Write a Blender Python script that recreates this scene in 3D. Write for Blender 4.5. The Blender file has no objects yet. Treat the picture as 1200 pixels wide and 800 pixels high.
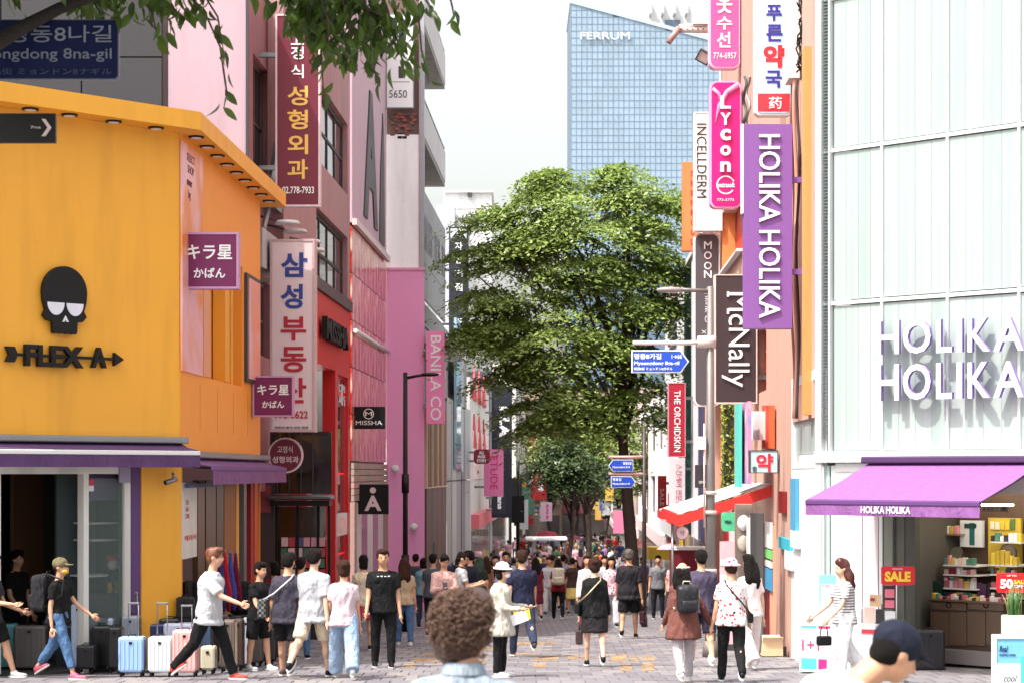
import bpy, bmesh, math, random
import numpy as np
from mathutils import Vector, Matrix, noise
rad = math.radians
R = random.Random(7)
S = bpy.context.scene
C = S.collection
F = 2400.0                      # focal length in pixels of a 1200 px wide picture
# ------------------------------------------------------------------ camera
cam = bpy.data.objects.new('camera', bpy.data.cameras.new('camera'))
C.objects.link(cam)
cam.data.sensor_width = 36.0
cam.data.lens = 72.0
cam.data.shift_y = 153 / 1200
cam.data.clip_end = 4000
cam.rotation_euler = (rad(90), 0, 0)
cam.data.dof.use_dof = True
cam.data.dof.focus_distance = 34
cam.data.dof.aperture_fstop = 5.0
S.camera = cam
# ------------------------------------------------------------------ light
SUN_EL, SUN_DX, SUN_DY = 60, .80, .60             # the light travels towards +x +y (from the left, behind the camera)
w = bpy.data.worlds.new('World'); S.world = w; w.use_nodes = True
nt = w.node_tree
bg = nt.nodes['Background']
sky = nt.nodes.new('ShaderNodeTexSky'); sky.sky_type = 'NISHITA'; sky.sun_disc = False
sky.sun_elevation = rad(SUN_EL); sky.sun_rotation = math.atan2(-SUN_DX, -SUN_DY) % (2 * math.pi)
sky.air_density = 1.6; sky.dust_density = 6.0; sky.ozone_density = .6
hs = nt.nodes.new('ShaderNodeHueSaturation'); hs.inputs['Saturation'].default_value = .3
nt.links.new(sky.outputs[0], hs.inputs['Color']); nt.links.new(hs.outputs[0], bg.inputs[0])
bg.inputs[1].default_value = .15
sun = bpy.data.objects.new('sun', bpy.data.lights.new('sun', 'SUN')); C.objects.link(sun)
sun.data.energy = 2.6; sun.data.angle = rad(.6); sun.data.color = (1, .955, .88)
h = math.hypot(SUN_DX, SUN_DY)
sd = Vector((SUN_DX / h * math.cos(rad(SUN_EL)), SUN_DY / h * math.cos(rad(SUN_EL)), -math.sin(rad(SUN_EL))))
sun.rotation_euler = sd.to_track_quat('-Z', 'Y').to_euler()
S.view_settings.view_transform = 'Standard'; S.view_settings.look = 'None'
S.view_settings.gamma = 1.0; S.view_settings.exposure = 1.3
# ------------------------------------------------------------------ geometry of the place
def gz(d):
    if d < 12: return -2.05
    if d < 25: return -2.05 - (d - 12) / 13 * .5175
    if d < 80: return -(1.505 + .0425 * d)
    return -4.905 - (d - 80) * .0155
def wx(px, d): return (px - 600) / F * d
def wz(py, d): return (553 - py) / F * d
def XL(d): return -5.50 + .03125 * d
def XR(d): return 3.305 + .03125 * d
# ------------------------------------------------------------------ materials
def lin(c, k=1.0):
    return tuple(k * ((v / 255 / 12.92) if v <= 10 else ((v / 255 + .055) / 1.055) ** 2.4) for v in c)
MC = {}
def M(c, rough=.6, metal=0, var=.1, scale=6, bump=.15, k=.85, name=None, grime=0, coord='Object', **kw):
    """procedural material: sRGB colour c, mottled by noise, with fine relief"""
    key = (c, rough, metal, var, scale, bump, k, grime, tuple(sorted(kw.items())))
    if key in MC: return MC[key]
    m = bpy.data.materials.new(name or 'paint'); m.use_nodes = True
    n = m.node_tree; b = n.nodes['Principled BSDF']
    col = lin(c, k)
    tc = n.nodes.new('ShaderNodeTexCoord')
    no = n.nodes.new('ShaderNodeTexNoise'); no.inputs['Scale'].default_value = scale; no.inputs['Detail'].default_value = 5
    no.inputs['Roughness'].default_value = .65
    n.links.new(tc.outputs[coord], no.inputs['Vector'])
    mx = n.nodes.new('ShaderNodeMix'); mx.data_type = 'RGBA'
    n.links.new(no.outputs['Fac'], mx.inputs['Factor'])
    mx.inputs[6].default_value = tuple(min(1, v * (1 - var)) for v in col) + (1,)
    mx.inputs[7].default_value = tuple(min(1, v * (1 + var)) for v in col) + (1,)
    out = mx.outputs[2]
    if grime:
        n2 = n.nodes.new('ShaderNodeTexNoise'); n2.inputs['Scale'].default_value = 1.3; n2.inputs['Detail'].default_value = 7
        mp = n.nodes.new('ShaderNodeMapping'); mp.inputs['Scale'].default_value = (2.2, 2.2, .35)
        n.links.new(tc.outputs['Object'], mp.inputs[0]); n.links.new(mp.outputs[0], n2.inputs['Vector'])
        rp = n.nodes.new('ShaderNodeValToRGB'); rp.color_ramp.elements[0].position = .48; rp.color_ramp.elements[1].position = .72
        rp.color_ramp.elements[0].color = (0, 0, 0, 1); rp.color_ramp.elements[1].color = (grime,) * 3 + (1,)
        n.links.new(n2.outputs['Fac'], rp.inputs[0])
        m2 = n.nodes.new('ShaderNodeMix'); m2.data_type = 'RGBA'
        n.links.new(rp.outputs[0], m2.inputs['Factor']); n.links.new(out, m2.inputs[6])
        m2.inputs[7].default_value = tuple(v * .35 for v in col) + (1,)
        out = m2.outputs[2]
    n.links.new(out, b.inputs['Base Color'])
    b.inputs['Roughness'].default_value = rough; b.inputs['Metallic'].default_value = metal
    if bump:
        bp = n.nodes.new('ShaderNodeBump'); bp.inputs['Strength'].default_value = bump; bp.inputs['Distance'].default_value = .02
        nb = n.nodes.new('ShaderNodeTexNoise'); nb.inputs['Scale'].default_value = scale * 5; nb.inputs['Detail'].default_value = 4
        n.links.new(tc.outputs[coord], nb.inputs['Vector']); n.links.new(nb.outputs['Fac'], bp.inputs['Height'])
        n.links.new(bp.outputs[0], b.inputs['Normal'])
    for kk, v in kw.items(): b.inputs[kk.replace('_', ' ')].default_value = v
    MC[key] = m
    return m
def cloth(c, k=.8, wr=.5, pattern=None, c2=None, rough=.85):
    """woven cloth with folds; pattern: stripes | floral | check"""
    key = ('cloth', c, k, wr, pattern, c2)
    if key in MC: return MC[key]
    m = bpy.data.materials.new('cloth'); m.use_nodes = True
    n = m.node_tree; b = n.nodes['Principled BSDF']; tc = n.nodes.new('ShaderNodeTexCoord')
    mp = n.nodes.new('ShaderNodeMapping'); mp.inputs['Scale'].default_value = (7, 7, 3.5)
    n.links.new(tc.outputs['Object'], mp.inputs[0])
    no = n.nodes.new('ShaderNodeTexNoise'); no.inputs['Scale'].default_value = 1.6; no.inputs['Detail'].default_value = 5; no.inputs['Distortion'].default_value = 1.1
    n.links.new(mp.outputs[0], no.inputs['Vector'])
    mx = n.nodes.new('ShaderNodeMix'); mx.data_type = 'RGBA'; col = lin(c, k)
    mx.inputs[6].default_value = tuple(v * .74 for v in col) + (1,); mx.inputs[7].default_value = tuple(min(1, v * 1.16) for v in col) + (1,)  # fold hollows darker, crests lighter: fold shading put into the colour
    n.links.new(no.outputs['Fac'], mx.inputs['Factor']); out = mx.outputs[2]
    if pattern:
        if pattern == 'stripes':
            t = n.nodes.new('ShaderNodeTexWave'); t.wave_type = 'BANDS'; t.bands_direction = 'Z'; t.inputs['Scale'].default_value = 9
            n.links.new(tc.outputs['Object'], t.inputs['Vector']); fac = t.outputs['Fac']; lo, hi = .55, .6
        elif pattern == 'floral':
            t = n.nodes.new('ShaderNodeTexVoronoi'); t.inputs['Scale'].default_value = 17
            n.links.new(tc.outputs['Object'], t.inputs['Vector']); fac = t.outputs['Distance']; lo, hi = .34, .3
        else:
            t = n.nodes.new('ShaderNodeTexChecker'); t.inputs['Scale'].default_value = 30
            n.links.new(tc.outputs['Object'], t.inputs['Vector']); fac = t.outputs['Fac']; lo, hi = .4, .6
        mr = n.nodes.new('ShaderNodeMapRange'); mr.inputs['From Min'].default_value = lo; mr.inputs['From Max'].default_value = hi
        n.links.new(fac, mr.inputs['Value'])
        m2 = n.nodes.new('ShaderNodeMix'); m2.data_type = 'RGBA'; m2.inputs[7].default_value = lin(c2, k) + (1,)
        n.links.new(mr.outputs[0], m2.inputs['Factor']); n.links.new(out, m2.inputs[6]); out = m2.outputs[2]
    n.links.new(out, b.inputs['Base Color']); b.inputs['Roughness'].default_value = rough
    b.inputs['Specular IOR Level'].default_value = .25
    bp = n.nodes.new('ShaderNodeBump'); bp.inputs['Strength'].default_value = min(1, wr * 1.6); bp.inputs['Distance'].default_value = .06
    n.links.new(no.outputs['Fac'], bp.inputs['Height']); n.links.new(bp.outputs[0], b.inputs['Normal'])
    MC[key] = m
    return m
def glass(c=(60, 70, 72), rough=.06, k=.5, var=0.3, name='glass'):
    """opaque reflecting window glass, tint varied from pane to pane"""
    key = ('glass', c, rough, k, var)
    if key in MC: return MC[key]
    m = bpy.data.materials.new(name); m.use_nodes = True
    n = m.node_tree; b = n.nodes['Principled BSDF']; oi = n.nodes.new('ShaderNodeObjectInfo')
    tc = n.nodes.new('ShaderNodeTexCoord'); no = n.nodes.new('ShaderNodeTexNoise'); no.inputs['Scale'].default_value = 1.2
    n.links.new(tc.outputs['Object'], no.inputs['Vector'])
    ad = n.nodes.new('ShaderNodeMath'); ad.operation = 'MULTIPLY_ADD'; ad.inputs[1].default_value = .5
    n.links.new(oi.outputs['Random'], ad.inputs[0])
    m5 = n.nodes.new('ShaderNodeMath'); m5.operation = 'MULTIPLY'; m5.inputs[1].default_value = .5
    n.links.new(no.outputs['Fac'], m5.inputs[0]); n.links.new(m5.outputs[0], ad.inputs[2])
    mx = n.nodes.new('ShaderNodeMix'); mx.data_type = 'RGBA'; col = lin(c, k)
    mx.inputs[6].default_value = tuple(v * (1 - var) for v in col) + (1,); mx.inputs[7].default_value = tuple(min(1, v * (1 + var)) for v in col) + (1,)
    n.links.new(ad.outputs[0], mx.inputs['Factor']); n.links.new(mx.outputs[2], b.inputs['Base Color'])
    b.inputs['Roughness'].default_value = rough; b.inputs['Specular IOR Level'].default_value = .9
    MC[key] = m
    return m
def clear_glass():
    if 'cg' in MC: return MC['cg']
    m = bpy.data.materials.new('clear_glass'); m.use_nodes = True; n = m.node_tree
    b = n.nodes['Principled BSDF']; tr = n.nodes.new('ShaderNodeBsdfTransparent'); ms = n.nodes.new('ShaderNodeMixShader')
    b.inputs['Base Color'].default_value = (.3, .38, .36, 1); b.inputs['Roughness'].default_value = .03
    fr = n.nodes.new('ShaderNodeFresnel'); fr.inputs[0].default_value = 1.5
    ad = n.nodes.new('ShaderNodeMath'); ad.operation = 'ADD'; ad.inputs[1].default_value = .12
    n.links.new(fr.outputs[0], ad.inputs[0]); n.links.new(ad.outputs[0], ms.inputs[0])
    n.links.new(tr.outputs[0], ms.inputs[1]); n.links.new(b.outputs[0], ms.inputs[2])
    n.links.new(ms.outputs[0], n.nodes['Material Output'].inputs['Surface'])
    MC['cg'] = m
    return m
def printed(cols, scale=(1, 1, 1), seed=0, sharp=.08, rough=.35, k=.8, detail=2, dist=1.5):
    """a flat print, also used for painted reflections: soft abstract shapes in several colours"""
    key = ('print', tuple(cols), scale, seed)
    if key in MC: return MC[key]
    m = bpy.data.materials.new('print_and_reflections'); m.use_nodes = True; n = m.node_tree; b = n.nodes['Principled BSDF']
    tc = n.nodes.new('ShaderNodeTexCoord'); mp = n.nodes.new('ShaderNodeMapping'); mp.inputs['Scale'].default_value = scale
    mp.inputs['Location'].default_value = (seed, seed * .7, seed * 1.3)
    no = n.nodes.new('ShaderNodeTexNoise'); no.inputs['Scale'].default_value = 1; no.inputs['Detail'].default_value = detail; no.inputs['Distortion'].default_value = dist
    rp = n.nodes.new('ShaderNodeValToRGB'); el = rp.color_ramp.elements
    N = len(cols)
    for i, c in enumerate(cols):
        p = .3 + .42 * i / max(1, N - 1)
        e = el[i] if i < 2 else el.new(p)
        e.position = p; e.color = lin(c, k) + (1,)
    n.links.new(tc.outputs['Object'], mp.inputs[0]); n.links.new(mp.outputs[0], no.inputs['Vector']); n.links.new(no.outputs['Fac'], rp.inputs[0])
    n.links.new(rp.outputs[0], b.inputs['Base Color']); b.inputs['Roughness'].default_value = rough
    MC[key] = m
    return m
def leafmat(c, c2, tr=.35):
    m = bpy.data.materials.new('leaf'); m.use_nodes = True; n = m.node_tree; b = n.nodes['Principled BSDF']
    g = n.nodes.new('ShaderNodeNewGeometry'); mx = n.nodes.new('ShaderNodeMix'); mx.data_type = 'RGBA'
    oi = n.nodes.new('ShaderNodeObjectInfo')
    ad = n.nodes.new('ShaderNodeMath'); ad.operation = 'ADD'; fr = n.nodes.new('ShaderNodeMath'); fr.operation = 'FRACT'
    n.links.new(g.outputs['Random Per Island'], ad.inputs[0]); n.links.new(oi.outputs['Random'], ad.inputs[1]); n.links.new(ad.outputs[0], fr.inputs[0])
    n.links.new(fr.outputs[0], mx.inputs['Factor']); mx.inputs[6].default_value = c + (1,); mx.inputs[7].default_value = c2 + (1,)
    n.links.new(mx.outputs[2], b.inputs['Base Color']); b.inputs['Roughness'].default_value = .45
    t = n.nodes.new('ShaderNodeBsdfTranslucent'); n.links.new(mx.outputs[2], t.inputs[0])
    ms = n.nodes.new('ShaderNodeMixShader'); ms.inputs[0].default_value = tr
    n.links.new(b.outputs[0], ms.inputs[1]); n.links.new(t.outputs[0], ms.inputs[2]); n.links.new(ms.outputs[0], n.nodes['Material Output'].inputs['Surface'])
    return m
def brickmat(c1, c2, mortar, scale, bw=.5, bh=.25, rough=.85, axis='XZ', mort=.02, k=.8):
    m = bpy.data.materials.new('brickwork'); m.use_nodes = True; n = m.node_tree; b = n.nodes['Principled BSDF']
    tc = n.nodes.new('ShaderNodeTexCoord'); sp = n.nodes.new('ShaderNodeSeparateXYZ'); cb = n.nodes.new('ShaderNodeCombineXYZ')
    n.links.new(tc.outputs['Object'], sp.inputs[0]); n.links.new(sp.outputs[axis[0]], cb.inputs[0]); n.links.new(sp.outputs[axis[1]], cb.inputs[1])
    t = n.nodes.new('ShaderNodeTexBrick'); t.inputs['Scale'].default_value = scale
    t.inputs['Brick Width'].default_value = bw; t.inputs['Row Height'].default_value = bh; t.inputs['Mortar Size'].default_value = mort
    t.inputs['Color1'].default_value = lin(c1, k) + (1,); t.inputs['Color2'].default_value = lin(c2, k) + (1,); t.inputs['Mortar'].default_value = lin(mortar, k) + (1,)
    n.links.new(cb.outputs[0], t.inputs['Vector'])
    no = n.nodes.new('ShaderNodeTexNoise'); no.inputs['Scale'].default_value = .9; no.inputs['Detail'].default_value = 8
    n.links.new(tc.outputs['Object'], no.inputs['Vector'])
    mr = n.nodes.new('ShaderNodeMapRange'); mr.inputs['To Min'].default_value = .72; mr.inputs['To Max'].default_value = 1.25
    n.links.new(no.outputs['Fac'], mr.inputs['Value'])
    mu = n.nodes.new('ShaderNodeMix'); mu.data_type = 'RGBA'; mu.blend_type = 'MULTIPLY'; mu.inputs['Factor'].default_value = 1
    n.links.new(t.outputs['Color'], mu.inputs[6]); n.links.new(mr.outputs[0], mu.inputs[7])
    n.links.new(mu.outputs[2], b.inputs['Base Color']); b.inputs['Roughness'].default_value = rough
    return m
def emit(c, s):
    m = bpy.data.materials.new('lamp_light'); m.use_nodes = True; b = m.node_tree.nodes['Principled BSDF']
    b.inputs['Base Color'].default_value = lin(c) + (1,); b.inputs['Emission Color'].default_value = lin(c) + (1,); b.inputs['Emission Strength'].default_value = s
    return m
# ------------------------------------------------------------------ objects
def obj(name, me, mat=None, parent=None, loc=(0, 0, 0), rot=(0, 0, 0)):
    if isinstance(me, bmesh.types.BMesh):
        bm = me; me = bpy.data.meshes.new(name)
        bmesh.ops.recalc_face_normals(bm, faces=bm.faces); bm.to_mesh(me); bm.free()
    o = bpy.data.objects.new(name, me); C.objects.link(o)
    if mat:
        for mm in (mat if isinstance(mat, (list, tuple)) else [mat]):
            if mm.name not in [x.name for x in me.materials if x]: me.materials.append(mm)
    o.location = loc; o.rotation_euler = rot
    if parent: o.parent = parent
    return o
def tag(o, label=None, cat=None, group=None, kind=None):
    if label: o['label'] = label
    if cat: o['category'] = cat
    if group: o['group'] = group
    if kind: o['kind'] = kind
    return o
def thing(name, label, cat, loc=(0, 0, 0), rz=0, group=None):
    o = bpy.data.objects.new(name, None); C.objects.link(o)
    o.empty_display_size = .2
    o.location = loc; o.rotation_euler = (0, 0, rz)
    return tag(o, label, cat, group)
def kids(o): return [c for c in bpy.data.objects if c.parent == o]
def box(bm, x0, x1, y0, y1, z0, z1, bev=0, mi=0):
    vs = [bm.verts.new((x, y, z)) for z in (z0, z1) for y in (y0, y1) for x in (x0, x1)]
    fs = [bm.faces.new([vs[i] for i in q]) for q in ((0, 2, 3, 1), (4, 5, 7, 6), (0, 1, 5, 4), (2, 6, 7, 3), (0, 4, 6, 2), (1, 3, 7, 5))]
    for f in fs: f.material_index = mi
    if bev:
        es = list({e for f in fs for e in f.edges})
        bmesh.ops.bevel(bm, geom=es, offset=bev, segments=2, profile=.5, affect='EDGES')
    return vs
def B(*a, **k):
    bm = bmesh.new(); box(bm, *a, **k); return bm
def part(name, root, mat, *a, bev=0):
    """one box part in the local frame of its thing"""
    return obj(name, B(*a, bev=bev), mat, root)
def tube(bm, p0, p1, r0, r1=None, n=10, cap=True):
    p0, p1 = Vector(p0), Vector(p1); r1 = r0 if r1 is None else r1
    a = (p1 - p0).normalized(); u = a.orthogonal().normalized(); v = a.cross(u)
    rings = []
    for p, r in ((p0, r0), (p1, r1)):
        rings.append([bm.verts.new(p + (u * math.cos(2 * math.pi * i / n) + v * math.sin(2 * math.pi * i / n)) * r) for i in range(n)])
    for i in range(n):
        j = (i + 1) % n; bm.faces.new((rings[0][i], rings[0][j], rings[1][j], rings[1][i])).smooth = True
    if cap: bm.faces.new(rings[0][::-1]); bm.faces.new(rings[1])
def path(bm, pts, rs, n=8):
    """a tube through several points"""
    pts = [Vector(p) for p in pts]
    if not isinstance(rs, (list, tuple)): rs = [rs] * len(pts)
    prev = None; ref = None
    for i, p in enumerate(pts):
        a = (pts[min(i + 1, len(pts) - 1)] - pts[max(i - 1, 0)]).normalized()
        u = a.orthogonal().normalized() if ref is None else (ref - a * ref.dot(a)).normalized()
        ref = u; v = a.cross(u)
        ring = [bm.verts.new(p + (u * math.cos(2 * math.pi * k / n) + v * math.sin(2 * math.pi * k / n)) * rs[i]) for k in range(n)]
        if prev:
            for k in range(n): bm.faces.new((prev[k], prev[(k + 1) % n], ring[(k + 1) % n], ring[k])).smooth = True
        else: bm.faces.new(ring[::-1])
        prev = ring
    bm.faces.new(prev)
def loft(bm, secs, n=20, up=Vector((0, 0, 1)), side=Vector((1, 0, 0))):
    """secs: (centre, rx, ry); rings perpendicular to up"""
    fw = up.cross(side).normalized(); prev = None
    for c, rx, ry in secs:
        c = Vector(c)
        ring = [bm.verts.new(c + side * math.cos(2 * math.pi * k / n) * rx + fw * math.sin(2 * math.pi * k / n) * ry) for k in range(n)]
        if prev:
            for k in range(n): bm.faces.new((prev[k], prev[(k + 1) % n], ring[(k + 1) % n], ring[k])).smooth = True
        else: bm.faces.new(ring[::-1])
        prev = ring
    bm.faces.new(prev)
def ball(bm, c, r, mtx=None, sub=2):
    """ellipsoid"""
    r = (r, r, r) if not isinstance(r, (tuple, list)) else r
    mm = Matrix.Translation(Vector(c)) @ (mtx.to_4x4() if mtx else Matrix.Identity(4)) @ Matrix.Diagonal((r[0], r[1], r[2], 1))
    res = bmesh.ops.create_icosphere(bm, subdivisions=sub, radius=1, matrix=mm)
    for v in res['verts']:
        for f in v.link_faces: f.smooth = True
def prism(bm, pts, y0, y1):
    """outline in x,z extruded along y"""
    a = [bm.verts.new((x, y0, z)) for x, z in pts]; b = [bm.verts.new((x, y1, z)) for x, z in pts]
    bm.faces.new(a); bm.faces.new(b[::-1])
    for i in range(len(pts)):
        j = (i + 1) % len(pts); bm.faces.new((a[j], a[i], b[i], b[j]))
# deferred evaluation: texts and remeshed bodies are computed together at the end
PEND_T, PEND_R = [], []
def text(root, body, x0, x1, z0, z1, y, mat, ext=.006, bold=0, rot=0, name='lettering', side=None, line=1.0, shear=0, keep=False):
    c = bpy.data.curves.new('tmp_text', 'FONT'); c.body = body; c.size = 1; c.resolution_u = 3
    c.offset = bold; c.extrude = .5; c.align_x = 'CENTER'; c.space_line = line; c.shear = shear
    t = bpy.data.objects.new('tmp_text', c); C.objects.link(t)
    me = bpy.data.meshes.new(name); o = obj(name, me, [mat] + ([side] if side else []), root)
    PEND_T.append((t, me, x0, x1, z0, z1, y, ext, rot, side is not None, keep))
    return o
def soft(name, bm, mat, parent, voxel=.016, smooth=4, post=None, noise_amp=0):
    """one continuous surface: the shapes in bm are fused by a voxel remesh"""
    me0 = bpy.data.meshes.new('tmp'); bm.to_mesh(me0); bm.free()
    t = bpy.data.objects.new('tmp', me0); C.objects.link(t)
    r = t.modifiers.new('r', 'REMESH'); r.mode = 'VOXEL'; r.voxel_size = voxel
    s = t.modifiers.new('s', 'SMOOTH'); s.iterations = smooth; s.factor = .5
    me = bpy.data.meshes.new(name); o = obj(name, me, mat, parent)
    PEND_R.append((t, me, post, noise_amp))
    return o
def finalize():
    dg = bpy.context.evaluated_depsgraph_get()
    for t, me, x0, x1, z0, z1, y, ext, rot, two, keep in PEND_T:
        m2 = bpy.data.meshes.new_from_object(t.evaluated_get(dg))
        n = len(m2.vertices)
        if n:
            co = np.empty(n * 3, np.float32); m2.vertices.foreach_get('co', co); co = co.reshape(-1, 3)
            X, Z, Y = co[:, 0].copy(), co[:, 1].copy(), co[:, 2].copy()
            if rot == -90: X, Z = Z, -X
            elif rot == 90: X, Z = -Z, X
            mx, Mx, mz, Mz = X.min(), X.max(), Z.min(), Z.max()
            sx, sz = (x1 - x0) / max(1e-5, Mx - mx), (z1 - z0) / max(1e-5, Mz - mz)
            if keep: sx = sz = min(sx, sz)
            X = (X - (mx + Mx) / 2) * sx + (x0 + x1) / 2; Z = (Z - (mz + Mz) / 2) * sz + (z0 + z1) / 2
            co = np.stack([X, y - (Y + .5) * ext, Z], 1).astype(np.float32)
            m2.vertices.foreach_set('co', co.ravel())
            bm = bmesh.new(); bm.from_mesh(m2); bm.normal_update()
            for f in bm.faces: f.material_index = 1 if two and abs(f.normal.y) < .7 else 0; f.smooth = False
            bm.to_mesh(me); bm.free()
        bpy.data.meshes.remove(m2); c = t.data; bpy.data.objects.remove(t); bpy.data.curves.remove(c)
    for t, me, post, amp in PEND_R:
        m2 = bpy.data.meshes.new_from_object(t.evaluated_get(dg))
        bm = bmesh.new(); bm.from_mesh(m2)
        if amp:
            bm.normal_update()
            for v in bm.verts:
                p = v.co
                v.co = p + v.normal * amp * (.35 + noise.noise(Vector((p.x * 15, p.y * 15, p.z * 7 + p.x * 6)) * 1.0 + Vector((amp * 900, len(bm.verts) % 97, 0))))
        if post: post(bm)
        for f in bm.faces: f.smooth = True; f.material_index = 0
        bm.to_mesh(me); bm.free()
        d0 = t.data; bpy.data.meshes.remove(m2); bpy.data.objects.remove(t); bpy.data.meshes.remove(d0)
# common paints
WHITE = M((236, 236, 236), .5, var=.05, k=.78)
OFFW = M((225, 222, 216), .7, var=.08, grime=.35)
BLACK = M((22, 22, 24), .5, k=.35, Specular_IOR_Level=.3)
STEEL = M((150, 152, 155), .35, .8)
DGREY = M((62, 62, 66), .6)
CONC = M((150, 148, 146), .85, var=.16, grime=.5)
GL = glass()
# ------------------------------------------------------------------ people
SKIN = M((206, 156, 126), .55, var=.07, scale=12, bump=.05, Subsurface_Weight=.0)
SKIN2 = M((200, 150, 118), .55, var=.07, scale=12, bump=.05)
SKIN3 = M((222, 178, 150), .55, var=.06, scale=12, bump=.05)
HB = M((24, 18, 16), .7, var=.5, scale=60, bump=.8, Specular_IOR_Level=.15); HBR = M((62, 38, 28), .7, var=.5, scale=60, bump=.8, Specular_IOR_Level=.15)
HGR = M((90, 84, 78), .5, var=.4, scale=40, bump=.6)
EYE = M((25, 18, 15), .25); LIP = M((180, 95, 90), .5); BROW = M((40, 30, 25), .8)
def d3(p, s=0): return Vector((s, -math.sin(p) * math.cos(s), -math.cos(p) * math.cos(s))).normalized()
def frust(bm, p0, p1, r0, r1, n=14): tube(bm, p0, p1, r0, r1, n)
def limb(bm, pts, rs):
    for i in range(len(pts) - 1): tube(bm, pts[i], pts[i + 1], rs[i], rs[i + 1], 14)
    for p, r in zip(pts, rs): ball(bm, p, r * .99)
POSES = {
 'stand': dict(lt=.03, lk=.03, rt=-.02, rk=.02, la=.05, le=.25, ra=-.02, re=.2),
 'walkL': dict(lt=.42, lk=.12, rt=-.32, rk=.35, la=-.35, le=.25, ra=.4, re=.45),
 'walkR': dict(rt=.42, rk=.12, lt=-.32, lk=.35, ra=-.35, re=.25, la=.4, le=.45),
 'midL': dict(lt=.22, lk=.1, rt=-.15, rk=.5, la=-.15, le=.25, ra=.22, re=.4),
 'midR': dict(rt=.22, rk=.1, lt=-.15, lk=.5, ra=-.15, re=.25, la=.22, le=.4),
 'phone': dict(lt=.05, lk=.05, rt=-.03, rk=.05, la=.35, le=1.45, ra=.35, re=1.5, nod=.4),
}
def person(label, px, d, H=1.7, yaw=0, pose='stand', top=('tee', WHITE), bottom=('pants', BLACK), shoe=BLACK, hair=('short', HB),
           skin=SKIN, female=False, hat=None, mask=None, vox=.016, lean=.03, hyaw=0, group=None, dz=0, fat=1.0, extra=None, **kw):
    q = dict(POSES[pose]); q.update(kw); H = H * .955
    t = thing('person', label, 'person', (wx(px, d), d, gz(d) + dz), rad(yaw), group)
    hz = .525 * H; L1, L2 = .245 * H, .235 * H; sw = (.090 if female else .103) * H; hw = .052 * H
    up = Vector((0, -math.sin(lean), math.cos(lean)))
    # legs
    legs = {}
    for s, a, k, ab in ((1, q['lt'], q['lk'], q.get('lab', .05)), (-1, q['rt'], q['rk'], q.get('rab', .05))):
        hip = Vector((s * hw, 0, hz)); knee = hip + d3(a, s * ab) * L1; ank = knee + d3(a - k, s * ab * .3) * L2
        legs[s] = [hip, knee, ank, a - k]
    low = min(l[2].z for l in legs.values()); sh = .045 * H - low
    for l in legs.values():
        for i in range(3): l[i] = l[i] + Vector((0, 0, sh))
    pel = Vector((0, 0, hz + sh))
    # torso sections
    def sec(e, z0=-.04, z1=.30, fx=1.0):
        prof = [(-.05, .098, .070), (0, .100, .074), (.08, .082 if female else .088, .062), (.16, .088 if female else .096, .068), (.215, .092 if female else .100, .070), (.245, .078 if female else .086, .062), (.268, .056 if female else .062, .050), (.288, .042, .042), (.31, .038, .038)]
        return [(pel + up * (z * H), (rx * H * fat + e * (1 if z < .25 else .5)) * fx, (ry * H * fat + e * (1 if z < .25 else .6)) * fx) for z, rx, ry in prof if z0 <= z <= z1]
    nb = pel + up * (.31 * H); hc = nb + Vector((0, -math.sin(lean + .15) * .10 * H, math.cos(lean) * .086 * H))
    hr = Matrix.Rotation(rad(hyaw), 3, 'Z') @ Matrix.Rotation(q.get('nod', .05), 3, 'X')
    def hp(x, y, z): return hc + hr @ Vector((x * H * 1.07, y * H * 1.07, z * H * 1.07))
    bm = bmesh.new()
    loft(bm, sec(-.012), up=up)
    tube(bm, nb - up * .03 * H, hc, .033 * H * fat, .031 * H * fat, 14)
    ball(bm, hp(0, .006, .012), (.0485 * H, .060 * H, .059 * H), hr)
    ball(bm, hp(0, -.010, -.020), (.040 * H, .046 * H, .048 * H), hr)
    ball(bm, hp(0, -.026, -.050), (.019 * H, .018 * H, .014 * H), hr)      # chin
    tube(bm, hp(0, -.052, .005), hp(0, -.061, -.020), .006 * H, .010 * H, 8)    # nose
    for s in (1, -1): ball(bm, hp(s * .0455, .004, -.004), (.006 * H, .013 * H, .018 * H), hr)
    arms = {}
    for s, a, e, ab, inn in ((1, q['la'], q['le'], q.get('laab', .12), q.get('lin', 0)), (-1, q['ra'], q['re'], q.get('raab', .12), q.get('rin', 0))):
        shd = pel + up * (.248 * H) + Vector((s * sw, 0, 0)); el = shd + d3(a, s * ab) * (.175 * H)
        fd = (d3(a + e, s * ab) + Vector((-s * inn, 0, 0))).normalized(); wr = el + fd * (.15 * H)
        arms[s] = (shd, el, wr, fd)
        k = .9 if female else 1.0; k2 = .8 if top[0] in ('long', 'coat') else 1
        tube(bm, nb - up * .025 * H, shd, .028 * H, .021 * H, 12)
        limb(bm, (shd, el, wr), (.025 * H * k * fat, .0225 * H * k * k2, .016 * H * k))
        hd = wr + fd * .035 * H
        sd_ = fd.cross(Vector((0, 1, 0))); sd_ = sd_.normalized() if sd_.length > .2 else Vector((1, 0, 0))
        ball(bm, hd, (.021 * H, .021 * H, .026 * H))
    bare = bottom[0] in ('shorts', 'skirt', 'dress')
    for s, (hip, knee, ank, sa) in legs.items():
        k = .92 if female else 1.0; k2 = 1 if bare else .8
        limb(bm, (hip, knee, ank), (.050 * H * k * k2, .034 * H * k * k2, .0205 * H * k))
        mid = knee.lerp(ank, .32) + Vector((0, .010 * H, 0)); ball(bm, mid, (.030 * H * k * k2, .032 * H * k * k2, .06 * H * k))
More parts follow.
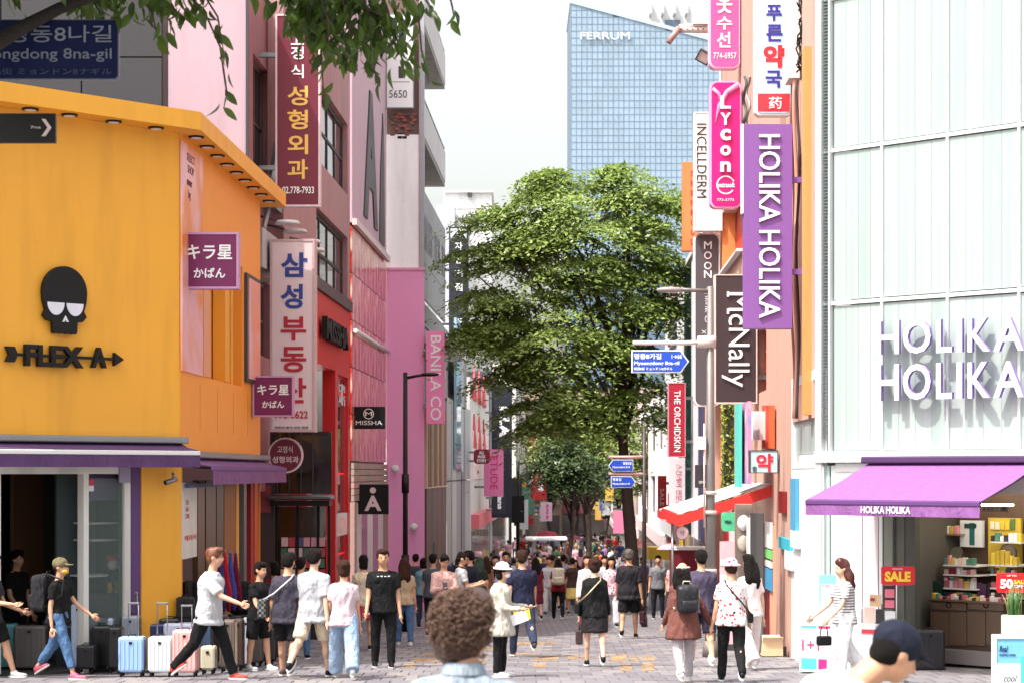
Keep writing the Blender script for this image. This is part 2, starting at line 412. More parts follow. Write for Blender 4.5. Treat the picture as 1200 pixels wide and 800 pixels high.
    def fingers(bmx):
        for s, (shd, el, wr, fd) in arms.items():
            f = fd; side = Vector((0, 1, 0)) - f * f.y; side.normalize(); pal = f.cross(side) * s
            base = wr + f * .045 * H
            for i, ln in enumerate((.038, .044, .041, .032)):
                r0 = base + side * (-.018 + .012 * i) * H
                m1 = r0 + f * ln * .55 * H; m2 = m1 + (f * .8 + pal * .5).normalized() * ln * .5 * H
                path(bmx, (r0 - f * .01 * H, m1, m2), (.0052 * H, .005 * H, .0038 * H), 6)
            b0 = wr + f * .02 * H - side * .014 * H
            path(bmx, (b0, b0 + (f * .6 - side * .8) * .018 * H, b0 + (f * 1.0 - side * .75) * .034 * H), (.0065 * H, .006 * H, .0045 * H), 6)
    soft('body', bm, skin, t, vox, 3, fingers if vox < .02 else None)
    # face pieces
    if vox < .02:
        bm = bmesh.new()
        for s in (1, -1): ball(bm, hp(s * .018, -.0505, .006), (.007 * H, .004 * H, .0035 * H), hr, 1)
        obj('eyes', bm, EYE, t)
        bm = bmesh.new()
        for s in (1, -1): ball(bm, hp(s * .019, -.0515, .0145), (.011 * H, .004 * H, .0022 * H), hr, 1)
        obj('eyebrows', bm, BROW, t)
        bm = bmesh.new(); ball(bm, hp(0, -.0485, -.0335), (.013 * H, .005 * H, .0038 * H), hr, 1); obj('mouth', bm, LIP, t)
    # top
    kind, tm = top; e = {'loose': .034, 'coat': .036}.get(kind, .018)
    bm = bmesh.new()
    hem = {'tee': -.06, 'loose': -.09, 'long': -.07, 'coat': -.16, 'tank': -.05, 'crop': .02}[kind if kind in ('tee', 'loose', 'long', 'coat', 'tank', 'crop') else 'tee']
    ss = sec(e, -.05 if hem < 0 else .0)
    if hem < -.05: ss = [(pel + up * hem * H, (.104 if kind != 'coat' else .122) * H * fat + e * 1.3, (.082 if kind != 'coat' else .108) * H * fat + e * 1.2), (pel + up * (hem * .5 - .02) * H, (.104 if kind != 'coat' else .114) * H * fat + e * 1.3, (.082 if kind != 'coat' else .098) * H * fat + e * 1.2)] + ss[1 if kind == 'coat' or hem > -.08 else 0:]
    loft(bm, ss, up=up)
    sl = {'tee': .62, 'loose': .85, 'long': 2, 'coat': 2, 'tank': .0, 'crop': .5}.get(kind, .6)
    for s, (shd, el, wr, fd) in arms.items():
        k = .9 if female else 1.0
        ball(bm, shd, .029 * H * k * fat + .004); tube(bm, nb - up * .04 * H, shd, .036 * H, .029 * H, 14)
        if sl > 0:
            tube(bm, shd - Vector((s * .02, 0, 0)), shd.lerp(el, min(1, sl)), .037 * H * k * fat, (.037 if sl < 1 else .032) * H * k + (.008 if kind == 'loose' else 0), 14)
        if sl > 1:
            ball(bm, el, .030 * H * k); tube(bm, el, wr + fd * .012, .030 * H * k, .024 * H * k, 14)
    soft('shirt' if kind not in ('coat',) else 'coat', bm, tm, t, vox, 2, None, .013 if vox < .02 else .008)
    # bottom
    kind, pm = bottom; bm = bmesh.new()
    if kind in ('pants', 'wide', 'shorts'):
        loft(bm, [(pel + up * z * H, rx * H * fat, ry * H * fat) for z, rx, ry in ((-.07, .088, .072), (0, .106, .082), (.06, .096, .073))], up=up)
        for s, (hip, knee, ank, sa) in legs.items():
            wd = 1.35 if kind == 'wide' else 1.0
            if kind == 'shorts':
                tube(bm, hip + Vector((0, 0, .02)), hip.lerp(knee, .93), .062 * H, .055 * H, 16)
            else:
                ball(bm, knee, .042 * H * wd); tube(bm, hip + Vector((0, 0, .02)), knee, .062 * H, .042 * H * wd, 16)
                en = knee.lerp(ank, kw.get('cuff', 1.02)); tube(bm, knee, en, .042 * H * wd, (.031 if kind == 'pants' else .056) * H, 16)
    else:
        ln = {'skirt': .20, 'dress': .25}[kind]
        avg = (legs[1][1] + legs[-1][1]) / 2; dirn = (avg - pel).normalized()
        loft(bm, [(pel + up * .07 * H, .09 * H, .07 * H), (pel, .108 * H, .085 * H), (pel + dirn * ln * .5 * H, .115 * H, .10 * H), (pel + dirn * ln * H, .122 * H, .115 * H)][::-1])
    soft({'pants': 'trousers', 'wide': 'trousers', 'shorts': 'shorts', 'skirt': 'skirt', 'dress': 'skirt'}[kind], bm, pm, t, vox, 2, None, .010 if vox < .02 else 0)
    # shoes
    for s, (hip, knee, ank, sa) in legs.items():
        bm = bmesh.new(); pitch = min(0.0, sa * .8) if ank.z > .05 * H + .01 else 0
        rm = Matrix.Rotation(pitch, 3, 'X'); c0 = ank + Vector((0, 0, -.012 * H))
        ball(bm, c0 + rm @ Vector((0, -.045 * H, -.012 * H)), (.028 * H, .075 * H, .020 * H), rm)
        ball(bm, c0 + rm @ Vector((0, -.005 * H, 0)), (.026 * H, .036 * H, .032 * H), rm)
        soft('shoe', bm, shoe, t, max(vox, .014) * .8, 2)
        bm = bmesh.new(); sec_ = []
        a_ = [(c0 + rm @ Vector((math.cos(2 * math.pi * k / 14) * .029 * H, -.035 * H + math.sin(2 * math.pi * k / 14) * .078 * H, -.031 * H))) for k in range(14)]
        vb = [bm.verts.new(p) for p in a_]; vt = [bm.verts.new(p + Vector((0, 0, .012 * H))) for p in a_]
        bm.faces.new(vb[::-1]); bm.faces.new(vt)
        for k in range(14): bm.faces.new((vb[k], vb[(k + 1) % 14], vt[(k + 1) % 14], vt[k]))
        obj('shoe_sole', bm, kw.get('sole', OFFW if shoe != BLACK else WHITE), t)
    # hair
    hk, hm = hair; bm = bmesh.new()
    if hk != 'none':
        ball(bm, hp(0, .013, .022), (.052 * H, .058 * H, .055 * H), hr) if not hat else ball(bm, hp(0, .016, .0), (.0505 * H, .052 * H, .040 * H), hr)
        if hk in ('short',) and hat: ball(bm, hp(0, .032, -.010), (.042 * H, .030 * H, .028 * H), hr)
        elif hk in ('short',): ball(bm, hp(0, .030, -.004), (.045 * H, .036 * H, .042 * H), hr); ball(bm, hp(0, -.022, .052), (.042 * H, .035 * H, .022 * H), hr)
        if hk in ('bob', 'long', 'wavy', 'pony', 'bun'): ball(bm, hp(0, .026, -.008), (.051 * H, .040 * H, .050 * H if not hat else .042 * H), hr); ball(bm, hp(0, -.015, .050 if not hat else .02), (.045 * H, .040 * H, .028 * H), hr)
        if hk == 'bob': ball(bm, hp(0, .024, -.04), (.052 * H, .038 * H, .042 * H), hr)
        if hk in ('long', 'wavy'):
            ln = .16 if hk == 'wavy' else .20
            for s in (-1, 0, 1):
                path(bm, (hp(s * .028, .03, .0), hp(s * .034, .045, -.07), hp(s * .034, .062, -ln * .7), hp(s * .024, .066, -ln)), (.032 * H, .036 * H, .033 * H, .012 * H), 10)
            if hk == 'wavy':
                for i in range(26): ball(bm, hp(R.uniform(-.05, .05), R.uniform(.045, .075), R.uniform(-.15, .0)), R.uniform(.013, .02) * H, None, 1)
        if hk == 'pony': path(bm, (hp(0, .06, .02), hp(0, .085, .0), hp(0, .085, -.07), hp(0, .075, -.13)), (.016 * H, .022 * H, .018 * H, .006 * H), 10)
        if hk == 'bun': ball(bm, hp(0, .062, .035), .026 * H)
        o = soft('hair', bm, hm, t, min(vox, .03), 1, None, .02 if vox < .02 else .01)
    if hat:
        hkind, hmat = hat; bm = bmesh.new()
        if hkind == 'cap':
            ball(bm, hp(0, .010, .024), (.0590 * H, .067 * H, .056 * H), hr); ball(bm, hp(0, -.066, .022), (.040 * H, .042 * H, .006 * H), hr)
        elif hkind == 'bucket':
            ball(bm, hp(0, .008, .042), (.058 * H, .063 * H, .042 * H), hr)
            ball(bm, hp(0, .004, .022), (.088 * H, .092 * H, .014 * H), hr)
        elif hkind == 'visor':
            ball(bm, hp(0, -.05, .030), (.062 * H, .070 * H, .010 * H), hr); ball(bm, hp(0, .008, .026), (.0575 * H, .0635 * H, .010 * H), hr)
        soft('hat', bm, hmat, t, .010, 2)
    if mask:
        bm = bmesh.new(); ball(bm, hp(0, -.030, -.030), (.036 * H, .036 * H, .026 * H), hr); soft('face_mask', bm, mask, t, .010, 2)
    return t, dict(H=H, pel=pel, up=up, nb=nb, hc=hc, hp=hp, arms=arms, legs=legs, M=Matrix.Translation(t.location) @ Matrix.Rotation(rad(yaw), 4, 'Z'))
def follow(name, label, cat, g, loc, group=None):
    """a thing worn or held by a person: top-level, placed at a point given in the person's frame"""
    t = thing(name, label, cat, (0, 0, 0), 0, group); m = g['M']
    t.location = m @ Vector(loc); t.rotation_euler = m.to_euler(); return t
def backpack(g, label, mat, w=.30, h=.42, dpt=.16, drop=0, strap=BLACK, group=None):
    H = g['H']; c = g['pel'] + g['up'] * (.19 * H - drop) + Vector((0, .066 * H + .02 + dpt / 2, 0))
    t = follow('backpack', label, 'backpack', g, c, group)
    bm = bmesh.new(); box(bm, -w / 2, w / 2, -dpt / 2, dpt / 2, -h / 2, h / 2, bev=.055); soft('bag_body', bm, mat, t, .012, 4, None, .01)
    bm = bmesh.new(); box(bm, -w * .38, w * .38, dpt / 2 - .03, dpt / 2 + .045, -h * .42, -.01, bev=.03); soft('front_pocket', bm, mat, t, .012, 3)
    for s in (1, -1):
        bm = bmesh.new(); y0 = -dpt / 2
        path(bm, [(s * w * .28, y0, h * .42), (s * w * .30, y0 - .06, h * .5), (s * w * .33, y0 - .28 * H * .55, h * .35), (s * w * .42, y0 - .30 * H * .5, -.02), (s * w * .5, y0 - .02, -h * .38)], .014, 6)
        obj('strap', bm, strap, t)
    bm = bmesh.new(); path(bm, [(-.05, -dpt / 2 + .02, h / 2 - .01), (-.04, -dpt / 2 + .02, h / 2 + .04), (.04, -dpt / 2 + .02, h / 2 + .04), (.05, -dpt / 2 + .02, h / 2 - .01)], .008, 6); obj('handle', bm, strap, t)
    return t
def sling(g, label, cat, mat, side=1, sz=(.24, .08, .18), strapm=BLACK, low=.02, name='shoulder_bag'):
    """cross-body bag: hangs at the hip, strap over the other shoulder"""
    H = g['H']; sx = side * (.115 * H + sz[1]); c = g['pel'] + Vector((sx, 0, low * H))
    t = follow(name, label, cat, g, c)
    bm = bmesh.new(); box(bm, -sz[1] / 2, sz[1] / 2, -sz[0] / 2, sz[0] / 2, -sz[2] / 2, sz[2] / 2, bev=.02); obj('bag_body', bm, mat, t)
    o = g['pel'] + g['up'] * .285 * H + Vector((-side * .05 * H, 0, .012)) - c; bm = bmesh.new()
    for y in (-.085 * H - .025, .08 * H + .03):
        path(bm, [(0, y * .5, sz[2] / 2 - .01), ((o.x) * .45, y * 1.05, o.z * .48), (o.x, y * .75, o.z * .93), (o.x, 0, o.z + .015)], .010, 6)
    obj('strap', bm, strapm, t)
    return t
def handbag(g, label, mat, s=1, w=.26, h=.2):
    wr = g['arms'][s][2] + g['arms'][s][3] * .1
    t = follow('handbag', label, 'handbag', g, wr); bm = bmesh.new()
    box(bm, -.05, .05, -w / 2, w / 2, -.14 - h, -.14, bev=.02); obj('bag_body', bm, mat, t)
    bm = bmesh.new(); path(bm, [(0, -w * .3, -.15), (0, -w * .2, -.03), (0, 0, 0), (0, w * .2, -.03), (0, w * .3, -.15)], .008, 6); obj('handle', bm, mat, t)
    return t
def phone(g, label, s=1, mat=BLACK):
    wr = g['arms'][s][2] + g['arms'][s][3] * .11
    t = follow('mobile_phone', label, 'phone', g, wr); bm = bmesh.new(); box(bm, -.037, .037, -.004, .004, -.05, .09, bev=.003); obj('case', bm, mat, t)
    obj('screen', B(-.033, .033, -.0056, -.0042, -.045, .085), M((40, 50, 70), .1), t); t.rotation_euler.x += -.6
    return t
PEOPLE_ALL = []
# ------------------------------------------------------------------ frames on facades
ANG_L = math.atan2(1, .03125); ANG_R = math.atan2(-1, -.03125)
class Fr:
    def __init__(s, root, ang, ox, oy):
        s.root, s.ang, s.ox, s.oy = root, ang, ox, oy
        s.ux, s.uy = math.cos(ang), math.sin(ang); s.nx, s.ny = -s.uy, s.ux
        s.bz = root.location.z; s.loc = (ox - root.location.x, oy - root.location.y, 0)
    def X(s, px, y=0):
        ox, oy = s.ox + s.nx * y, s.oy + s.ny * y; k = (px - 600) / F
        return (k * oy - ox) / (s.ux - k * s.uy)
    def D(s, px, y=0): return s.oy + s.ny * y + s.uy * s.X(px, y)
    def Z(s, py, px, y=0): return wz(py, s.D(px, y)) - s.bz
    def add(s, name, bm, mat, parent=None):
        if parent: return obj(name, bm, mat, parent)
        return obj(name, bm, mat, s.root, s.loc, (0, 0, s.ang))
    def box(s, name, mat, *a, bev=0, parent=None): return s.add(name, B(*a, bev=bev), mat, parent)
    def pbox(s, name, mat, px0, px1, pt, pb, y0, y1, bev=0, ref=None, parent=None):
        r = px0 if ref is None else ref; yy = min(y0, y1)
        a, b = sorted((s.X(px0, yy), s.X(px1, yy)))
        return s.box(name, mat, a, b, y0, y1, s.Z(pb, r, yy), s.Z(pt, r, yy), bev=bev, parent=parent)
    def text(s, body, x0, x1, z0, z1, y, mat, **k):
        o = text(s.root, body, x0, x1, z0, z1, y, mat, **k); o.location = s.loc; o.rotation_euler = (0, 0, s.ang); return o
    def ptext(s, body, px0, px1, pt, pb, y, mat, **k):
        m = (px0 + px1) / 2; a, b = sorted((s.X(px0, y), s.X(px1, y)))
        return s.text(body, a, b, s.Z(pb, m, y), s.Z(pt, m, y), y, mat, **k)
    def wall(s, mat, x0, x1, z0, z1, holes=(), y0=0, y1=.3, name='wall'):
        xs = sorted({x0, x1} | {v for h in holes for v in h[:2] if x0 < v < x1}); zs = sorted({z0, z1} | {v for h in holes for v in h[2:] if z0 < v < z1})
        bm = bmesh.new()
        for i in range(len(xs) - 1):
            run = None
            for j in range(len(zs) - 1):
                cx, cz = (xs[i] + xs[i + 1]) / 2, (zs[j] + zs[j + 1]) / 2
                hole = any(h[0] < cx < h[1] and h[2] < cz < h[3] for h in holes)
                if not hole: run = [zs[j], zs[j + 1]] if run is None else [run[0], zs[j + 1]]
                if (hole or j == len(zs) - 2) and run: box(bm, xs[i], xs[i + 1], y0, y1, run[0], run[1]); run = None
        return s.add(name, bm, mat)
    def window(s, x0, x1, z0, z1, nx=2, nz=1, y=.12, fm=DGREY, gm=GL, fw=.06, sill=None):
        bm = bmesh.new(); y0, y1 = y, y + .07
        box(bm, x0, x0 + fw, y0, y1, z0, z1); box(bm, x1 - fw, x1, y0, y1, z0, z1); box(bm, x0 + fw, x1 - fw, y0, y1, z0, z0 + fw); box(bm, x0 + fw, x1 - fw, y0, y1, z1 - fw, z1)
        gx = (x1 - x0 - 2 * fw) / nx; gz_ = (z1 - z0 - 2 * fw) / nz
        for i in range(1, nx): c = x0 + fw + gx * i; box(bm, c - fw * .35, c + fw * .35, y0 + .005, y1 - .005, z0 + fw, z1 - fw)
        for i in range(1, nz): c = z0 + fw + gz_ * i; box(bm, x0 + fw, x1 - fw, y0 + .01, y1 - .01, c - fw * .35, c + fw * .35)
        f = s.add('window', bm, fm)
        for i in range(nx):
            for j in range(nz):
                a = x0 + fw + gx * i; c = z0 + fw + gz_ * j
                bm = B(-gx / 2 + .01, gx / 2 - .01, 0, .02, -gz_ / 2 + .01, gz_ / 2 - .01)
                obj('pane', bm, gm, f, (a + gx / 2, y + .03, c + gz_ / 2), (rad(R.uniform(-.5, .5)), 0, rad(R.uniform(-.6, .6))))
        if sill: s.box('sill', sill, x0 - .05, x1 + .05, -.08, y, z0 - .07, z0 - .002)
        return f
def froot(name, label, cat, ang, ox, oy, group=None):
    t = thing(name, label, cat, (ox, oy, gz(oy)), 0, group); return Fr(t, ang, ox, oy)
def fL(name, label, cat, d0, off=0, group=None): return froot(name, label, cat, ANG_L, XL(d0) + off, d0, group)
def fR(name, label, cat, d0, off=0, group=None): return froot(name, label, cat, ANG_R, XR(d0) - off, d0, group)
def f0(name, label, cat, px, d, group=None): return froot(name, label, cat, 0, wx(px, d), d, group)
# ------------------------------------------------------------------ the ground
def pavemat(c1, c2, mort, scale, bw, bh): return brickmat(c1, c2, mort, scale, bw, bh, axis='XY', mort=.015)
PAVE = pavemat((128, 123, 127), (114, 110, 115), (80, 77, 80), 1.0, .3, .6)
ds = [-60, 0, 12, 18, 25, 30, 36, 45, 60, 80, 120, 200, 400, 1500]
bm = bmesh.new(); rows = []
for d in ds: rows.append([bm.verts.new((x, d, gz(max(d, 0)) - .045)) for x in (-900, -30, -5, 0, 5, 30, 900)])
for a, b in zip(rows, rows[1:]):
    for i in range(6): bm.faces.new((a[i], a[i + 1], b[i + 1], b[i]))
ground = tag(obj('ground', bm, M((150, 145, 140), .9, var=.2)), kind='structure')
bm = bmesh.new(); rows = []
for d in [18, 25, 30, 36, 45, 60, 80, 120, 200, 250]:
    rows.append([bm.verts.new((x + .03125 * d, d, gz(d) - .012)) for x in (-14 if d < 27 else -5.5, 12 if d < 27 else 3.3)])
for a, b in zip(rows, rows[1:]): bm.faces.new((a[0], a[1], b[1], b[0]))
street = tag(obj('street', bm, PAVE), kind='structure')
# pavers one by one where they show large; one joined field behind, then the material alone
PV = [M((122, 117, 121), .85, var=.2, scale=3, bump=.3), M((112, 108, 113), .85, var=.25, scale=3, bump=.3), M((132, 126, 125), .85, var=.22, scale=3, bump=.3), M((104, 100, 107), .85, var=.25, scale=3, bump=.3)]
pm = []
for k in range(4):
    me = bpy.data.meshes.new('paver'); b_ = B(-.143, .143, -.293, .293, -.02, 0, bev=.004); b_.to_mesh(me); b_.free(); me.materials.append(PV[k]); pm.append(me)
cnt = 0; field = {k: bmesh.new() for k in range(4)}
row = 0; d = 24.6
while d < 41:
    sl = -(gz(d + .3) - gz(d - .3)) / .6
    xa = -6.6 if d < 27 else XL(d) + .15; xb = 6.8 if d < 25.5 else XR(d) - .05
    x = xa - (.15 if row % 2 else 0)
    while x < xb:
        k = R.choice((0, 0, 1, 1, 2, 3)); z = gz(d) + R.uniform(-.003, .003)
        if cnt < 300:
            o = bpy.data.objects.new('paver', pm[k]); C.objects.link(o); o.parent = street
            o.location = (x, d, z); o.rotation_euler = (-math.atan(sl), 0, rad(R.uniform(-.4, .4))); cnt += 1
        else:
            b_ = field[k]; h_ = .293 * sl
            vs = [b_.verts.new((x + sx * .143, d + sy * .293, z - sy * h_)) for sx, sy in ((-1, -1), (1, -1), (1, 1), (-1, 1))]
            v2 = [b_.verts.new((v.co.x, v.co.y, v.co.z - .02)) for v in vs]
            b_.faces.new(vs)
            for i in range(4): b_.faces.new((vs[(i + 1) % 4], vs[i], v2[i], v2[(i + 1) % 4]))
        x += .3
    d += .6; row += 1
for k in range(4): tag(obj('paver_field', field[k], PV[k], street), kind='stuff')
# worn yellow lettering painted across the street
bm = bmesh.new()
YP = M((206, 166, 112), .85, var=.3, scale=9, bump=0, k=.62)
_n = YP.node_tree; _t = _n.nodes.new('ShaderNodeBsdfTransparent'); _m = _n.nodes.new('ShaderNodeMixShader'); _o = _n.nodes.new('ShaderNodeTexNoise'); _c = _n.nodes.new('ShaderNodeTexCoord')
_o.inputs['Scale'].default_value = 5.5; _o.inputs['Detail'].default_value = 9; _o.inputs['Roughness'].default_value = .75; _r = _n.nodes.new('ShaderNodeMapRange'); _r.inputs['From Min'].default_value = .44; _r.inputs['From Max'].default_value = .56
_n.links.new(_c.outputs['Object'], _o.inputs['Vector']); _n.links.new(_o.outputs['Fac'], _r.inputs['Value']); _n.links.new(_r.outputs[0], _m.inputs[0]); _n.links.new(_t.outputs[0], _m.inputs[1]); _n.links.new(_n.nodes['Principled BSDF'].outputs[0], _m.inputs[2]); _n.links.new(_m.outputs[0], _n.nodes['Material Output'].inputs['Surface'])
def paint(px0, px1, py0, py1, skew=0):
    d0 = 3612 / (py1 - 655); d1 = 3612 / (py0 - 655); z = .006
    q = [(wx(px0, d0), d0), (wx(px1, d0), d0), (wx(px1 + skew, d1), d1), (wx(px0 + skew, d1), d1)]
    bm.faces.new([bm.verts.new((x, y, gz(y) + z)) for x, y in q])
for a in ((468, 484, 778, 783, 8), (478, 520, 771, 775, 10), (494, 530, 765, 768, 6), (548, 566, 772, 779, 6), (600, 650, 752, 755, 4), (626, 652, 770, 774, 2), (664, 690, 768, 772, 3), (700, 712, 767, 771, 1), (716, 734, 767, 775, 1),
          (738, 748, 768, 775, 0), (752, 768, 768, 774, 0), (727, 740, 778, 786, 0), (752, 767, 777, 786, 0), (625, 640, 777, 782, 0), (618, 660, 768, 769, 2), (596, 625, 765, 767, 3), (560, 590, 758, 761, 5)): paint(*a)
tag(obj('road_marking', bm, YP), kind='structure')
# raised pavement in front of the shop on the right with its kerb
bm = bmesh.new()
q = [(4.3, 27.6), (4.9, 24.4), (9.5, 21.0), (12, 24), (12, 34), (4.35, 34)]
bmv = [bm.verts.new((x, y, gz(max(24, min(y, 30))) + .03)) for x, y in q]; bm.faces.new(bmv)
r_ = bmesh.ops.extrude_face_region(bm, geom=bm.faces[:]);
for v in [e for e in r_['geom'] if isinstance(e, bmesh.types.BMVert)]: v.co.z -= .3
tag(obj('pavement', bm, PAVE), kind='structure')
# ------------------------------------------------------------------ A: yellow corner shop
YEL = M((246, 174, 52), .6, var=.08, scale=.8, bump=.08, grime=.2, k=.82); YEL2 = M((246, 158, 44), .55, var=.06, scale=2, bump=.05, k=.86)
PURP = M((120, 78, 140), .8, var=.1, k=.75); PURPD = M((96, 62, 116), .7, k=.8)
A1 = thing('yellow_shop', 'yellow corner shop with black skull emblem and purple awnings', 'shop', (XL(28.5), 28.5, gz(28.5)))
fa = math.atan2(2.1, 1.99)
AF = Fr(A1, fa, XL(28.5), 28.5); AS = Fr(A1, ANG_L, XL(28.5), 28.5)
ZT = 7.42; z0 = AF.Z(546, 110)
xo0, xo1 = AF.X(-40), AF.X(165)
AF.wall(YEL, -4.8, -.02, -.6, ZT, [(xo0, xo1, -.3, z0)], name='front_wall')
AF.box('corner_pillar', YEL, xo1 + .002, -.003, -.015, .3, -.6, z0)
# side wall with its alcove and shop opening
ax0, ax1 = AS.X(246), AS.X(284); az0, az1 = AS.Z(453, 284), AS.Z(300, 262)
sx0, sx1 = AS.X(214), AS.X(305); sz1 = 2.98
AS.wall(YEL2, .0, sx1, -.9, ZT, [(ax0, ax1, az0, az1), (.12, sx1 - .05, -.7, sz1)], name='side_wall')
AS.box('alcove_back', YEL2, ax0 - .05, ax1 + .05, .32, .36, az0 - .05, az1 + .05)
AS.pbox('alcove_column', YEL, 264, 269, 300, 447, .1, .3)
AS.box('alcove_column', YEL, ax1 - .5, ax1 - .32, .1, .3, az0, az1)
GR1 = printed([(245, 178, 205), (250, 190, 200), (246, 150, 90), (240, 130, 60)], (.6, .6, .5), 3)
AS.pbox('poster', GR1, 214, 238, 165, 434, -.03, .0)
AS.ptext('SELECT\nSHOP', 219, 228, 182, 205, -.031, M((110, 60, 80), .7), ext=.003)
AS.ptext('summer\nbag', 219, 225, 212, 236, -.031, M((110, 60, 80), .7), ext=.003)
AS.pbox('poster', printed([(236, 150, 90), (240, 170, 130), (200, 160, 190)], (.9, .9, .4), 8), 239, 247, 340, 440, -.02, .0)
AS.box('poster_frame', DGREY, AS.X(286), AS.X(302), -.05, -.001, AS.Z(448, 290), AS.Z(322, 290))
AS.box('poster', printed([(245, 195, 205), (246, 150, 110), (240, 170, 160)], (.9, .9, .5), 12), AS.X(287.5), AS.X(300.5), -.07, -.052, AS.Z(446, 290) + .03, AS.Z(325, 290) - .03)
for k in range(1, 5): AS.box('panel_joint', M((200, 125, 40)), k * 1.45, k * 1.45 + .012, -.004, .02, sz1 + .35, az0 - .12)
# overhanging eave
bm = bmesh.new()
of = .34
def eave_pt(fr, x, y): return (fr.ox + fr.ux * x + fr.nx * y - A1.location.x, fr.oy + fr.uy * x + fr.ny * y - A1.location.y)
inn = [eave_pt(AF, -4.9, .1), (0, .1), eave_pt(AS, 7.95, .2)]
out = [eave_pt(AF, -4.9, -of), (wx(235, 28.2) - A1.location.x, -.3), eave_pt(AS, 7.95, -of)]
for i in range(2):
    a, b, c_, d_ = inn[i], inn[i + 1], out[i + 1], out[i]
    lo = [bm.verts.new((p[0], p[1], ZT + .001)) for p in (a, b, c_, d_)]; hi = [bm.verts.new((p[0], p[1], ZT + .25)) for p in (a, b, c_, d_)]
    bm.faces.new(lo); bm.faces.new(hi[::-1])
    for k in range(4): bm.faces.new((lo[k], hi[k], hi[(k + 1) % 4], lo[(k + 1) % 4]))
obj('eave', bm, YEL, A1)
obj('roof', B(-5.5, .2, .2, 8, ZT + .05, ZT + .2), DGREY, A1)
def downlight(fr, x):
    o = obj('downlight', None or (lambda b: (tube(b, (0, 0, 0), (0, 0, -.02), .11, .11, 16), b)[1])(bmesh.new()), BLACK, A1)
    p = eave_pt(fr, x, -.17); o.location = (p[0], p[1], ZT)
    b = bmesh.new(); tube(b, (0, 0, -.021), (0, 0, -.026), .075, .075, 14); obj('lens', b, WHITE, o)
for x in (-2.55, -1.95, -1.25, -.55): downlight(AF, x)
for k in range(9): downlight(AS, .25 + k * .85)
# skull emblem
sk = thing('skull_emblem', 'black skull emblem with white eyes on the yellow wall', 'emblem', (0, 0, 0))
cx, cz = AF.X(72), AF.Z(352, 72); s_ = AF.X(98) - AF.X(46)
sk.location = (AF.ox + AF.ux * cx, AF.oy + AF.uy * cx, cz + A1.location.z); sk.rotation_euler = (0, 0, fa)
def disc(pts, y0, y1):
    b = bmesh.new(); prism(b, pts, y0, y1); return b
hw = s_ / 2; top = hw * 1.28
pts = [(hw * math.cos(a), hw * .28 + hw * math.sin(a)) for a in [math.pi * k / 18 for k in range(0, 19)]]
pts += [(-hw * .97, -hw * .05), (-hw * .86, -hw * .42), (-hw * .98, -hw * .62), (-hw * .8, -hw * .8), (-hw * .56, -hw * .84), (-hw * .54, -hw * 1.25)]
for k in range(4):
    x = -hw * .54 + hw * 1.08 * (k + .5) / 4; pts += [(x - hw * .11, -hw * 1.29), (x + hw * .09, -hw * 1.29), (x + hw * .12, -hw * 1.2)]
pts += [(hw * .54, -hw * 1.25), (hw * .56, -hw * .84), (hw * .8, -hw * .8), (hw * .98, -hw * .62), (hw * .86, -hw * .42), (hw * .97, -hw * .05)]
obj('skull', disc(pts[::-1], -.09, -.03), BLACK, sk)
for s in (-1, 1):
    e = [(s * hw * .43 + hw * .38 * math.cos(a), -hw * .12 + hw * .48 * math.sin(a)) for a in [math.pi + math.pi * k / 12 for k in range(13)]]
    obj('eye', disc(e, -.1, -.088), M((225, 222, 235), .5), sk)
obj('nose', disc([(-hw * .14, -hw * .84), (0, -hw * .6), (hw * .14, -hw * .84), (hw * .05, -hw * .84), (0, -hw * .74), (-hw * .05, -hw * .84)], -.1, -.088), WHITE, sk)
# FLEX A lettering pierced by an arrow
fx = thing('shop_lettering', 'black letters FLEX A pierced by an arrow', 'sign', (AF.ox, AF.oy, A1.location.z)); FX = Fr(fx, fa, AF.ox, AF.oy)
FX.ptext('FLEX', 27, 95, 405, 430, -.03, BLACK, ext=.07, bold=.035); FX.ptext('A', 105, 122, 407, 431, -.03, BLACK, ext=.07, bold=.035)
zc = FX.Z(418, 70); FX.box('arrow_shaft', BLACK, FX.X(12), FX.X(134), -.075, -.045, zc - .02, zc + .02)
FX.add('arrow_head', disc([(FX.X(130), zc - .09), (FX.X(141), zc), (FX.X(130), zc + .09)], -.09, -.03), BLACK)
FX.add('arrow_fletching', disc([(FX.X(3), zc + .1), (FX.X(13), zc + .1), (FX.X(17), zc), (FX.X(13), zc - .1), (FX.X(3), zc - .1), (FX.X(7), zc)], -.09, -.03), BLACK)
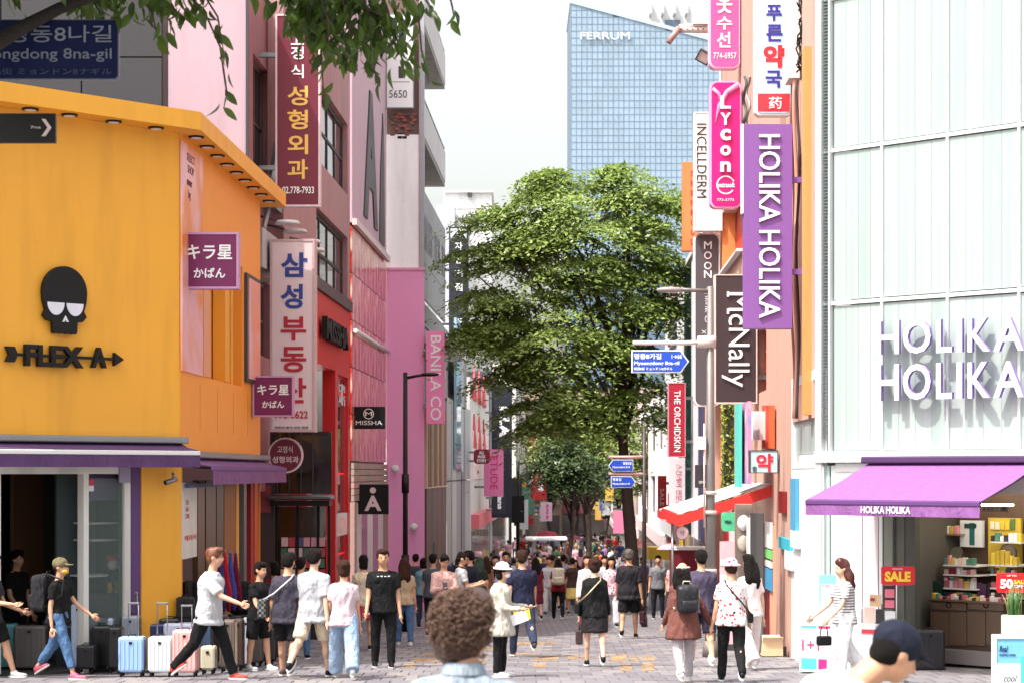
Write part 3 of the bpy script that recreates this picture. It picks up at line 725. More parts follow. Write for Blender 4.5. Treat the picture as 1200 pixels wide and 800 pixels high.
# awnings
def awning(fr, x0, x1, z, drop, outw, val, mat, metal, label, body=None, tm=None, name='awning', cassette=True):
    t = thing(name, label, 'awning', (fr.ox, fr.oy, fr.root.location.z)); a = Fr(t, fr.ang, fr.ox, fr.oy)
    bm = bmesh.new(); n = 10
    for i in range(n):
        xa = x0 + (x1 - x0) * i / n; xb = x0 + (x1 - x0) * (i + 1) / n
        P_ = [(-.02, z), (-outw * .5, z - drop * .5 - .015), (-outw, z - drop)]
        for (ya, za), (yb, zb) in zip(P_, P_[1:]):
            v = [bm.verts.new(p) for p in ((xa, ya, za), (xb, ya, za), (xb, yb, zb), (xa, yb, zb))]; bm.faces.new(v)
    bmesh.ops.remove_doubles(bm, verts=bm.verts, dist=.001); bmesh.ops.solidify(bm, geom=bm.faces[:], thickness=.012)
    a.add('canopy', bm, mat)
    bm = bmesh.new()
    for i in range(24):
        xa = x0 + (x1 - x0) * i / 24; xb = x0 + (x1 - x0) * (i + 1) / 24; w0 = .012 * math.sin(i * 1.3); w1 = .012 * math.sin((i + 1) * 1.3)
        bm.faces.new([bm.verts.new(p) for p in ((xa, -outw - .03, z - drop - .05), (xb, -outw - .03, z - drop - .05), (xb, -outw - .03 + w1, z - drop - .05 - val), (xa, -outw - .03 + w0, z - drop - .05 - val))])
    bmesh.ops.remove_doubles(bm, verts=bm.verts, dist=.001); bmesh.ops.solidify(bm, geom=bm.faces[:], thickness=.008)
    a.add('valance', bm, mat)
    a.box('front_rail', metal, x0, x1, -outw - .05, -outw, z - drop - .055, z - drop + .005, bev=.01)
    if cassette: a.box('cassette', STEEL if cassette is True else cassette, x0 - .05, x1 + .05, -.16, .0, z + .005, z + .10, bev=.02)
    for x in (x0 + .15, x1 - .15):
        bm = bmesh.new(); path(bm, [(x, -.03, z - .1), (x * .97 + .03 * (x0 + x1) / 2, -outw * .5, z - drop * .6 - .06), (x, -outw + .03, z - drop - .02)], .018, 6); a.add('folding_arm', bm, DGREY)
    if body: a.text(body, *tm[:4], -outw - .045, WHITE, ext=.004, bold=.02)
    return a
PA = cloth((112, 78, 126), .62, .35); PA2 = cloth((178, 116, 190), .5, .3)
awning(AF, -3.4, -.02, AF.Z(519, 120), .10, .42, .17, PA, WHITE, 'purple awning over the entrance below the black skull')
awning(AS, .12, 7.3, AS.Z(537, 232), .12, .40, .2, cloth((150, 104, 156), .65, .35), PURP, 'purple awning along the street side of the yellow shop')
# shop front: posts, showcase, door opening, interior
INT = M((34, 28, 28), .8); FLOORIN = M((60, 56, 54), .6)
def fpost(n, m, a, b, y0=-.02, y1=.12, t=546, bt=790): AF.pbox(n, m, a, b, t, bt, y0, y1)
fpost('door_post', OFFW, 98, 104); fpost('door_post', OFFW, 146, 153); fpost('door_jamb', PURPD, 153.5, 164.5, .0, .2); fpost('door_post', OFFW, -6, 1)
AF.box('lintel', OFFW, AF.X(-40), AF.X(146), -.06, .15, z0 - .1, z0 - .003)
AF.box('shutter_box', M((150, 140, 165), .6), AF.X(136), AF.X(149), -.08, -.061, z0 - .22, z0 - .01)
AF.box('shop_floor', FLOORIN, -4.6, -.05, .05, 3, .0, .09); AS.box('shop_floor', FLOORIN, .3, 6.9, .12, 2.4, -.4, .02)
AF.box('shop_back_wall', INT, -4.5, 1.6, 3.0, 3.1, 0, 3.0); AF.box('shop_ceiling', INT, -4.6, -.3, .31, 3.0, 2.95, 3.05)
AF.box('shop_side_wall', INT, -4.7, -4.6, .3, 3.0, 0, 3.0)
AF.pbox('showcase_glass', clear_glass(), 104.3, 145.7, 560, 770, .03, .045)
AF.box('showcase_back', M((70, 82, 84), .4), AF.X(104), AF.X(150), .75, .8, 0, z0)
for py in (632, 612, 674): AF.pbox('showcase_shelf', WHITE, 108 if py != 674 else 104, 140, py, py + 2, .3, .74)
AF.pbox('showcase_header', M((130, 122, 160), .5), 106, 142, 556, 586, .45, .5)
AF.pbox('notice', M((200, 40, 80), .5), 104.5, 110, 561, 568, -.005, .028)
AF.pbox('notice', WHITE, 104.5, 110, 568.5, 575, -.005, .028)
FXI = AF.ptext('FLEX', 78, 94, 577, 588, 1.2, M((190, 170, 90), .4), ext=.02, bold=.02, name='wall_lettering')
# security cameras on the pillar
cc = thing('security_camera', 'white security camera on the corner pillar under the awning', 'camera', (wx(203, 28.2), 28.2, wz(553, 28.2)))
bm = bmesh.new(); tube(bm, (0, 0, 0), (0, 0, -.1), .02); obj('bracket', bm, STEEL, cc)
bm = bmesh.new(); tube(bm, (.05, 0, -.09), (-.09, -.1, -.14), .032, .036, 12); obj('housing', bm, STEEL, cc)
bm = bmesh.new(); tube(bm, (-.091, -.101, -.1404), (-.1, -.108, -.144), .03, .03, 12); obj('lens', bm, BLACK, cc)
# street side shop opening
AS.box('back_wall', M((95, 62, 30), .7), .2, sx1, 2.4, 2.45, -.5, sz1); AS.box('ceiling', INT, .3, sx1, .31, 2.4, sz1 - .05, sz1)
AS.pbox('menu_poster', OFFW, 214, 231, 565, 655, -.02, .02); 
AS.ptext('SALE\nBAG\nZONE', 217, 222, 585, 607, -.021, M((190, 60, 70)), ext=.002); AS.ptext('캐리어', 216, 230, 626, 633, -.021, M((190, 40, 50)), ext=.002, bold=.03)
for a, b, m in ((232, 240, M((96, 66, 40), .35)), (241.5, 253, M((84, 60, 42), .35)), (254, 262, M((70, 52, 38), .35)), (263, 276, M((150, 90, 20), .5)), (277, 280, YEL), (286, 289, STEEL), (294, 297, M((170, 30, 30), .5)), (298.5, 302, M((215, 90, 50), .5))):
    AS.pbox('door_panel' if b - a > 7 else 'post', m, a, b, 562, 740, .02, .1)
AS.pbox('round_sign', M((50, 55, 100), .5), 222, 256, 566, 571, -.12, -.06)
# ------------------------------------------------------------------ buildings up behind it
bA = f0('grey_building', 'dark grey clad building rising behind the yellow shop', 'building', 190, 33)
xr = 0
for i in range(5):
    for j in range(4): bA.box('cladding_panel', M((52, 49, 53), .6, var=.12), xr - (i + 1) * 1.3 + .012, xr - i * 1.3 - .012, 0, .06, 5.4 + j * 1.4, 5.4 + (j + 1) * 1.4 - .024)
bA.box('wall', M((50, 48, 50)), xr - 7, xr - .001, .061, .6, -1, 11)  # grey cladding and wall darkened further, shade put into their colour
bB = f0('pink_building', 'pale pink plastered building between dark cladding and burgundy sign', 'building', 290, 36.3)
PKW = M((230, 194, 206), .8, var=.06, scale=1.5, grime=.2, k=.62)
bB.box('wall', PKW, bB.X(170), 0, 0, .4, -1, 11.7)
bB.box('coping', M((200, 175, 185), .7), bB.X(170), .04, -.05, .45, 11.7, 11.85)
bB.box('downpipe', DGREY, -.02, .03, -.09, -.02, 3, 11.6)
# C: cluttered building behind the burgundy sign
PKD = M((158, 104, 112), .7, grime=.4); 
bC = fL('street_building', 'narrow dark pink building with steel frames and lamps beside the yellow shop', 'building', 36.4, -.32)
hol = [(.5, 2.4, 8.4, 10.6), (3, 5.8, 8.4, 10.6), (.6, 2.6, 5.2, 6.6), (3.2, 6.2, 4.6, 6.6)]
bC.wall(PKD, 0, 7.5, -1.2, 11.9, hol + [(.3, 7.2, 0, 2.7)])
for hh in hol: bC.window(*hh, nx=2, nz=2, fm=M((90, 80, 82)))
for k in range(5):
    bm = bmesh.new(); path(bm, [(.3 + k * .7, -.15, 7.0 + k * .8), (1.2 + k * .7, -.25, 8.3 + k * .8)], .05, 8); bC.add('steel_brace', bm, STEEL)
bC.box('steel_beam', STEEL, 0, 7, -.3, -.18, 7.9, 8.05); bC.box('canopy_slab', PKD, 0.1, 2.2, -.5, 0, 4.35, 4.6); bC.box('canopy_slab', M((190, 190, 195), .6), 0, 1.8, -.25, -.01, 6.7, 7.4)
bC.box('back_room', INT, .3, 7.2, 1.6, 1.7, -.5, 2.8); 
for k in range(5): bC.box('shutter_slat', M((170, 165, 168)), 2.6, 5.5, -.06 , -.0, 4.9 + k * .22, 5.05 + k * .22)
for k, px in enumerate((337, 346, 362, 367)):           # disc lamps above the real-estate sign
    d_ = 37.5 + k * .9; py = 261 + k * 10 + (2 if k > 1 else 0)
    t = thing('wall_lamp', ('round white disc lamp nearest the burgundy sign on the pink wall', 'second white disc lamp from the burgundy sign', 'third disc lamp from the burgundy sign above white signboard', 'lowest disc lamp beside the dark windows')[k], 'lamp', (wx(px, d_), d_, wz(py, d_)), 0, 'disc lamps on the pink wall')
    bm = bmesh.new(); tube(bm, (0, 0, -.03), (0, 0, .03), .24, .2, 18); obj('shade', bm, WHITE, t)
    bm = bmesh.new(); tube(bm, (-.2, 0, .04), (-wx(px, d_) + XL(d_) - .3, 0, .12), .02); obj('arm', bm, DGREY, t)
# D: red cosmetics shop with dark windows
RED = M((222, 36, 42), .4, var=.08, bump=.05, k=.75); REDD = M((140, 10, 22), .5, k=.7); PKG = M((186, 138, 140), .7, grime=.35, k=.75)
bD = fL('red_shop', 'red cosmetics shop with dark framed upper windows', 'shop', 42.5)
x1 = bD.X(410); xx = bD.X(370)
zr = bD.Z(350, 371); w1 = (bD.Z(336, 372), bD.Z(243, 372)); w2 = (bD.Z(190, 375), bD.Z(105, 380))
hol = [(xx + .1, x1 - .5, *w1), (xx + .1, x1 - .5, *w2)]
bD.wall(PKG, -4, x1, zr + .2, 13.5, hol); 
for hh in hol: bD.window(*hh, nx=4, nz=2, fm=M((52, 44, 46)), gm=glass((130, 110, 112), k=.4), fw=.1)
bD.box('coping', M((60, 50, 52)), -4, x1, -.06, .35, 13.5, 13.65); bD.box('string_course', M((90, 70, 74)), -4, x1, -.07, -.001, zr + .2, zr + .45)
zd = bD.Z(425, 371)
bD.wall(RED, -.6, x1, -1.2, zr + .19, [(bD.X(366), bD.X(393), -1, zd), (bD.X(396), bD.X(408), -1, bD.Z(438, 396))])
bD.box('entrance_reveal', REDD, bD.X(366) - .02, bD.X(393) + .02, .8, .9, -1, zd + .1); bD.box('entrance_soffit', REDD, bD.X(366), bD.X(393), .301, .8, zd, zd + .1)
for k in range(4):
    zb, zt = -.5 + k * 1.9, -.5 + k * 1.9 + 1.86
    bD.box('shop_window_pane', glass((90, 100, 100), k=.5), bD.X(396) + .03, bD.X(408) - .03, .1, .14, zb, min(zt, bD.Z(440, 396)))
bD.ptext('대박\n세일', 396.5, 407, 450, 475, .08, WHITE, bold=.03); bD.pbox('poster', WHITE, 396, 407, 602, 628, -.04, .08); bD.pbox('poster_print', printed([(240, 120, 90), (250, 230, 220)], (2, 2, 2)), 398, 405, 606, 624, -.045, -.041)
bD.ptext('MISSHA', 377, 403, 378, 404, -.05, BLACK, ext=.12, bold=.03, side=BLACK, name='shop_lettering')
# E: pink wall with slits, film with reflections painted in, timber-tiled ground floor
PK2 = M((206, 172, 186), .75, var=.06, grime=.2); FILM_REFL = printed([(216, 84, 58), (236, 120, 80), (246, 206, 184), (214, 66, 56), (150, 50, 48), (250, 222, 205), (226, 92, 70)], (.75, .75, .22), 5, rough=.15, detail=3, dist=3.2)  # reflections on the glossy film are painted in as mottled colours
bE = fL('pink_street_building', 'pale pink building with tall dark slits and glossy salmon film panel', 'building', 50.3)
x1 = bE.X(452.5); zs = bE.Z(260, 412)
bE.wall(PK2, 0, x1, zs, 17); bE.box('ledge', M((225, 205, 205)), 0, x1, -.12, -.001, zs - .06, zs + .1)
SL = M((60, 44, 54), .5)
bE.ptext('A', 425.5, 441.5, 108, 262, -.0, SL, ext=.04, bold=.045, name='wall_letter')
for px0, px1, t0, b0 in ((444, 450, 126, 282),):
    b = bmesh.new(); a0, a1 = bE.X(px0), bE.X(px1); prism(b, [(a0, bE.Z(b0, px0)), (a1, bE.Z(b0, px0)), (a1 - (a1 - a0) * .15, bE.Z(t0 + 45, px0)), ((a0 + a1) / 2 + .2, bE.Z(t0, px0)), (a0 + (a1 - a0) * .2, bE.Z(t0 + 70, px0))], -.03, .0); bE.add('dark_slit', b, SL)
nx_ = 4; zb0 = bE.Z(540, 412)
for i in range(nx_):
    for j in range(5):
        a = x1 * i / nx_ + .015; c = zb0 + (zs - .08 - zb0) * j / 5
        obj('film_panel', B(0, x1 / nx_ - .03, 0, .05, .012, (zs - .08 - zb0) / 5 - .012), FILM_REFL, bE.root, (bE.loc[0] + bE.ux * a, bE.loc[1] + bE.uy * a, c), (0, 0, bE.ang))
bE.box('wall', M((120, 60, 60)), 0, x1, .06, .3, -1.4, zs)
b = bmesh.new(); path(b, [(0, -.08, bE.Z(387, 412)), (x1, -.08, bE.Z(387, 412))], .06, 8); bE.add('handrail', b, WHITE)
TILE = M((176, 146, 136), .7); zt = zb0 - .03; k = 0
for j in range(6):
    for i in range(7):
        a = x1 * i / 7; z_ = zt - .16 * (j + 1)
        bE.box('wall_tile', M((176 + R.randint(-14, 14), 146, 136), .7), a + .01, x1 * (i + 1) / 7 - .01, -.05, .03, z_ + .008, z_ + .152)
bE.box('pillar', TILE, x1 - 1.0, x1 - .02, -.06, .05, -1.4, zt - .97); bE.box('pillar', TILE, 0, .5, -.06, .05, -1.4, zt - .97)
for i in range(5): bE.box('shop_door_pane', glass((150, 130, 130), k=.5) if i % 2 else M((225, 215, 215), .5), .6 + i * (x1 - 1.7) / 5, .57 + (i + 1) * (x1 - 1.7) / 5, -.02, .02, -1.2, zt - 1.0)
# F: the protruding building: brick-patched white wall over a pink wall, balconies on the street side
bF = f0('balcony_building', 'tall building with pink lower wall, white patched wall and grey balconies', 'building', 453, 59.5)
xw = bF.X(497); HOTP = M((236, 158, 204), .6, var=.04, bump=.05, k=.9); zp = bF.Z(317, 470)
bF.box('pink_wall', HOTP, 0, xw, -.06, .4, -1.4, zp); bF.box('coping', M((235, 165, 200)), 0, xw + .02, -.1, .4, zp, zp + .07)
bF.box('white_wall', M((248, 246, 245), .8, var=.06, grime=.22, k=.95), .0, xw * .86, 0, .4, zp + .071, bF.Z(158, 470))
BRK = brickmat((150, 100, 88), (120, 84, 78), (190, 180, 176), 1.0, .25, .08, axis='XZ')
bF.box('wall', M((120, 95, 90), .9, grime=.5), .0, xw * .86, .06, .4, bF.Z(158, 470) + .001, 18)
bn = 0
for j in range(9):                                            # bared bricks under the banner
    for i in range(6):
        if R.random() < .82 - j * .06:
            zz_ = bF.Z(132, 470) - .085 * (j + 1); a = .04 + i * .14 + (.07 if j % 2 else 0)
            bF.box('brick', M((R.choice((150, 120, 170)), 98, 90), .9), a, a + .13, .0, .06 + R.uniform(0, .0), zz_, zz_ + .075); bn += 1
bF.box('edge_column', M((205, 165, 170), .7), xw * .86 + .002, xw - .12, -.03, .4, zp + .072, 18); bF.box('edge_column', M((170, 170, 176), .7), xw - .118, xw, -.05, .4, zp + .072, 18)
bF.box('window', glass((60, 80, 110)), .1 + .2, .1 + .45, -.02, .05, bF.Z(47, 470), bF.Z(25, 470))
sideF = Fr(bF.root, ANG_L, wx(497, 59.5), 59.7)
lx = 9.6; SLAB = M((205, 200, 202), .75, grime=.4); 
sideF.box('side_wall', CONC, 0, lx, .9, 1.2, 5, 18)
for k in range(4):
    zt_ = bF.Z(122, 495) + .1 + (k - 2) * 3.3
    for i in range(8): sideF.box('balcony_panel', SLAB, i * lx / 8 + .01, (i + 1) * lx / 8 - .01, 0, .1, zt_ - 1.0, zt_)
    sideF.box('balcony_slab', CONC, 0, lx, .02, .9, zt_ - 1.15, zt_ - 1.003); sideF.box('balcony_rail', STEEL, 0, lx, .02, .08, zt_ + .12, zt_ + .16)
    for i in range(3): sideF.window(.4 + i * 3.1, 2.9 + i * 3.1, zt_ - .9, zt_ + 1.2, nx=2, y=.8, fm=STEEL)
    for i in range(7): sideF.box('balcony_post', STEEL, .1 + i * 1.55, .14 + i * 1.55, .03, .07, zt_, zt_ + .12)
for i in range(7):
    for j in range(3): sideF.box('cladding_panel', M((150, 148, 150), .5, .3, grime=.3), i * lx / 7 + .01, (i + 1) * lx / 7 - .01, .0, .05, zp + .2 + j * 1.05 - 1.0, zp + .2 + (j + 1) * 1.05 - 1.02)
sideF.box('side_wall', CONC, 0, lx, .06, .4, -1.5, 9); sideF.box('soffit', WHITE, -.05, lx, -.7, .0, zp - 2.1, zp - 1.9)
WD = M((150, 96, 62), .6, var=.3, scale=3); WD2 = M((100, 58, 42), .6, var=.3, scale=3); zz2 = sideF.Z(497, 501)
for i in range(12): sideF.box('timber_slat', WD if i % 3 else M((205, 170, 140), .6), .2 + i * .78, .2 + i * .78 + .5, -.06, .0, sideF.Z(570, 501), zz2 + .6)
for i in range(4): sideF.box('timber_panel', WD2, .2 + i * 2.3, 2.4 + i * 2.3, -.05, .0, -1.6, sideF.Z(572, 501)); 
sideF.box('door_handle', STEEL, 3.0, 3.06, -.12, -.06, .9, 1.9); sideF.box('trim', M((230, 200, 180)), .1, lx, -.08, -.0, sideF.Z(572, 501) + .01, sideF.Z(570, 501) - .005)
for px, py in ((463, 549), (485, 617)):
    t = thing('wall_spotlight', 'white spotlight high on the pink wall' if py < 600 else 'round white lamp low on the pink wall', 'lamp', (wx(px, 59.2), 59.2, wz(py, 59.2)))
    bm = bmesh.new(); ball(bm, (0, 0, 0), (.12, .1, .12)); obj('lamp_head', bm, WHITE, t); obj('bracket', B(-.03, .03, .08, .2, -.03, .03), DGREY, t)
# G.. further along on the left
def simple_L(label, d0, d1, off, ztop, mat, floors, wm=GL, name='street_building', nwin=3, extra=None, fm=DGREY, gmat=None):
    b = fL(name, label, 'building', d0, off); L = d1 - d0; hol = []
    fh = (ztop - 3.2) / floors
    for f in range(floors):
        for i in range(nwin):
            a = L * (i + .18) / nwin; hol.append((a, a + L / nwin * .64, 3.6 + f * fh, 3.6 + f * fh + fh * .6))
    b.wall(mat, 0, L - .02, -1.6, ztop, hol + [(.4, L - .4, -.5, 2.7)])
    for hh in hol: b.window(*hh, nx=2, nz=1, fm=fm, gm=wm)
    b.box('near_end_wall', mat, .0, .3, .301, 6, -1.6, ztop); b.box('coping', STEEL, 0, L - .02, -.05, .35, ztop, ztop + .12)
    n = max(2, int(L / 2.2))
    for i in range(n): b.box('shop_window', gmat or glass((150, 140, 135), k=.4), .4 + (L - .8) * i / n + .04, .4 + (L - .8) * (i + 1) / n - .04, .1, .15, -.5, 2.66)
    b.box('fascia', M((200, 190, 190)), .2, L - .2, -.08, -.001, 2.75, 3.25)
    return b
GREYM = M((150, 150, 156), .5, .2, grime=.2)
bG = fL('grey_shop_building', 'grey metal clad building next to the timber slats', 'building', 70, 1.04)
for i, (a, b_, m) in enumerate(((0, 2.5, M((165, 160, 162), .6)), (2.5, 5, M((190, 185, 180), .6)), (5, 8.5, GREYM), (8.5, 11, M((120, 120, 126), .5)), (11, 15.6, M((175, 178, 182), .5)))):
    for j in range(3): bG.box('cladding_panel', m, a + .02, b_ - .02, -.05 - .03 * (i % 2), .1, -1.6 + j * 2.9, -1.6 + (j + 1) * 2.9 - .04)
bG.box('wall', CONC, 0, 15.6, .11, .5, -1.6, 9.5)
for j in range(6): bG.box('glass_panel', glass((170, 205, 220), k=.75), 3, 6.5, -.2, -.11, 4.6 + j * .9, 4.6 + j * .9 + .88)
bG.box('glass_frame', WHITE, 6.5, 6.7, -.24, .1, 4.5, 10.2)
bH = fL('white_shop_building', 'white shop building with red flame prints beside dark building', 'building', 86, 1.04)
bH.box('wall', OFFW, 0, 19, 0, .5, -1.6, 9.0); bH.box('near_end_wall', OFFW, 0, .4, .501, 5, -1.6, 9.0)
for i in range(3):
    for j, py in enumerate((468, 522)):
        a = 2 + i * 4.6; z_ = bH.Z(py + 4, 560); b = bmesh.new(); prism(b, [(a, z_), (a + 3.2, z_), (a + 1.0, z_ + 1.5)], -.06, -.001); bH.add('flame_print', b, M((225, 40, 60), .5))
    bH.box('printed_panel', M((246, 222, 222), .5), 1.5 + i * 5.4, 6.5 + i * 5.4, -.05, -.0, 4.7, 6.8)
bH.box('shop_sign', M((235, 120, 130)), 1, 17, -.35, -.0, 2.6, 3.2)
for i in range(5): bH.box('shop_window', glass((200, 180, 170), k=.5), 1 + i * 3.4, 4.2 + i * 3.4, -.04, -.001, -1.0, 2.5)
bI = simple_L('dark shop building behind the tall black signboard', 105.5, 142, 1.04, 10.5, M((66, 66, 72), .6), 3, nwin=5)
bJ = simple_L('white building beyond the black signboard', 143, 168, 1.3, 13.5, OFFW, 4, nwin=4)
bK = simple_L('brown building at the far left end of the street', 169, 235, 1.3, 12, M((160, 140, 124), .8, grime=.3), 3, nwin=7)
# white tower block rising behind
bW = f0('concrete_block', 'blank white concrete block above the treetop on the left', 'building', 520, 108)
bW.box('wall', M((226, 226, 224), .8, grime=.3), 0, bW.X(576), 0, 6, -2, bW.Z(226, 540)); bW.box('parapet', WHITE, 0, bW.X(576) + .1, -.15, 6, bW.Z(226, 540), bW.Z(224, 540))
bW.box('low_wing', M((190, 192, 205), .7), -.3, bW.X(534), -2.0, -.1, -2, bW.Z(246, 524)); bW.box('vent', DGREY, bW.X(548), bW.X(553), -.2, 0, bW.Z(231, 550), bW.Z(226.5, 550))
for k in range(3): bW.box('panel_joint', M((190, 188, 186)), 0, bW.X(576), -.02, -.0, bW.Z(245 + k * 24, 540), bW.Z(244.2 + k * 24, 540))
# ------------------------------------------------------------------ FERRUM tower
tw = f0('glass_tower', 'pale blue glass office tower with a slanted top', 'tower', 669, 330)
TW = glass((176, 202, 224), .35, .56, .12); FIN = M((132, 160, 184), .4, k=.7)
x1 = tw.X(842); zt = tw.Z(4, 669); zl = tw.Z(50, 842); zb = tw.Z(330, 669)
def ztop(x): return zt + (zl - zt) * x / x1
gx, gzz = 14, 20; cnt = 0
for i in range(gx):
    for j in range(gzz):
        a, b_ = x1 * i / gx, x1 * (i + 1) / gx; c, e = zb + (zt - zb) * j / gzz, zb + (zt - zb) * (j + 1) / gzz
        tops = [min(e, ztop(a)), min(e, ztop(b_))]
        if max(tops) < c + .6: continue
        m_ = .04; bm = bmesh.new(); prism(bm, [(a + m_, c + m_), (b_ - m_, c + m_), (b_ - m_, max(tops[1] - m_, c + m_ + .02)), (a + m_, max(tops[0] - m_, c + m_ + .02))], 0, .3)
        tw.add('glass_panel', bm, TW); cnt += 1
bm = bmesh.new()
for i in range(gx * 2 + 1): a = x1 * i / gx / 2; box(bm, a - .03, a + .03, -.08, .0, zb, ztop(a))
for j in range(gzz * 2): c = zb + (zt - zb) * j / gzz / 2; xe = x1 if c < zl else x1 * (zt - c) / (zt - zl); box(bm, 0, xe, -.05, .01, c - .04, c + .04)
tag(tw.add('mullions', bm, FIN), kind='stuff')
bm = bmesh.new(); prism(bm, [(0, 0), (x1, 0), (x1, zl), (0, zt)], .31, 22); tw.add('core', bm, M((110, 135, 160), .6, k=.6))
bm = bmesh.new(); prism(bm, [(-.2, zt), (x1, zl - .1), (x1, zl + .5), (-.2, zt + .6)], -.2, 22); tw.add('roof_edge', bm, M((178, 196, 214), .5))
tw.ptext('FERRUM', 680, 738, 38, 46.5, -.3, M((250, 250, 252), .4), ext=.12, bold=.0, name='tower_lettering')
wb = f0('white_block', 'bright white block behind the glass tower', 'building', 705, 380)
wb.box('wall', WHITE, 0, wb.X(840), 0, 8, 0, wb.Z(-40, 705)); wb.box('window_band', glass((120, 150, 180)), wb.X(779), wb.X(797), -.3, 0, wb.Z(35, 779), wb.Z(24, 779))
for k in range(4): wb.box('roof_fin', M((190, 192, 200)), wb.X(760 + k * 14), wb.X(763 + k * 14), -3, 0, wb.Z(20, 760), wb.Z(2, 760))
# ------------------------------------------------------------------ right side
PEACH = M((240, 192, 172), .75, var=.06, grime=.2, k=.54); ORG = M((244, 150, 84), .6, k=.8); TERRA = M((205, 72, 48), .6, k=.8)
r1 = fR('peach_building', 'peach plastered building behind the hanging signs', 'building', 46.7)
E_ = 46.7 - 28.5
def rx(px, y=0): return r1.X(px, y)
hol = [(rx(914), rx(921), r1.Z(300, 914), r1.Z(120, 914)), (rx(888), rx(898), r1.Z(460, 890), r1.Z(386, 890))]
x_low = rx(927)
r1.wall(PEACH, 0, E_, 4.25, 18, hol + [(rx(846), rx(872), r1.Z(318, 850), r1.Z(244, 850))]); r1.wall(PEACH, 0, x_low, -1, 4.249, [(rx(848), rx(908), 0, 2.6)])
r1.box('recess_panel', TERRA, rx(846) - .05, rx(872) + .05, .31, .4, r1.Z(322, 850) - .2, r1.Z(240, 850) + .2)
for hh in hol: r1.window(*hh, nx=1, nz=3, fm=TERRA, gm=glass((120, 90, 84), k=.5))
r1.box('white_ledge', WHITE, rx(846), rx(870), -.12, -.001, r1.Z(321, 850), r1.Z(318, 850)); r1.box('orange_fin', ORG, rx(948), rx(951), -.1, -.001, 4.3, r1.Z(60, 948))
r1.box('parapet', WHITE, 0, E_, -.1, .35, 18, 18.2)
r1.box('air_duct', M((235, 215, 205), .6), rx(932), rx(937), -.16, -.001, r1.Z(95, 935), r1.Z(-60, 935))
for k, px in enumerate((933, 936, 939, 876, 880)):
    b = bmesh.new(); x = rx(px); z1, z2 = (r1.Z(95, px), r1.Z(490, px)) if k < 3 else (r1.Z(90, px), r1.Z(150, px))
    pts = [(x + .07 * math.sin(i * .33 + k * 2), -.05 - .025 * math.sin(i * .4 + k), z1 + (z2 - z1) * i / 30) for i in range(31)]
    path(b, pts, .022 + .008 * (k % 2), 6); r1.add('pipe', b, (M((90, 50, 50)), M((210, 150, 130)), M((60, 40, 44)), DGREY, STEEL)[k])
cb = thing('cable_bundle', 'tangled black cables high between the pharmacy sign and the glass shop', 'cables', (wx(942, 30), 30, wz(45, 30)))
for k in range(14):
    b = bmesh.new(); pts = [(R.uniform(-.11, .12), R.uniform(-.1, .1), R.uniform(-.05, .05) + .55 - i * .13) for i in range(9)]; path(b, pts, .014, 5); obj('cable', b, BLACK, cb)
obj('junction_box', B(-.05, .1, -.08, .08, -.6, -.42), BLACK, cb)
# ground floor of R1: pharmacy front
r1.box('back_wall', M((220, 200, 190)), rx(848), rx(908), 1.4, 1.5, -.5, 2.7)
for i, (a, b_, m) in enumerate(((849, 855, M((230, 60, 60))), (856, 862, WHITE), (863, 868, M((230, 150, 140))), (895, 903, REDD), (904, 909, M((240, 170, 140))))):
    r1.box('shopfront_panel', m, rx(a), rx(b_), -.03, .05, -.6, 2.6)
for i, (pt, pb, m) in enumerate(((610, 640, WHITE), (642, 652, M((120, 205, 120))), (655, 662, WHITE), (664, 688, M((60, 150, 200))))):
    r1.pbox('window_poster', m, 896, 903, pt, pb, -.07, -.035)
for a, b_, pt, pb, m in ((912, 925, 628, 641, M((40, 170, 190))), (926, 934, 620, 640, WHITE), (919, 934, 643, 665, WHITE), (926, 932, 560, 620, M((70, 150, 190))), (912, 918, 575, 600, REDD)):
    r1.pbox('notice', m, a, min(b_, 926.5) if b_ > 927 and a < 926 else b_, pt, pb, -.06, -.004)
# greenery and printed panels high on R1, seen end-on under the brown sign
r1.pbox('printed_panel', M((90, 205, 190), .5), 861, 866, 474, 570, -.55, -.5); r1.pbox('printed_panel', printed([(120, 150, 220), (235, 150, 190), (240, 240, 245)], (2, 2, 1)), 866.5, 877, 474, 566, -.45, -.4)
r1.pbox('pilaster', ORG, 839, 846, 470, 575, -.1, .0) if False else None
for k in range(6): r1.pbox('red_stripe_panel', M((230, 60 + 20 * (k % 3), 50), .5), 893 + k * 1.7, 894.3 + k * 1.7, 475, 525, -.1, -.03)
for k in range(5): r1.pbox('white_fin', WHITE, 880 + k * 2.1, 881.4 + k * 2.1, 482 + 3 * (k % 2), 515, -.2, -.05)
hedge = thing('green_wall', 'narrow yellow-green living wall under the brown lettered sign', 'plant', (wx(853, 43), 43, wz(520, 43)))
# R2: coloured vertical bands
r2 = fR('banded_building', 'building with dark green, navy and white vertical bands', 'building', 62)
for i in range(16):
    px0, px1 = 800 + i * 2.9, 800 + (i + 1) * 2.9
    if px0 < 803: continue
    m = (M((120, 20, 34)), WHITE, M((20, 72, 62)), M((28, 80, 70)), M((40, 48, 84)), M((222, 216, 220)), M((214, 210, 214)), M((120, 112, 110)), M((60, 64, 96)), M((235, 190, 170)), M((240, 170, 150)), M((228, 200, 190)), TERRA, PEACH, PEACH, ORG)[i]
    r2.box('facade_band', m, r2.X(px0), r2.X(px1) - .02, -.05 * (i % 3), .3, -1.2, r2.Z(318, 806))
r2.box('parapet', WHITE, 0, 62 - 46.8, -.16, .4, r2.Z(318, 806), r2.Z(318, 806) + .15); r2.box('far_end_wall', M((205, 205, 210)), 0, .3, .3, 5, -1.2, r2.Z(318, 806))
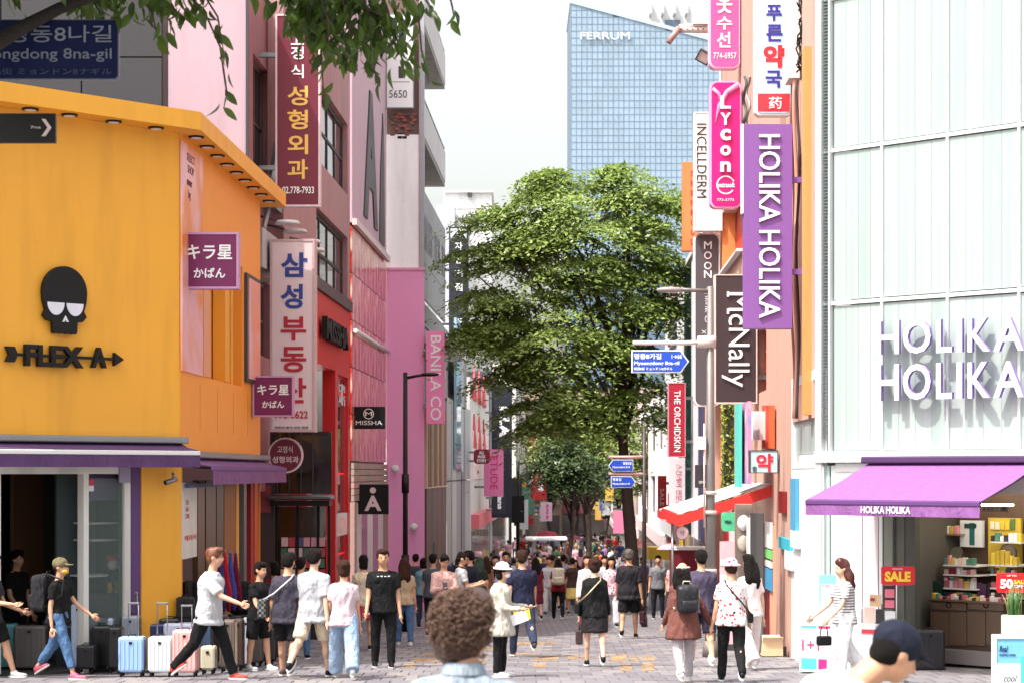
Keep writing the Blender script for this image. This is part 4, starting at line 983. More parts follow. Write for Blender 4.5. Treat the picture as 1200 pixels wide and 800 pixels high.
for i in range(4): r2.box('shop_window', glass((200, 190, 190), k=.5), .5 + i * 3.5, 3.6 + i * 3.5, -.16, -.11, -.8, 2.4)
r2.box('yellow_post', M((240, 200, 60)), 2.2, 2.5, -.3, -.2, -1, r2.Z(520, 808))
r3 = fR('white_striped_building', 'white building with black striped panel behind the blue street sign', 'building', 76)
r3.box('wall', M((240, 236, 236), .6), 0, 13.9, 0, .5, -1.4, r3.Z(330, 790)); 
for k in range(7): r3.box('black_stripe', BLACK, 3 + .2, 9, -.05, -.001, r3.Z(402, 795) + k * .28, r3.Z(402, 795) + k * .28 + .14)
r3.box('pink_print', printed([(240, 100, 130), (245, 240, 240), (230, 60, 80)], (.8, .8, .8), 2), 3, 9, -.06, -.001, r3.Z(365, 795), r3.Z(322, 795)); r3.box('red_banner', M((190, 30, 50)), 4, 8, -.08, -.001, 1.8, 4.0)
for i in range(4): r3.box('shop_window', glass((220, 190, 190), k=.6), .5 + i * 3.3, 3.6 + i * 3.3, -.05, -.001, -.9, 2.4)
r3.box('fascia', WHITE, 0, 13.9, -.2, -.1, 2.6, 3.3)
def simple_R(label, dn, df, ztop, mat, floors, nwin=4, wm=GL):
    b = fR('street_building', label, 'building', df); L = df - dn; hol = []; fh = (ztop - 3.2) / floors
    for f in range(floors):
        for i in range(nwin):
            a = L * (i + .18) / nwin; hol.append((a, a + L / nwin * .64, 3.6 + f * fh, 3.6 + f * fh + fh * .6))
    b.wall(mat, 0, L - .02, -1.8, ztop, hol)
    for hh in hol: b.window(*hh, nx=2, nz=1, gm=wm)
    n = max(2, int(L / 3))
    for i in range(n): b.box('shop_window', glass((200, 180, 170), k=.5), .3 + (L - .6) * i / n + .05, .3 + (L - .6) * (i + 1) / n - .05, -.06, -.001, -1.2, 2.4)
    b.box('fascia', M((225, 205, 205)), 0, L - .02, -.15, -.001, 2.5, 3.0); return b
simple_R('white shop building beyond the big tree on the right', 76.3, 108, 8.5, M((238, 226, 226), .7), 2)
simple_R('pinkish building further along on the right', 108.5, 150, 10.5, M((215, 190, 180), .7), 3, 5)
simple_R('tan building at the far right end of the street', 151, 235, 12, M((165, 140, 124), .7), 3, 7)
# end of the street
eb = f0('end_building', 'tan building closing the far end of the street', 'building', 560, 236)
eb.box('wall', M((150, 128, 112), .8, grime=.4), 0, eb.X(820), 0, 8, -1, 17); 
for i in range(9):
    for j in range(4): eb.window(1.2 + i * 2.7, 3.0 + i * 2.7, 4.2 + j * 3.2, 6.2 + j * 3.2, nx=1, y=-.1)
for i, c in enumerate(((230, 190, 70), (90, 110, 190), (240, 240, 240), (120, 60, 70), (210, 180, 120), (230, 120, 160), (200, 200, 205), (70, 60, 70))):
    eb.box('shop_sign', M(c, .5), 1 + i * 2.9, 3.6 + i * 2.9, -.3, -.01, 2.6 + (i % 3) * .5, 3.6 + (i % 2) * .8)
    eb.box('shop_window', glass((90, 80, 76)), 1 + i * 2.9, 3.6 + i * 2.9, -.1, -.01, -.5, 2.4)
for k in range(34):                                            # small signs crowding the far facades
    s_ = k % 2; d = 112 + k * 3.4; x = (XL(d) + 1.04 + R.uniform(.5, 1.3)) if s_ else (XR(d) - R.uniform(.5, 1.3)); z_ = R.uniform(2.6, 5.6); c, cn = R.choice((((200, 40, 60), 'red'), ((220, 180, 80), 'yellow'), ((60, 90, 170), 'blue'), ((225, 225, 228), 'white'), ((220, 130, 165), 'pink'), ((40, 40, 46), 'black'), ((120, 70, 50), 'brown'), ((90, 150, 120), 'green')))
    t_ = thing('hanging_sign', f"small {cn} hanging sign on the {'left' if s_ else 'right'} facades {('just beyond the dark tree', 'beside the first thin trees', 'behind the middle thin trees', 'near the end of the street')[k // 9]}", 'sign', (x, d, gz(d) + z_), 0, 'small signs on the far facades'); w_ = R.uniform(.25, .45); h_ = R.uniform(.3, .9)
    obj('panel', B(-w_, w_, 0, .2, -h_, h_), M(c, .5), t_); obj('bracket', B(*((-w_ - .5, -w_) if s_ else (w_, w_ + .5)), .05, .12, -.05, .05), DGREY, t_)
# ------------------------------------------------------------------ Holika glass shop
HO = thing('glass_shop', 'white framed pale green glass cosmetics shop on the right corner', 'shop', (4.18, 28, gz(28)))
ha = math.atan2(-2.3, 2.25); hf = Fr(HO, ha, 4.18, 28); hs_ = Fr(HO, ANG_R, XR(31.35), 31.35)
WF = M((238, 241, 240), .45, var=.03, bump=.03, k=.7)
def uglass():
    m = bpy.data.materials.new('channel_glass'); m.use_nodes = True; n = m.node_tree; b = n.nodes['Principled BSDF']
    tc = n.nodes.new('ShaderNodeTexCoord'); oi = n.nodes.new('ShaderNodeObjectInfo'); wv = n.nodes.new('ShaderNodeTexNoise'); mp = n.nodes.new('ShaderNodeMapping')
    mp.inputs['Scale'].default_value = (9, 1, .12); wv.inputs['Scale'].default_value = 1.2; wv.inputs['Detail'].default_value = 3
    n.links.new(tc.outputs['Object'], mp.inputs[0]); n.links.new(mp.outputs[0], wv.inputs['Vector'])
    a = n.nodes.new('ShaderNodeMath'); a.operation = 'MULTIPLY_ADD'; a.inputs[1].default_value = .4; n.links.new(oi.outputs['Random'], a.inputs[0]); n.links.new(wv.outputs['Fac'], a.inputs[2])
    mx = n.nodes.new('ShaderNodeMix'); mx.data_type = 'RGBA'; n.links.new(a.outputs[0], mx.inputs['Factor'])
    mx.inputs[6].default_value = lin((172, 206, 197), .46) + (1,); mx.inputs[7].default_value = lin((228, 241, 237), .47) + (1,)
    n.links.new(mx.outputs[2], b.inputs['Base Color']); b.inputs['Roughness'].default_value = .3; b.inputs['Specular IOR Level'].default_value = .6
    return m
UG = uglass()
zb = hf.Z(540, 958); zt = hf.Z(531, 958)
levels = [zt] + [hf.Z(p, 958) for p in (357, 179, 2)] + [hf.Z(-175, 958), hf.Z(-350, 958)]
XE = 6.2
cols = [hf.X(964)] + [hf.X(p) for p in (1033, 1110, 1194)]; cols += [cols[-1] + 1.0, cols[-1] + 2.0, XE]
for j in range(len(levels) - 1):
    for i in range(len(cols) - 1):
        a, b_ = cols[i], cols[i + 1]; n = max(3, round((b_ - a) / .24)); st = (b_ - a) / n
        if i == 0: a += .17; st = (b_ - a) / n
        for k in range(n):
            bm = bmesh.new(); zz0, zz1 = levels[j] + .04, levels[j + 1] - .04; box(bm, .002, st - .002, .03, .06, zz0, zz1); 
            x_ = a + k * st
            obj('glass_channel', bm, UG, HO, (hf.ux * x_, hf.uy * x_, 0), (0, 0, ha))
    hf.box('floor_band', WF, 0, XE, -.0, .1, levels[j + 1] - .024, levels[j + 1] + .024)
for c in cols[1:]: hf.box('mullion', WF, c - .018, c + .018, -.004, .1, zt, levels[-1])
hf.box('corner_post', WF, -.0, .1, -.06, .2, -.3, levels[-1]); hf.box('base_band', WF, 0, XE, -.09, .3, zb - .02, zt + .03, bev=.01)
bm = bmesh.new()
z_ = zt + .2
while z_ < levels[-1] - .1: box(bm, .115, .2, -.03, .02, z_, z_ + .014); z_ += .045
tag(hf.add('ventilation_grille', bm, M((110, 125, 122), .4, .5)), kind='stuff'); hf.box('grille_post', WF, .205, .225, -.04, .1, zt, levels[-1])
hf.box('core_wall', M((180, 200, 194), .6), .3, XE, .35, .45, zt, levels[-1])
hs_.wall(WF, 0, 3.4, 2.75, 4.12, [(.12, 3.2, 2.95, 3.98)], y0=-.0, y1=.12, name='annex_frame')
for k in range(10): hs_.box('glass_channel', UG, .13 + k * .307, .13 + (k + 1) * .307 - .012, .04, .07, 2.96, 3.97)
hs_.box('annex_end', WF, -.1, .001, 0, 2.5, -.5, 4.12); hs_.box('annex_roof', WF, 0, 3.4, .121, 2.5, 4.0, 4.1)
# big lettering
def hol_letters(pt, pb, label):
    t = thing('shop_lettering', label, 'sign', (4.18, 28, HO.location.z)); g = Fr(t, ha, 4.18, 28)
    ps = [(1029, 1057, 'H'), (1060, 1094, 'O'), (1099, 1119, 'L'), (1123, 1131, 'I'), (1136, 1163, 'K'), (1166, 1203, 'A')]
    for a, b_, ch in ps:
        sh = (a - 1029) * -.028
        o = g.ptext(ch, a + .5, b_ - 1, pt + sh, pb + sh, -.13, WHITE, ext=.05, bold=.014, side=M((150, 120, 195), .5), name='letter')
        o2 = g.ptext(ch, a + .5, b_ - 1, pt + sh, pb + sh, -.085, M((126, 92, 178), .5), ext=.04, bold=.02, name='letter_backing')
hol_letters(376, 415, 'upper row of white and purple HOLIKA letters on the glass'); hol_letters(427, 469, 'lower row of white and purple HOLIKA letters on the glass')
az = hf.Z(543, 1022)
aw = awning(hf, .874, 3.476, az, .47, 1.375, .14, PA2, M((90, 50, 110)), 'bright purple awning with white HOLIKA HOLIKA lettering', cassette=M((70, 40, 84)))
xa_ = .874 + (3.476 - .874) * (1015 - 946) / 204; xb_ = .874 + (3.476 - .874) * (1073 - 946) / 204
aw.text('HOLIKA HOLIKA', xa_, xb_, az - .47 - .155, az - .47 - .065, -1.375 - .05, WHITE, ext=.006, bold=.02)
# ground floor of the glass shop
hf.box('soffit', M((235, 235, 235)), .3, XE, .0, 3.8, zb - .14, zb - .03)
hf.box('entrance_header', M((196, 190, 184), .6), 1.5, XE, .02, .1, zb - .42, zb - .15)
hf.ptext('AWESOME', 1152, 1182, 592, 599, .0, M((50, 50, 52)), ext=.01, bold=.01)
for a, b_, m in ((940, 958, WF), (966, 972, M((190, 215, 208), .3)), (974, 1006, M((238, 242, 240), .6)), (1007, 1010, WF), (1011, 1029, M((205, 190, 196), .6)), (1030, 1034, WF)):
    hf.pbox('wall_panel', m, max(a, 955), b_, 545, 786, .02, .08)
hf.pbox('column', WF, 958.5, 965, 545, 786, -.04, .2)
hf.box('left_cheek', WF, -.02, .12, .21, 1.2, -.2, zb); hs_.box('side_wall_panel', M((236, 240, 238), .5), 0, 3.4, -.0, .1, -.5, 2.74)
hf.pbox('glass_pier', M((128, 134, 124), .25), 1036, 1046, 600, 786, -.0, .12); hf.pbox('glass_pier', M((96, 98, 88), .25), 1047, 1060, 600, 786, .05, .18); hf.pbox('glass_pier', M((80, 82, 76), .25), 1061, 1072, 600, 786, .02, .14)
hf.box('shop_floor', M((120, 112, 106), .5), .5, XE, .1, 4, -.05, .04); hf.box('step', M((150, 142, 138), .7), 1.6, XE, -.35, .1, -.12, .0)
BR = M((116, 92, 74), .5, var=.15); BR2 = M((96, 76, 62), .5)
hf.box('back_wall', BR2, -.9, XE, 1.6, 1.7, 0, zb); hf.box('partition', M((88, 84, 78), .5), 1.12, 1.18, .2, 1.6, 0, zb); hf.box('right_wall', BR2, XE - .1, XE, .1, 1.6, 0, zb)
# ------------------------------------------------------------------ signs
class Board:
    """a sign facing the camera at distance d; all measures given in pixels of the photograph"""
    def __init__(s, name, label, cat, x0, y0, x1, y1, d, mat, th=.16, frame=None, rounded=0, arm=None, armm=STEEL, group=None, fw=.03, arms=((.2,), (.8,))):
        s.d = d; s.k = d / F; s.cx, s.cy = (x0 + x1) / 2, (y0 + y1) / 2
        s.r = thing(name, label, cat, (wx(s.cx, d), d, wz(s.cy, d)), 0, group)
        w_, h_ = (x1 - x0) * s.k / 2, (y1 - y0) * s.k / 2; s.w, s.h = w_, h_
        if rounded:
            r = min(rounded, w_, h_); pts = []
            for qx, qz, a0 in ((1, 1, 0), (-1, 1, 90), (-1, -1, 180), (1, -1, 270)):
                for k in range(7): a = rad(a0 + k * 15); pts.append((qx * (w_ - r) + r * math.cos(a), qz * (h_ - r) + r * math.sin(a)))
            b = bmesh.new(); prism(b, pts, 0, th); obj('panel', b, mat, s.r)
            if frame:
                b = bmesh.new(); prism(b, [(x * (1 + fw / w_), z * (1 + fw / h_)) for x, z in pts], .012, th + .01); obj('frame', b, frame, s.r)
        else:
            obj('panel', B(-w_, w_, 0, th, -h_, h_, bev=.004), mat, s.r)
            if frame:
                b = bmesh.new(); e = fw
                box(b, -w_ - e, w_ + e, -.012, th + .012, h_ + .001, h_ + e); box(b, -w_ - e, w_ + e, -.012, th + .012, -h_ - e, -h_ - .001)
                box(b, -w_ - e, -w_ - .001, -.012, th + .012, -h_, h_); box(b, w_ + .001, w_ + e, -.012, th + .012, -h_, h_); obj('frame', b, frame, s.r)
        if arm:
            side, ln = arm
            for (f,) in arms:
                z = -h_ + 2 * h_ * f; a, b_ = (w_ + .002, w_ + ln) if side == 'R' else (-w_ - ln, -w_ - .002)
                obj('bracket', B(a, b_, th * .3, th * .7, z - .04, z + .04), armm, s.r)
    def P(s, px, py): return (px - s.cx) * s.k, (s.cy - py) * s.k
    def t(s, body, x0, y0, x1, y1, mat=WHITE, ext=.008, **kw):
        a, z1 = s.P(x0, y0); b, z0 = s.P(x1, y1); return text(s.r, body, a, b, z0, z1, -.002, mat, ext=ext, **kw)
    def bx(s, name, mat, x0, y0, x1, y1, ya=-.006, yb=-.0005, bev=0):
        a, z1 = s.P(x0, y0); b, z0 = s.P(x1, y1); return obj(name, B(a, b, ya, yb, z0, z1, bev=bev), mat, s.r)
MAG = M((120, 18, 84), .5, var=.04, k=.85); PALE = M((236, 214, 216), .5, var=.04)
W2 = M((250, 250, 250), .5, var=.02, bump=0)
for lb, x0, y0, x1, y1, d, al in (('larger purple bag shop sign in Japanese by the yellow corner', 214, 275, 277, 336, 28.9, .12), ('smaller purple bag shop sign in Japanese below the white signboard', 298, 442, 342, 486, 34.7, .3)):
    s = Board('hanging_sign', lb, 'sign', x0, y0, x1, y1, d, MAG, .2, M((200, 150, 190), .5), arm=('L', al), armm=PURP); k = (x1 - x0) / 63
    s.t('キラ星', x0 + 5 * k, y0 + 12 * k, x1 - 5 * k, y0 + 29 * k, W2, bold=.02); s.t('かばん', x0 + 13 * k, y0 + 39 * k, x1 - 13 * k, y0 + 51 * k, W2, bold=.02)
BUR = M((118, 18, 48), .5, var=.04, k=.8); GOLD = M((240, 190, 90), .5, k=.9)
s = Board('hanging_sign', 'tall burgundy sign with yellow and white Korean lettering', 'sign', 325, 19, 373, 240, 37.5, BUR, .24, M((225, 200, 205), .5), arm=('L', .35), fw=.035)
for ch, a, b in (('고', 38, 53), ('정', 55, 70), ('식', 76, 92)): s.t(ch, 341, a, 356, b, W2, bold=.01)
for ch, a, b in (('성', 101, 124), ('형', 129, 152), ('외', 158, 181), ('과', 187, 210)): s.t(ch, 337, a, 361, b, GOLD, bold=.018)
s.t('02.778-7933', 331, 219, 368, 227, W2, bold=.01)
s = Board('hanging_sign', 'large white sign with blue and red Korean lettering', 'sign', 319, 283, 366, 503, 36.9, PALE, .5, M((205, 175, 178), .5), arm=('L', .3), fw=.04)
BLU = M((40, 66, 150), .5); RD = M((185, 22, 50), .5)
s.t('삼', 329, 296, 360, 325, BLU, bold=.03); s.t('성', 329, 333, 355, 362, BLU, bold=.03)
for ch, a, b in (('부', 371, 399), ('동', 406, 436), ('산', 442, 472)): s.t(ch, 329, a, 359, b, RD, bold=.025)
s.t('778-8622', 322, 481, 361, 490, RD, bold=.02); s.t('부동산 중개 상담 환영', 322, 499, 361, 502, DGREY)
s = Board('round_sign', 'round maroon sign with white Korean lettering over dark doorway', 'sign', 316, 514, 353, 552, 37.2, BUR, .12, PALE, rounded=9, arm=('L', .25), arms=((.5,),))
s.t('고정식', 325, 522, 343, 530, PALE, bold=.01); s.t('성형외과', 319, 534, 350, 542, PALE, bold=.02)
# kiosk-like doorway under it
kd = f0('entrance_porch', 'dark glass entrance porch with chrome canopy full of small posters', 'porch', 322, 38.5)
kw_ = kd.X(388)
kd.box('canopy', M((120, 118, 124), .25, .9), -.1, kw_ + .05, -.5, .2, kd.Z(585, 350), kd.Z(579, 350), bev=.03); kd.box('canopy_fascia', BLACK, -.05, kw_, -.4, .2, kd.Z(592, 350), kd.Z(586, 350))
for px in (322, 347, 371, 384): kd.pbox('door_post', BLACK, px, px + 3.2, 592, 740, -.05, .05)
kd.box('door_glass', glass((70, 50, 46), k=.4), .06, kw_ - .1, .0, .03, .0, kd.Z(593, 350)); kd.box('side_wall', M((60, 40, 38)), -.3, -.01, -.1, .3, -.3, kd.Z(560, 330))
kd.box('upper_glass', glass((60, 50, 50), k=.4), -.1, kw_, .1, .14, kd.Z(578, 350), kd.Z(505, 350)); 
for px in (324, 338, 352, 366): kd.pbox('mullion', DGREY, px, px + 1.2, 507, 578, .05, .098)
for j in range(5):
    for i in range(6):
        a = .12 + i * .14 + R.uniform(-.01, .01); z_ = 1.75 - j * .2
        if a + .12 < kw_: kd.box('small_poster', M(R.choice(((210, 150, 160), (90, 90, 130), (225, 215, 200), (190, 60, 70), (70, 110, 90), (230, 190, 190))), .5), a, a + .12, -.03, -.001, z_, z_ + .17)
kd.box('poster', M((150, 60, 70)), -.28, -.06, -.13, -.101, kd.Z(600, 330), kd.Z(568, 330)); kd.ptext('OPEN', 314, 320, 586, 590, -.131, PALE) if False else None
# MISSHA and A signs
s = Board('hanging_sign', 'black square sign with circled M and MISSHA lettering', 'sign', 414, 476, 451, 502, 50.8, BLACK, .2, arm=('L', .1))
s.t('MISSHA', 417, 492.5, 448, 497.5, W2, bold=-.0); s.t('M', 428, 482, 436, 487, W2)
b = bmesh.new(); N = 28; rr = 6.2 * s.k; q = s.P(432, 484.5)
for k in range(N):
    a0, a1 = 2 * math.pi * k / N, 2 * math.pi * (k + 1) / N
    b.faces.new([b.verts.new((q[0] + r * math.cos(a), -.006, q[1] + r * math.sin(a))) for r, a in ((rr, a0), (rr, a1), (rr * .86, a1), (rr * .86, a0))])
obj('ring', b, W2, s.r)
s = Board('hanging_sign', 'black square sign with a big white letter A and ring', 'sign', 416, 567, 455, 602, 51.5, BLACK, .3, arm=('L', .1))
s.t('A', 427, 580, 447, 598, PALE, bold=.035); q = s.P(437, 574); b = bmesh.new(); tube(b, (q[0], -.01, q[1]), (q[0], 0, q[1]), 3.6 * s.k, None, 18); obj('dot', b, PALE, s.r)
s = Board('banner', 'white advertising banner with number 5650 high on the left', 'banner', 453.5, 17, 484, 126, 59.2, W2, .1, STEEL)
s.t('5650', 456, 106, 477, 115, DGREY); s.t('1', 467, 78, 473, 92, DGREY, bold=.02); s.bx('print', M((50, 60, 80), .4), 467, 25, 476, 47)
s.bx('line', DGREY, 454, 96, 480, 96.6)
CO = M((240, 136, 190), .5, k=.95)
s = Board('hanging_sign', 'tall pink sign with vertical BANILA CO lettering', 'sign', 499.5, 388, 521, 496, 59.2, CO, .3, arm=('L', .1))
s.t('BANILA CO', 504.5, 393, 517, 492, W2, rot=-90, bold=.01)
s = Board('hanging_sign', 'tall black FILA sign on the left side of the street', 'sign', 576, 452, 600, 606, 94, M((20, 24, 44), .5), .4, arm=('L', .3))
s.t('FILA', 585, 476, 597, 512, W2, rot=-90, bold=.06)
s = Board('hanging_sign', 'dark sign with white vans lettering below the pink sign', 'sign', 577, 578, 592, 602, 91, M((40, 42, 54), .5), .3, arm=('L', .3)); s.t('Vans', 583, 574, 589, 596, W2, rot=-90, bold=.05)
s = Board('hanging_sign', 'pink sign with vertical magenta ETUDE lettering', 'sign', 567, 526, 590, 581, 84, M((240, 130, 180), .5), .3, arm=('L', .4)); s.t('ETUDE', 574.5, 534, 583, 573, M((225, 20, 110)), rot=-90)
s = Board('hanging_sign', 'small maroon ALL MASK STORY sign beside the pink sign', 'sign', 555, 526, 574, 543, 83, M((140, 20, 50), .5), .3, rounded=.15, arm=('L', .2)); s.t('ALL\nMASK\nSTORY', 559, 528, 570, 541, W2, bold=.03)
s = Board('hanging_sign', 'dark vertical sign with triangle logo half hidden by the tree', 'sign', 526, 266, 549, 392, 78, M((28, 30, 44), .5), .4, arm=('L', .5), armm=DGREY, arms=((.6,), (.1,)))
s.bx('logo_panel', M((215, 220, 230), .5), 528, 268, 547, 279.5); 
b = bmesh.new(); q = [s.P(*p) for p in ((529, 279), (546, 279), (537.5, 269))]; prism(b, q, -.012, -.0065); obj('triangle', b, BLACK, s.r); s.t('K', 535.5, 273, 540, 277.5, W2, bold=.02, ext=.016)
for ch, a in (('자', 284), ('전', 300), ('거', 316), ('점', 332)): s.t(ch, 533, a, 542, a + 9, W2, bold=.01)
s = Board('banner', 'red hanging banner with white emblem on the far left', 'banner', 624, 543, 640, 585, 112, M((190, 20, 36), .6), .08, arm=('L', .5)); q = s.P(634, 568)
s.t('S\nA\nL\nE', 633, 546, 636.5, 560, W2); b = bmesh.new(); tube(b, (q[0], -.01, q[1] + .12), (q[0], 0, q[1] + .12), .1, None, 14); tube(b, (q[0], -.01, q[1] - .15), (q[0], 0, q[1] - .15), .18, None, 14); obj('emblem', b, W2, s.r)
s = Board('banner', 'plain red banner behind the white-emblem banner', 'banner', 621, 505, 627, 545, 118, M((200, 20, 40), .6), .06, arm=('L', .4))
s = Board('banner', 'pale pink banner with pink lettering at the far left', 'banner', 634, 588, 647, 610, 118, M((240, 200, 225), .6), .08, arm=('L', .6)); s.t('SALE', 640, 590, 643, 608, M((220, 60, 130)), rot=-90, bold=.05)
# right hand signs
HPK = M((236, 96, 170), .5, var=.06, k=.7); DG2 = M((80, 40, 70), .5)
s = Board('hanging_sign', 'pink rounded sign with white Korean lettering, topmost on the right', 'sign', 833, -60, 865.5, 78, 40.9, HPK, .3, M((250, 190, 220), .5), rounded=.12, arm=('R', .25))
for ch, a, b_ in (('옷', -2, 26), ('수', 29, 52), ('선', 58, 76 - 20 + 0)): pass
s.t('옷', 840, -6, 858, 16, W2, bold=.02); s.t('수', 840, 20, 858, 35, W2, bold=.02); s.t('선', 840, 38, 856, 56, W2, bold=.02); s.t('774-6957', 836, 62, 863, 69, W2)
MG = M((238, 14, 136), .45, var=.12, scale=1.5, k=.7)
s = Board('hanging_sign', 'magenta rounded sign with white lycon lettering', 'sign', 834, 97, 867, 242, 40.6, MG, .3, M((250, 170, 215), .5), rounded=.12, arm=('R', .3))
for ch, a, b_ in (('L', 113, 128), ('Y', 133, 147), ('c', 152, 165), ('o', 171, 183), ('n', 190, 202)): s.t(ch, 844, a, 856, b_, W2, bold=.03, ext=.06)
q = s.P(850.5, 217); b = bmesh.new(); rr = 11 * s.k
for k in range(2, 27):
    a0, a1 = 2 * math.pi * k / 30 , 2 * math.pi * (k + 1) / 30
    b.faces.new([b.verts.new((q[0] + r * math.cos(a), -.006, q[1] + r * math.sin(a))) for r, a in ((rr, a0), (rr, a1), (rr * .86, a1), (rr * .86, a0))])
obj('ring', b, W2, s.r); s.t('extrasoft', 841, 214, 861, 220, W2, bold=.02); s.t('773-3773', 840, 233, 860, 236, W2)
b = bmesh.new(); path(b, [(*[s.P(835, 104)[0]], -.004, s.P(0, 104)[1]), (s.P(842, 0)[0], -.004, s.P(0, 110)[1]), (s.P(845, 0)[0], -.004, s.P(0, 120)[1])], .04, 6); path(b, [(s.P(865, 0)[0], -.004, s.P(0, 100)[1]), (s.P(852, 0)[0], -.004, s.P(0, 108)[1]), (s.P(843, 0)[0], -.004, s.P(0, 124)[1]), (s.P(838, 0)[0], -.004, s.P(0, 145)[1])], [.06, .05, .04, .01], 6); obj('swoosh', b, M((250, 150, 215), .5), s.r)
s = Board('hanging_sign', 'pharmacy sign with blue and red Korean letters on pale blue', 'sign', 887, -40, 926.5, 133, 31.0, M((205, 232, 245), .45, var=.02), .22, M((245, 235, 238), .5), rounded=.08, arm=('R', .3))
NV = M((50, 34, 140), .5); s.t('푸', 898, 6, 916, 25, NV, bold=.03); s.t('른', 898, 29, 917, 49, NV, bold=.03); s.t('약', 894.5, 53, 920, 80, M((235, 30, 46), .5), bold=.05); s.t('국', 897, 83, 916, 103, NV, bold=.03)
s.bx('red_foot', M((238, 50, 62), .5), 888, 110, 925.5, 131, bev=0); s.t('药', 901, 114, 916, 128, W2, bold=.01, ext=.016)
HPU = M((152, 96, 180), .55, var=.06, k=.62)
s = Board('hanging_sign', 'tall purple sign with vertical HOLIKA HOLIKA lettering', 'sign', 872, 145.5, 928.5, 385, 29.7, HPU, .2, None, arm=('R', .2), armm=HPU, arms=((.73,), (.28,)))
s.t('HOLIKA HOLIKA', 889, 158, 914, 373, W2, rot=-90, bold=.01, ext=.03, side=M((90, 50, 110)))
s.bx('light_strip', W2, 869.5, 145, 871.5, 250, .02, .18)
DBR = M((58, 42, 46), .5, var=.04)
s = Board('hanging_sign', 'dark brown sign with vertical white McNally lettering', 'sign', 839, 323, 886, 471, 37, DBR, .3, M((240, 205, 198), .5), arm=('R', .35), fw=.02)
o = s.t('McNally', 846, 343, 878, 453, W2, rot=-90, bold=.0, ext=.03)
for px, py in ((876.6, 345), (853, 345), (853, 365)): s.bx('serif', W2, px - 1.2, py - 3, px + 1.2, py + 3, -.031, -.002)
GRM = M((88, 82, 88), .5, var=.04)
s = Board('hanging_sign', 'grey rounded sign with white upright MOON lettering', 'sign', 815, 275, 842, 474, 46.5, GRM, .25, M((246, 240, 240), .5), rounded=.14, arm=('R', .2), fw=.035)
for ch, a in (('M', 283), ('O', 295), ('O', 307), ('N', 317)): s.t(ch, 825, a, 834, a + 9, W2, bold=.01)
s.t('스\n킨\n케\n어', 826, 336, 832, 380, W2); s.t('X', 822, 387, 828, 391, W2)
s = Board('hanging_sign', 'white sign with vertical thin black INCELLDERM lettering', 'sign', 815, 133, 845, 269, 46.2, W2, .3, M((225, 225, 228), .5), arm=('R', .2)); s.t('INCELLDERM', 816.5, 145, 828, 232, M((40, 42, 44)), rot=-90)
s = Board('hanging_sign', 'orange sign half hidden behind the white INCELLDERM sign', 'sign', 800, 190, 819, 294, 54, M((250, 128, 70), .5), .3, arm=('R', .3))
for k, ch in enumerate('SKINFOOD'): s.t(ch, 809.5, 200 + k * 11.5, 814, 207 + k * 11.5, M((200, 20, 40)), bold=.03)
s = Board('hanging_sign', 'crimson sign with vertical white THE ORCHID SKIN lettering', 'sign', 784, 449, 802.5, 534, 56, M((176, 20, 50), .5), .3, M((220, 150, 165), .5), arm=('R', .3), fw=.02); s.t('THE ORCHIDSKIN', 790, 457, 797.5, 529, W2, rot=-90, bold=.01)
s = Board('hanging_sign', 'small white pharmacy sign with a red Korean letter', 'sign', 879.5, 528, 911, 553, 33.2, M((190, 228, 235), .5), .18, DGREY, arm=('R', .25), arms=((.5,),), fw=.012); s.t('약', 886, 531, 906, 552, M((230, 30, 60)), bold=.03); s.t('문\n연', 881.5, 546, 887, 552, DGREY)
GNS = M((90, 200, 150), .5)
s = Board('hanging_sign', 'small mint green sign under the red and white awning', 'sign', 846, 600, 866, 622, 33, GNS, .12, rounded=.05, arm=('R', .2), arms=((.5,),), armm=DGREY); s.t('VISA', 848.5, 609, 857.5, 612.5, M((20, 70, 50)), bold=.03)
s = Board('sign_box', 'small dark sign box on the grey pole', 'sign', 815, 544, 829, 571, 31.8, M((56, 48, 54), .5), .12); s.t('OPEN', 819, 563, 828, 566, W2)
s = Board('banner', 'white vertical banner with pink lettering beneath the crimson sign', 'banner', 784, 536, 803, 600, 57.5, M((246, 232, 236), .6), .05, arm=('R', .4)); s.t('스킨케어 전문점', 792, 543, 799, 592, M((225, 130, 150)), rot=-90)
s = Board('banner', 'narrow red banner beside the white banner with pink lettering', 'banner', 771, 557, 781, 601, 64, M((232, 60, 60), .6), .05, arm=('R', .5)); s.t('SALE', 773.5, 572, 778, 592, W2, rot=-90)
s = Board('light_box', 'square floodlight high between the tower and the pink sign', 'lamp', 818, 62, 831, 73, 45, M((180, 160, 158), .5), .25, DGREY, arm=('R', .3), arms=((.5,),)); s.r.rotation_euler = (.3, .5, 0)
t = thing('steel_mount', 'white steel mounting arm with camera above the tower roofline', 'bracket', (wx(806, 46), 46, wz(36, 46)))
b = bmesh.new(); tube(b, (-.25, 0, .02), (.55, 0, .0), .07, .07, 8); tube(b, (-.2, 0, .1), (.55, 0, .12), .04, .04, 8); obj('arm', b, M((215, 195, 190), .5), t)
b = bmesh.new(); tube(b, (-.2, -.05, .05), (-.44, -.1, -.3), .07, .06, 8); obj('camera_housing', b, M((170, 130, 126), .5), t)
for k in range(6): obj('bolt', B(-.15 + k * .12, -.12 + k * .12, -.09, -.07, .0, .03), DGREY, t)
obj('plate', B(.1, .56, -.1, .1, .13, .5), M((225, 225, 230), .5), t)
# red sign near awnings
s = Board('round_sign', 'round pale sign under the far end of the white awning', 'sign', 793, 617, 806, 631, 44, M((240, 225, 230), .5), .1, M((225, 120, 140)), rounded=9, fw=.02); s.t('약', 797, 621, 802, 627, RD)
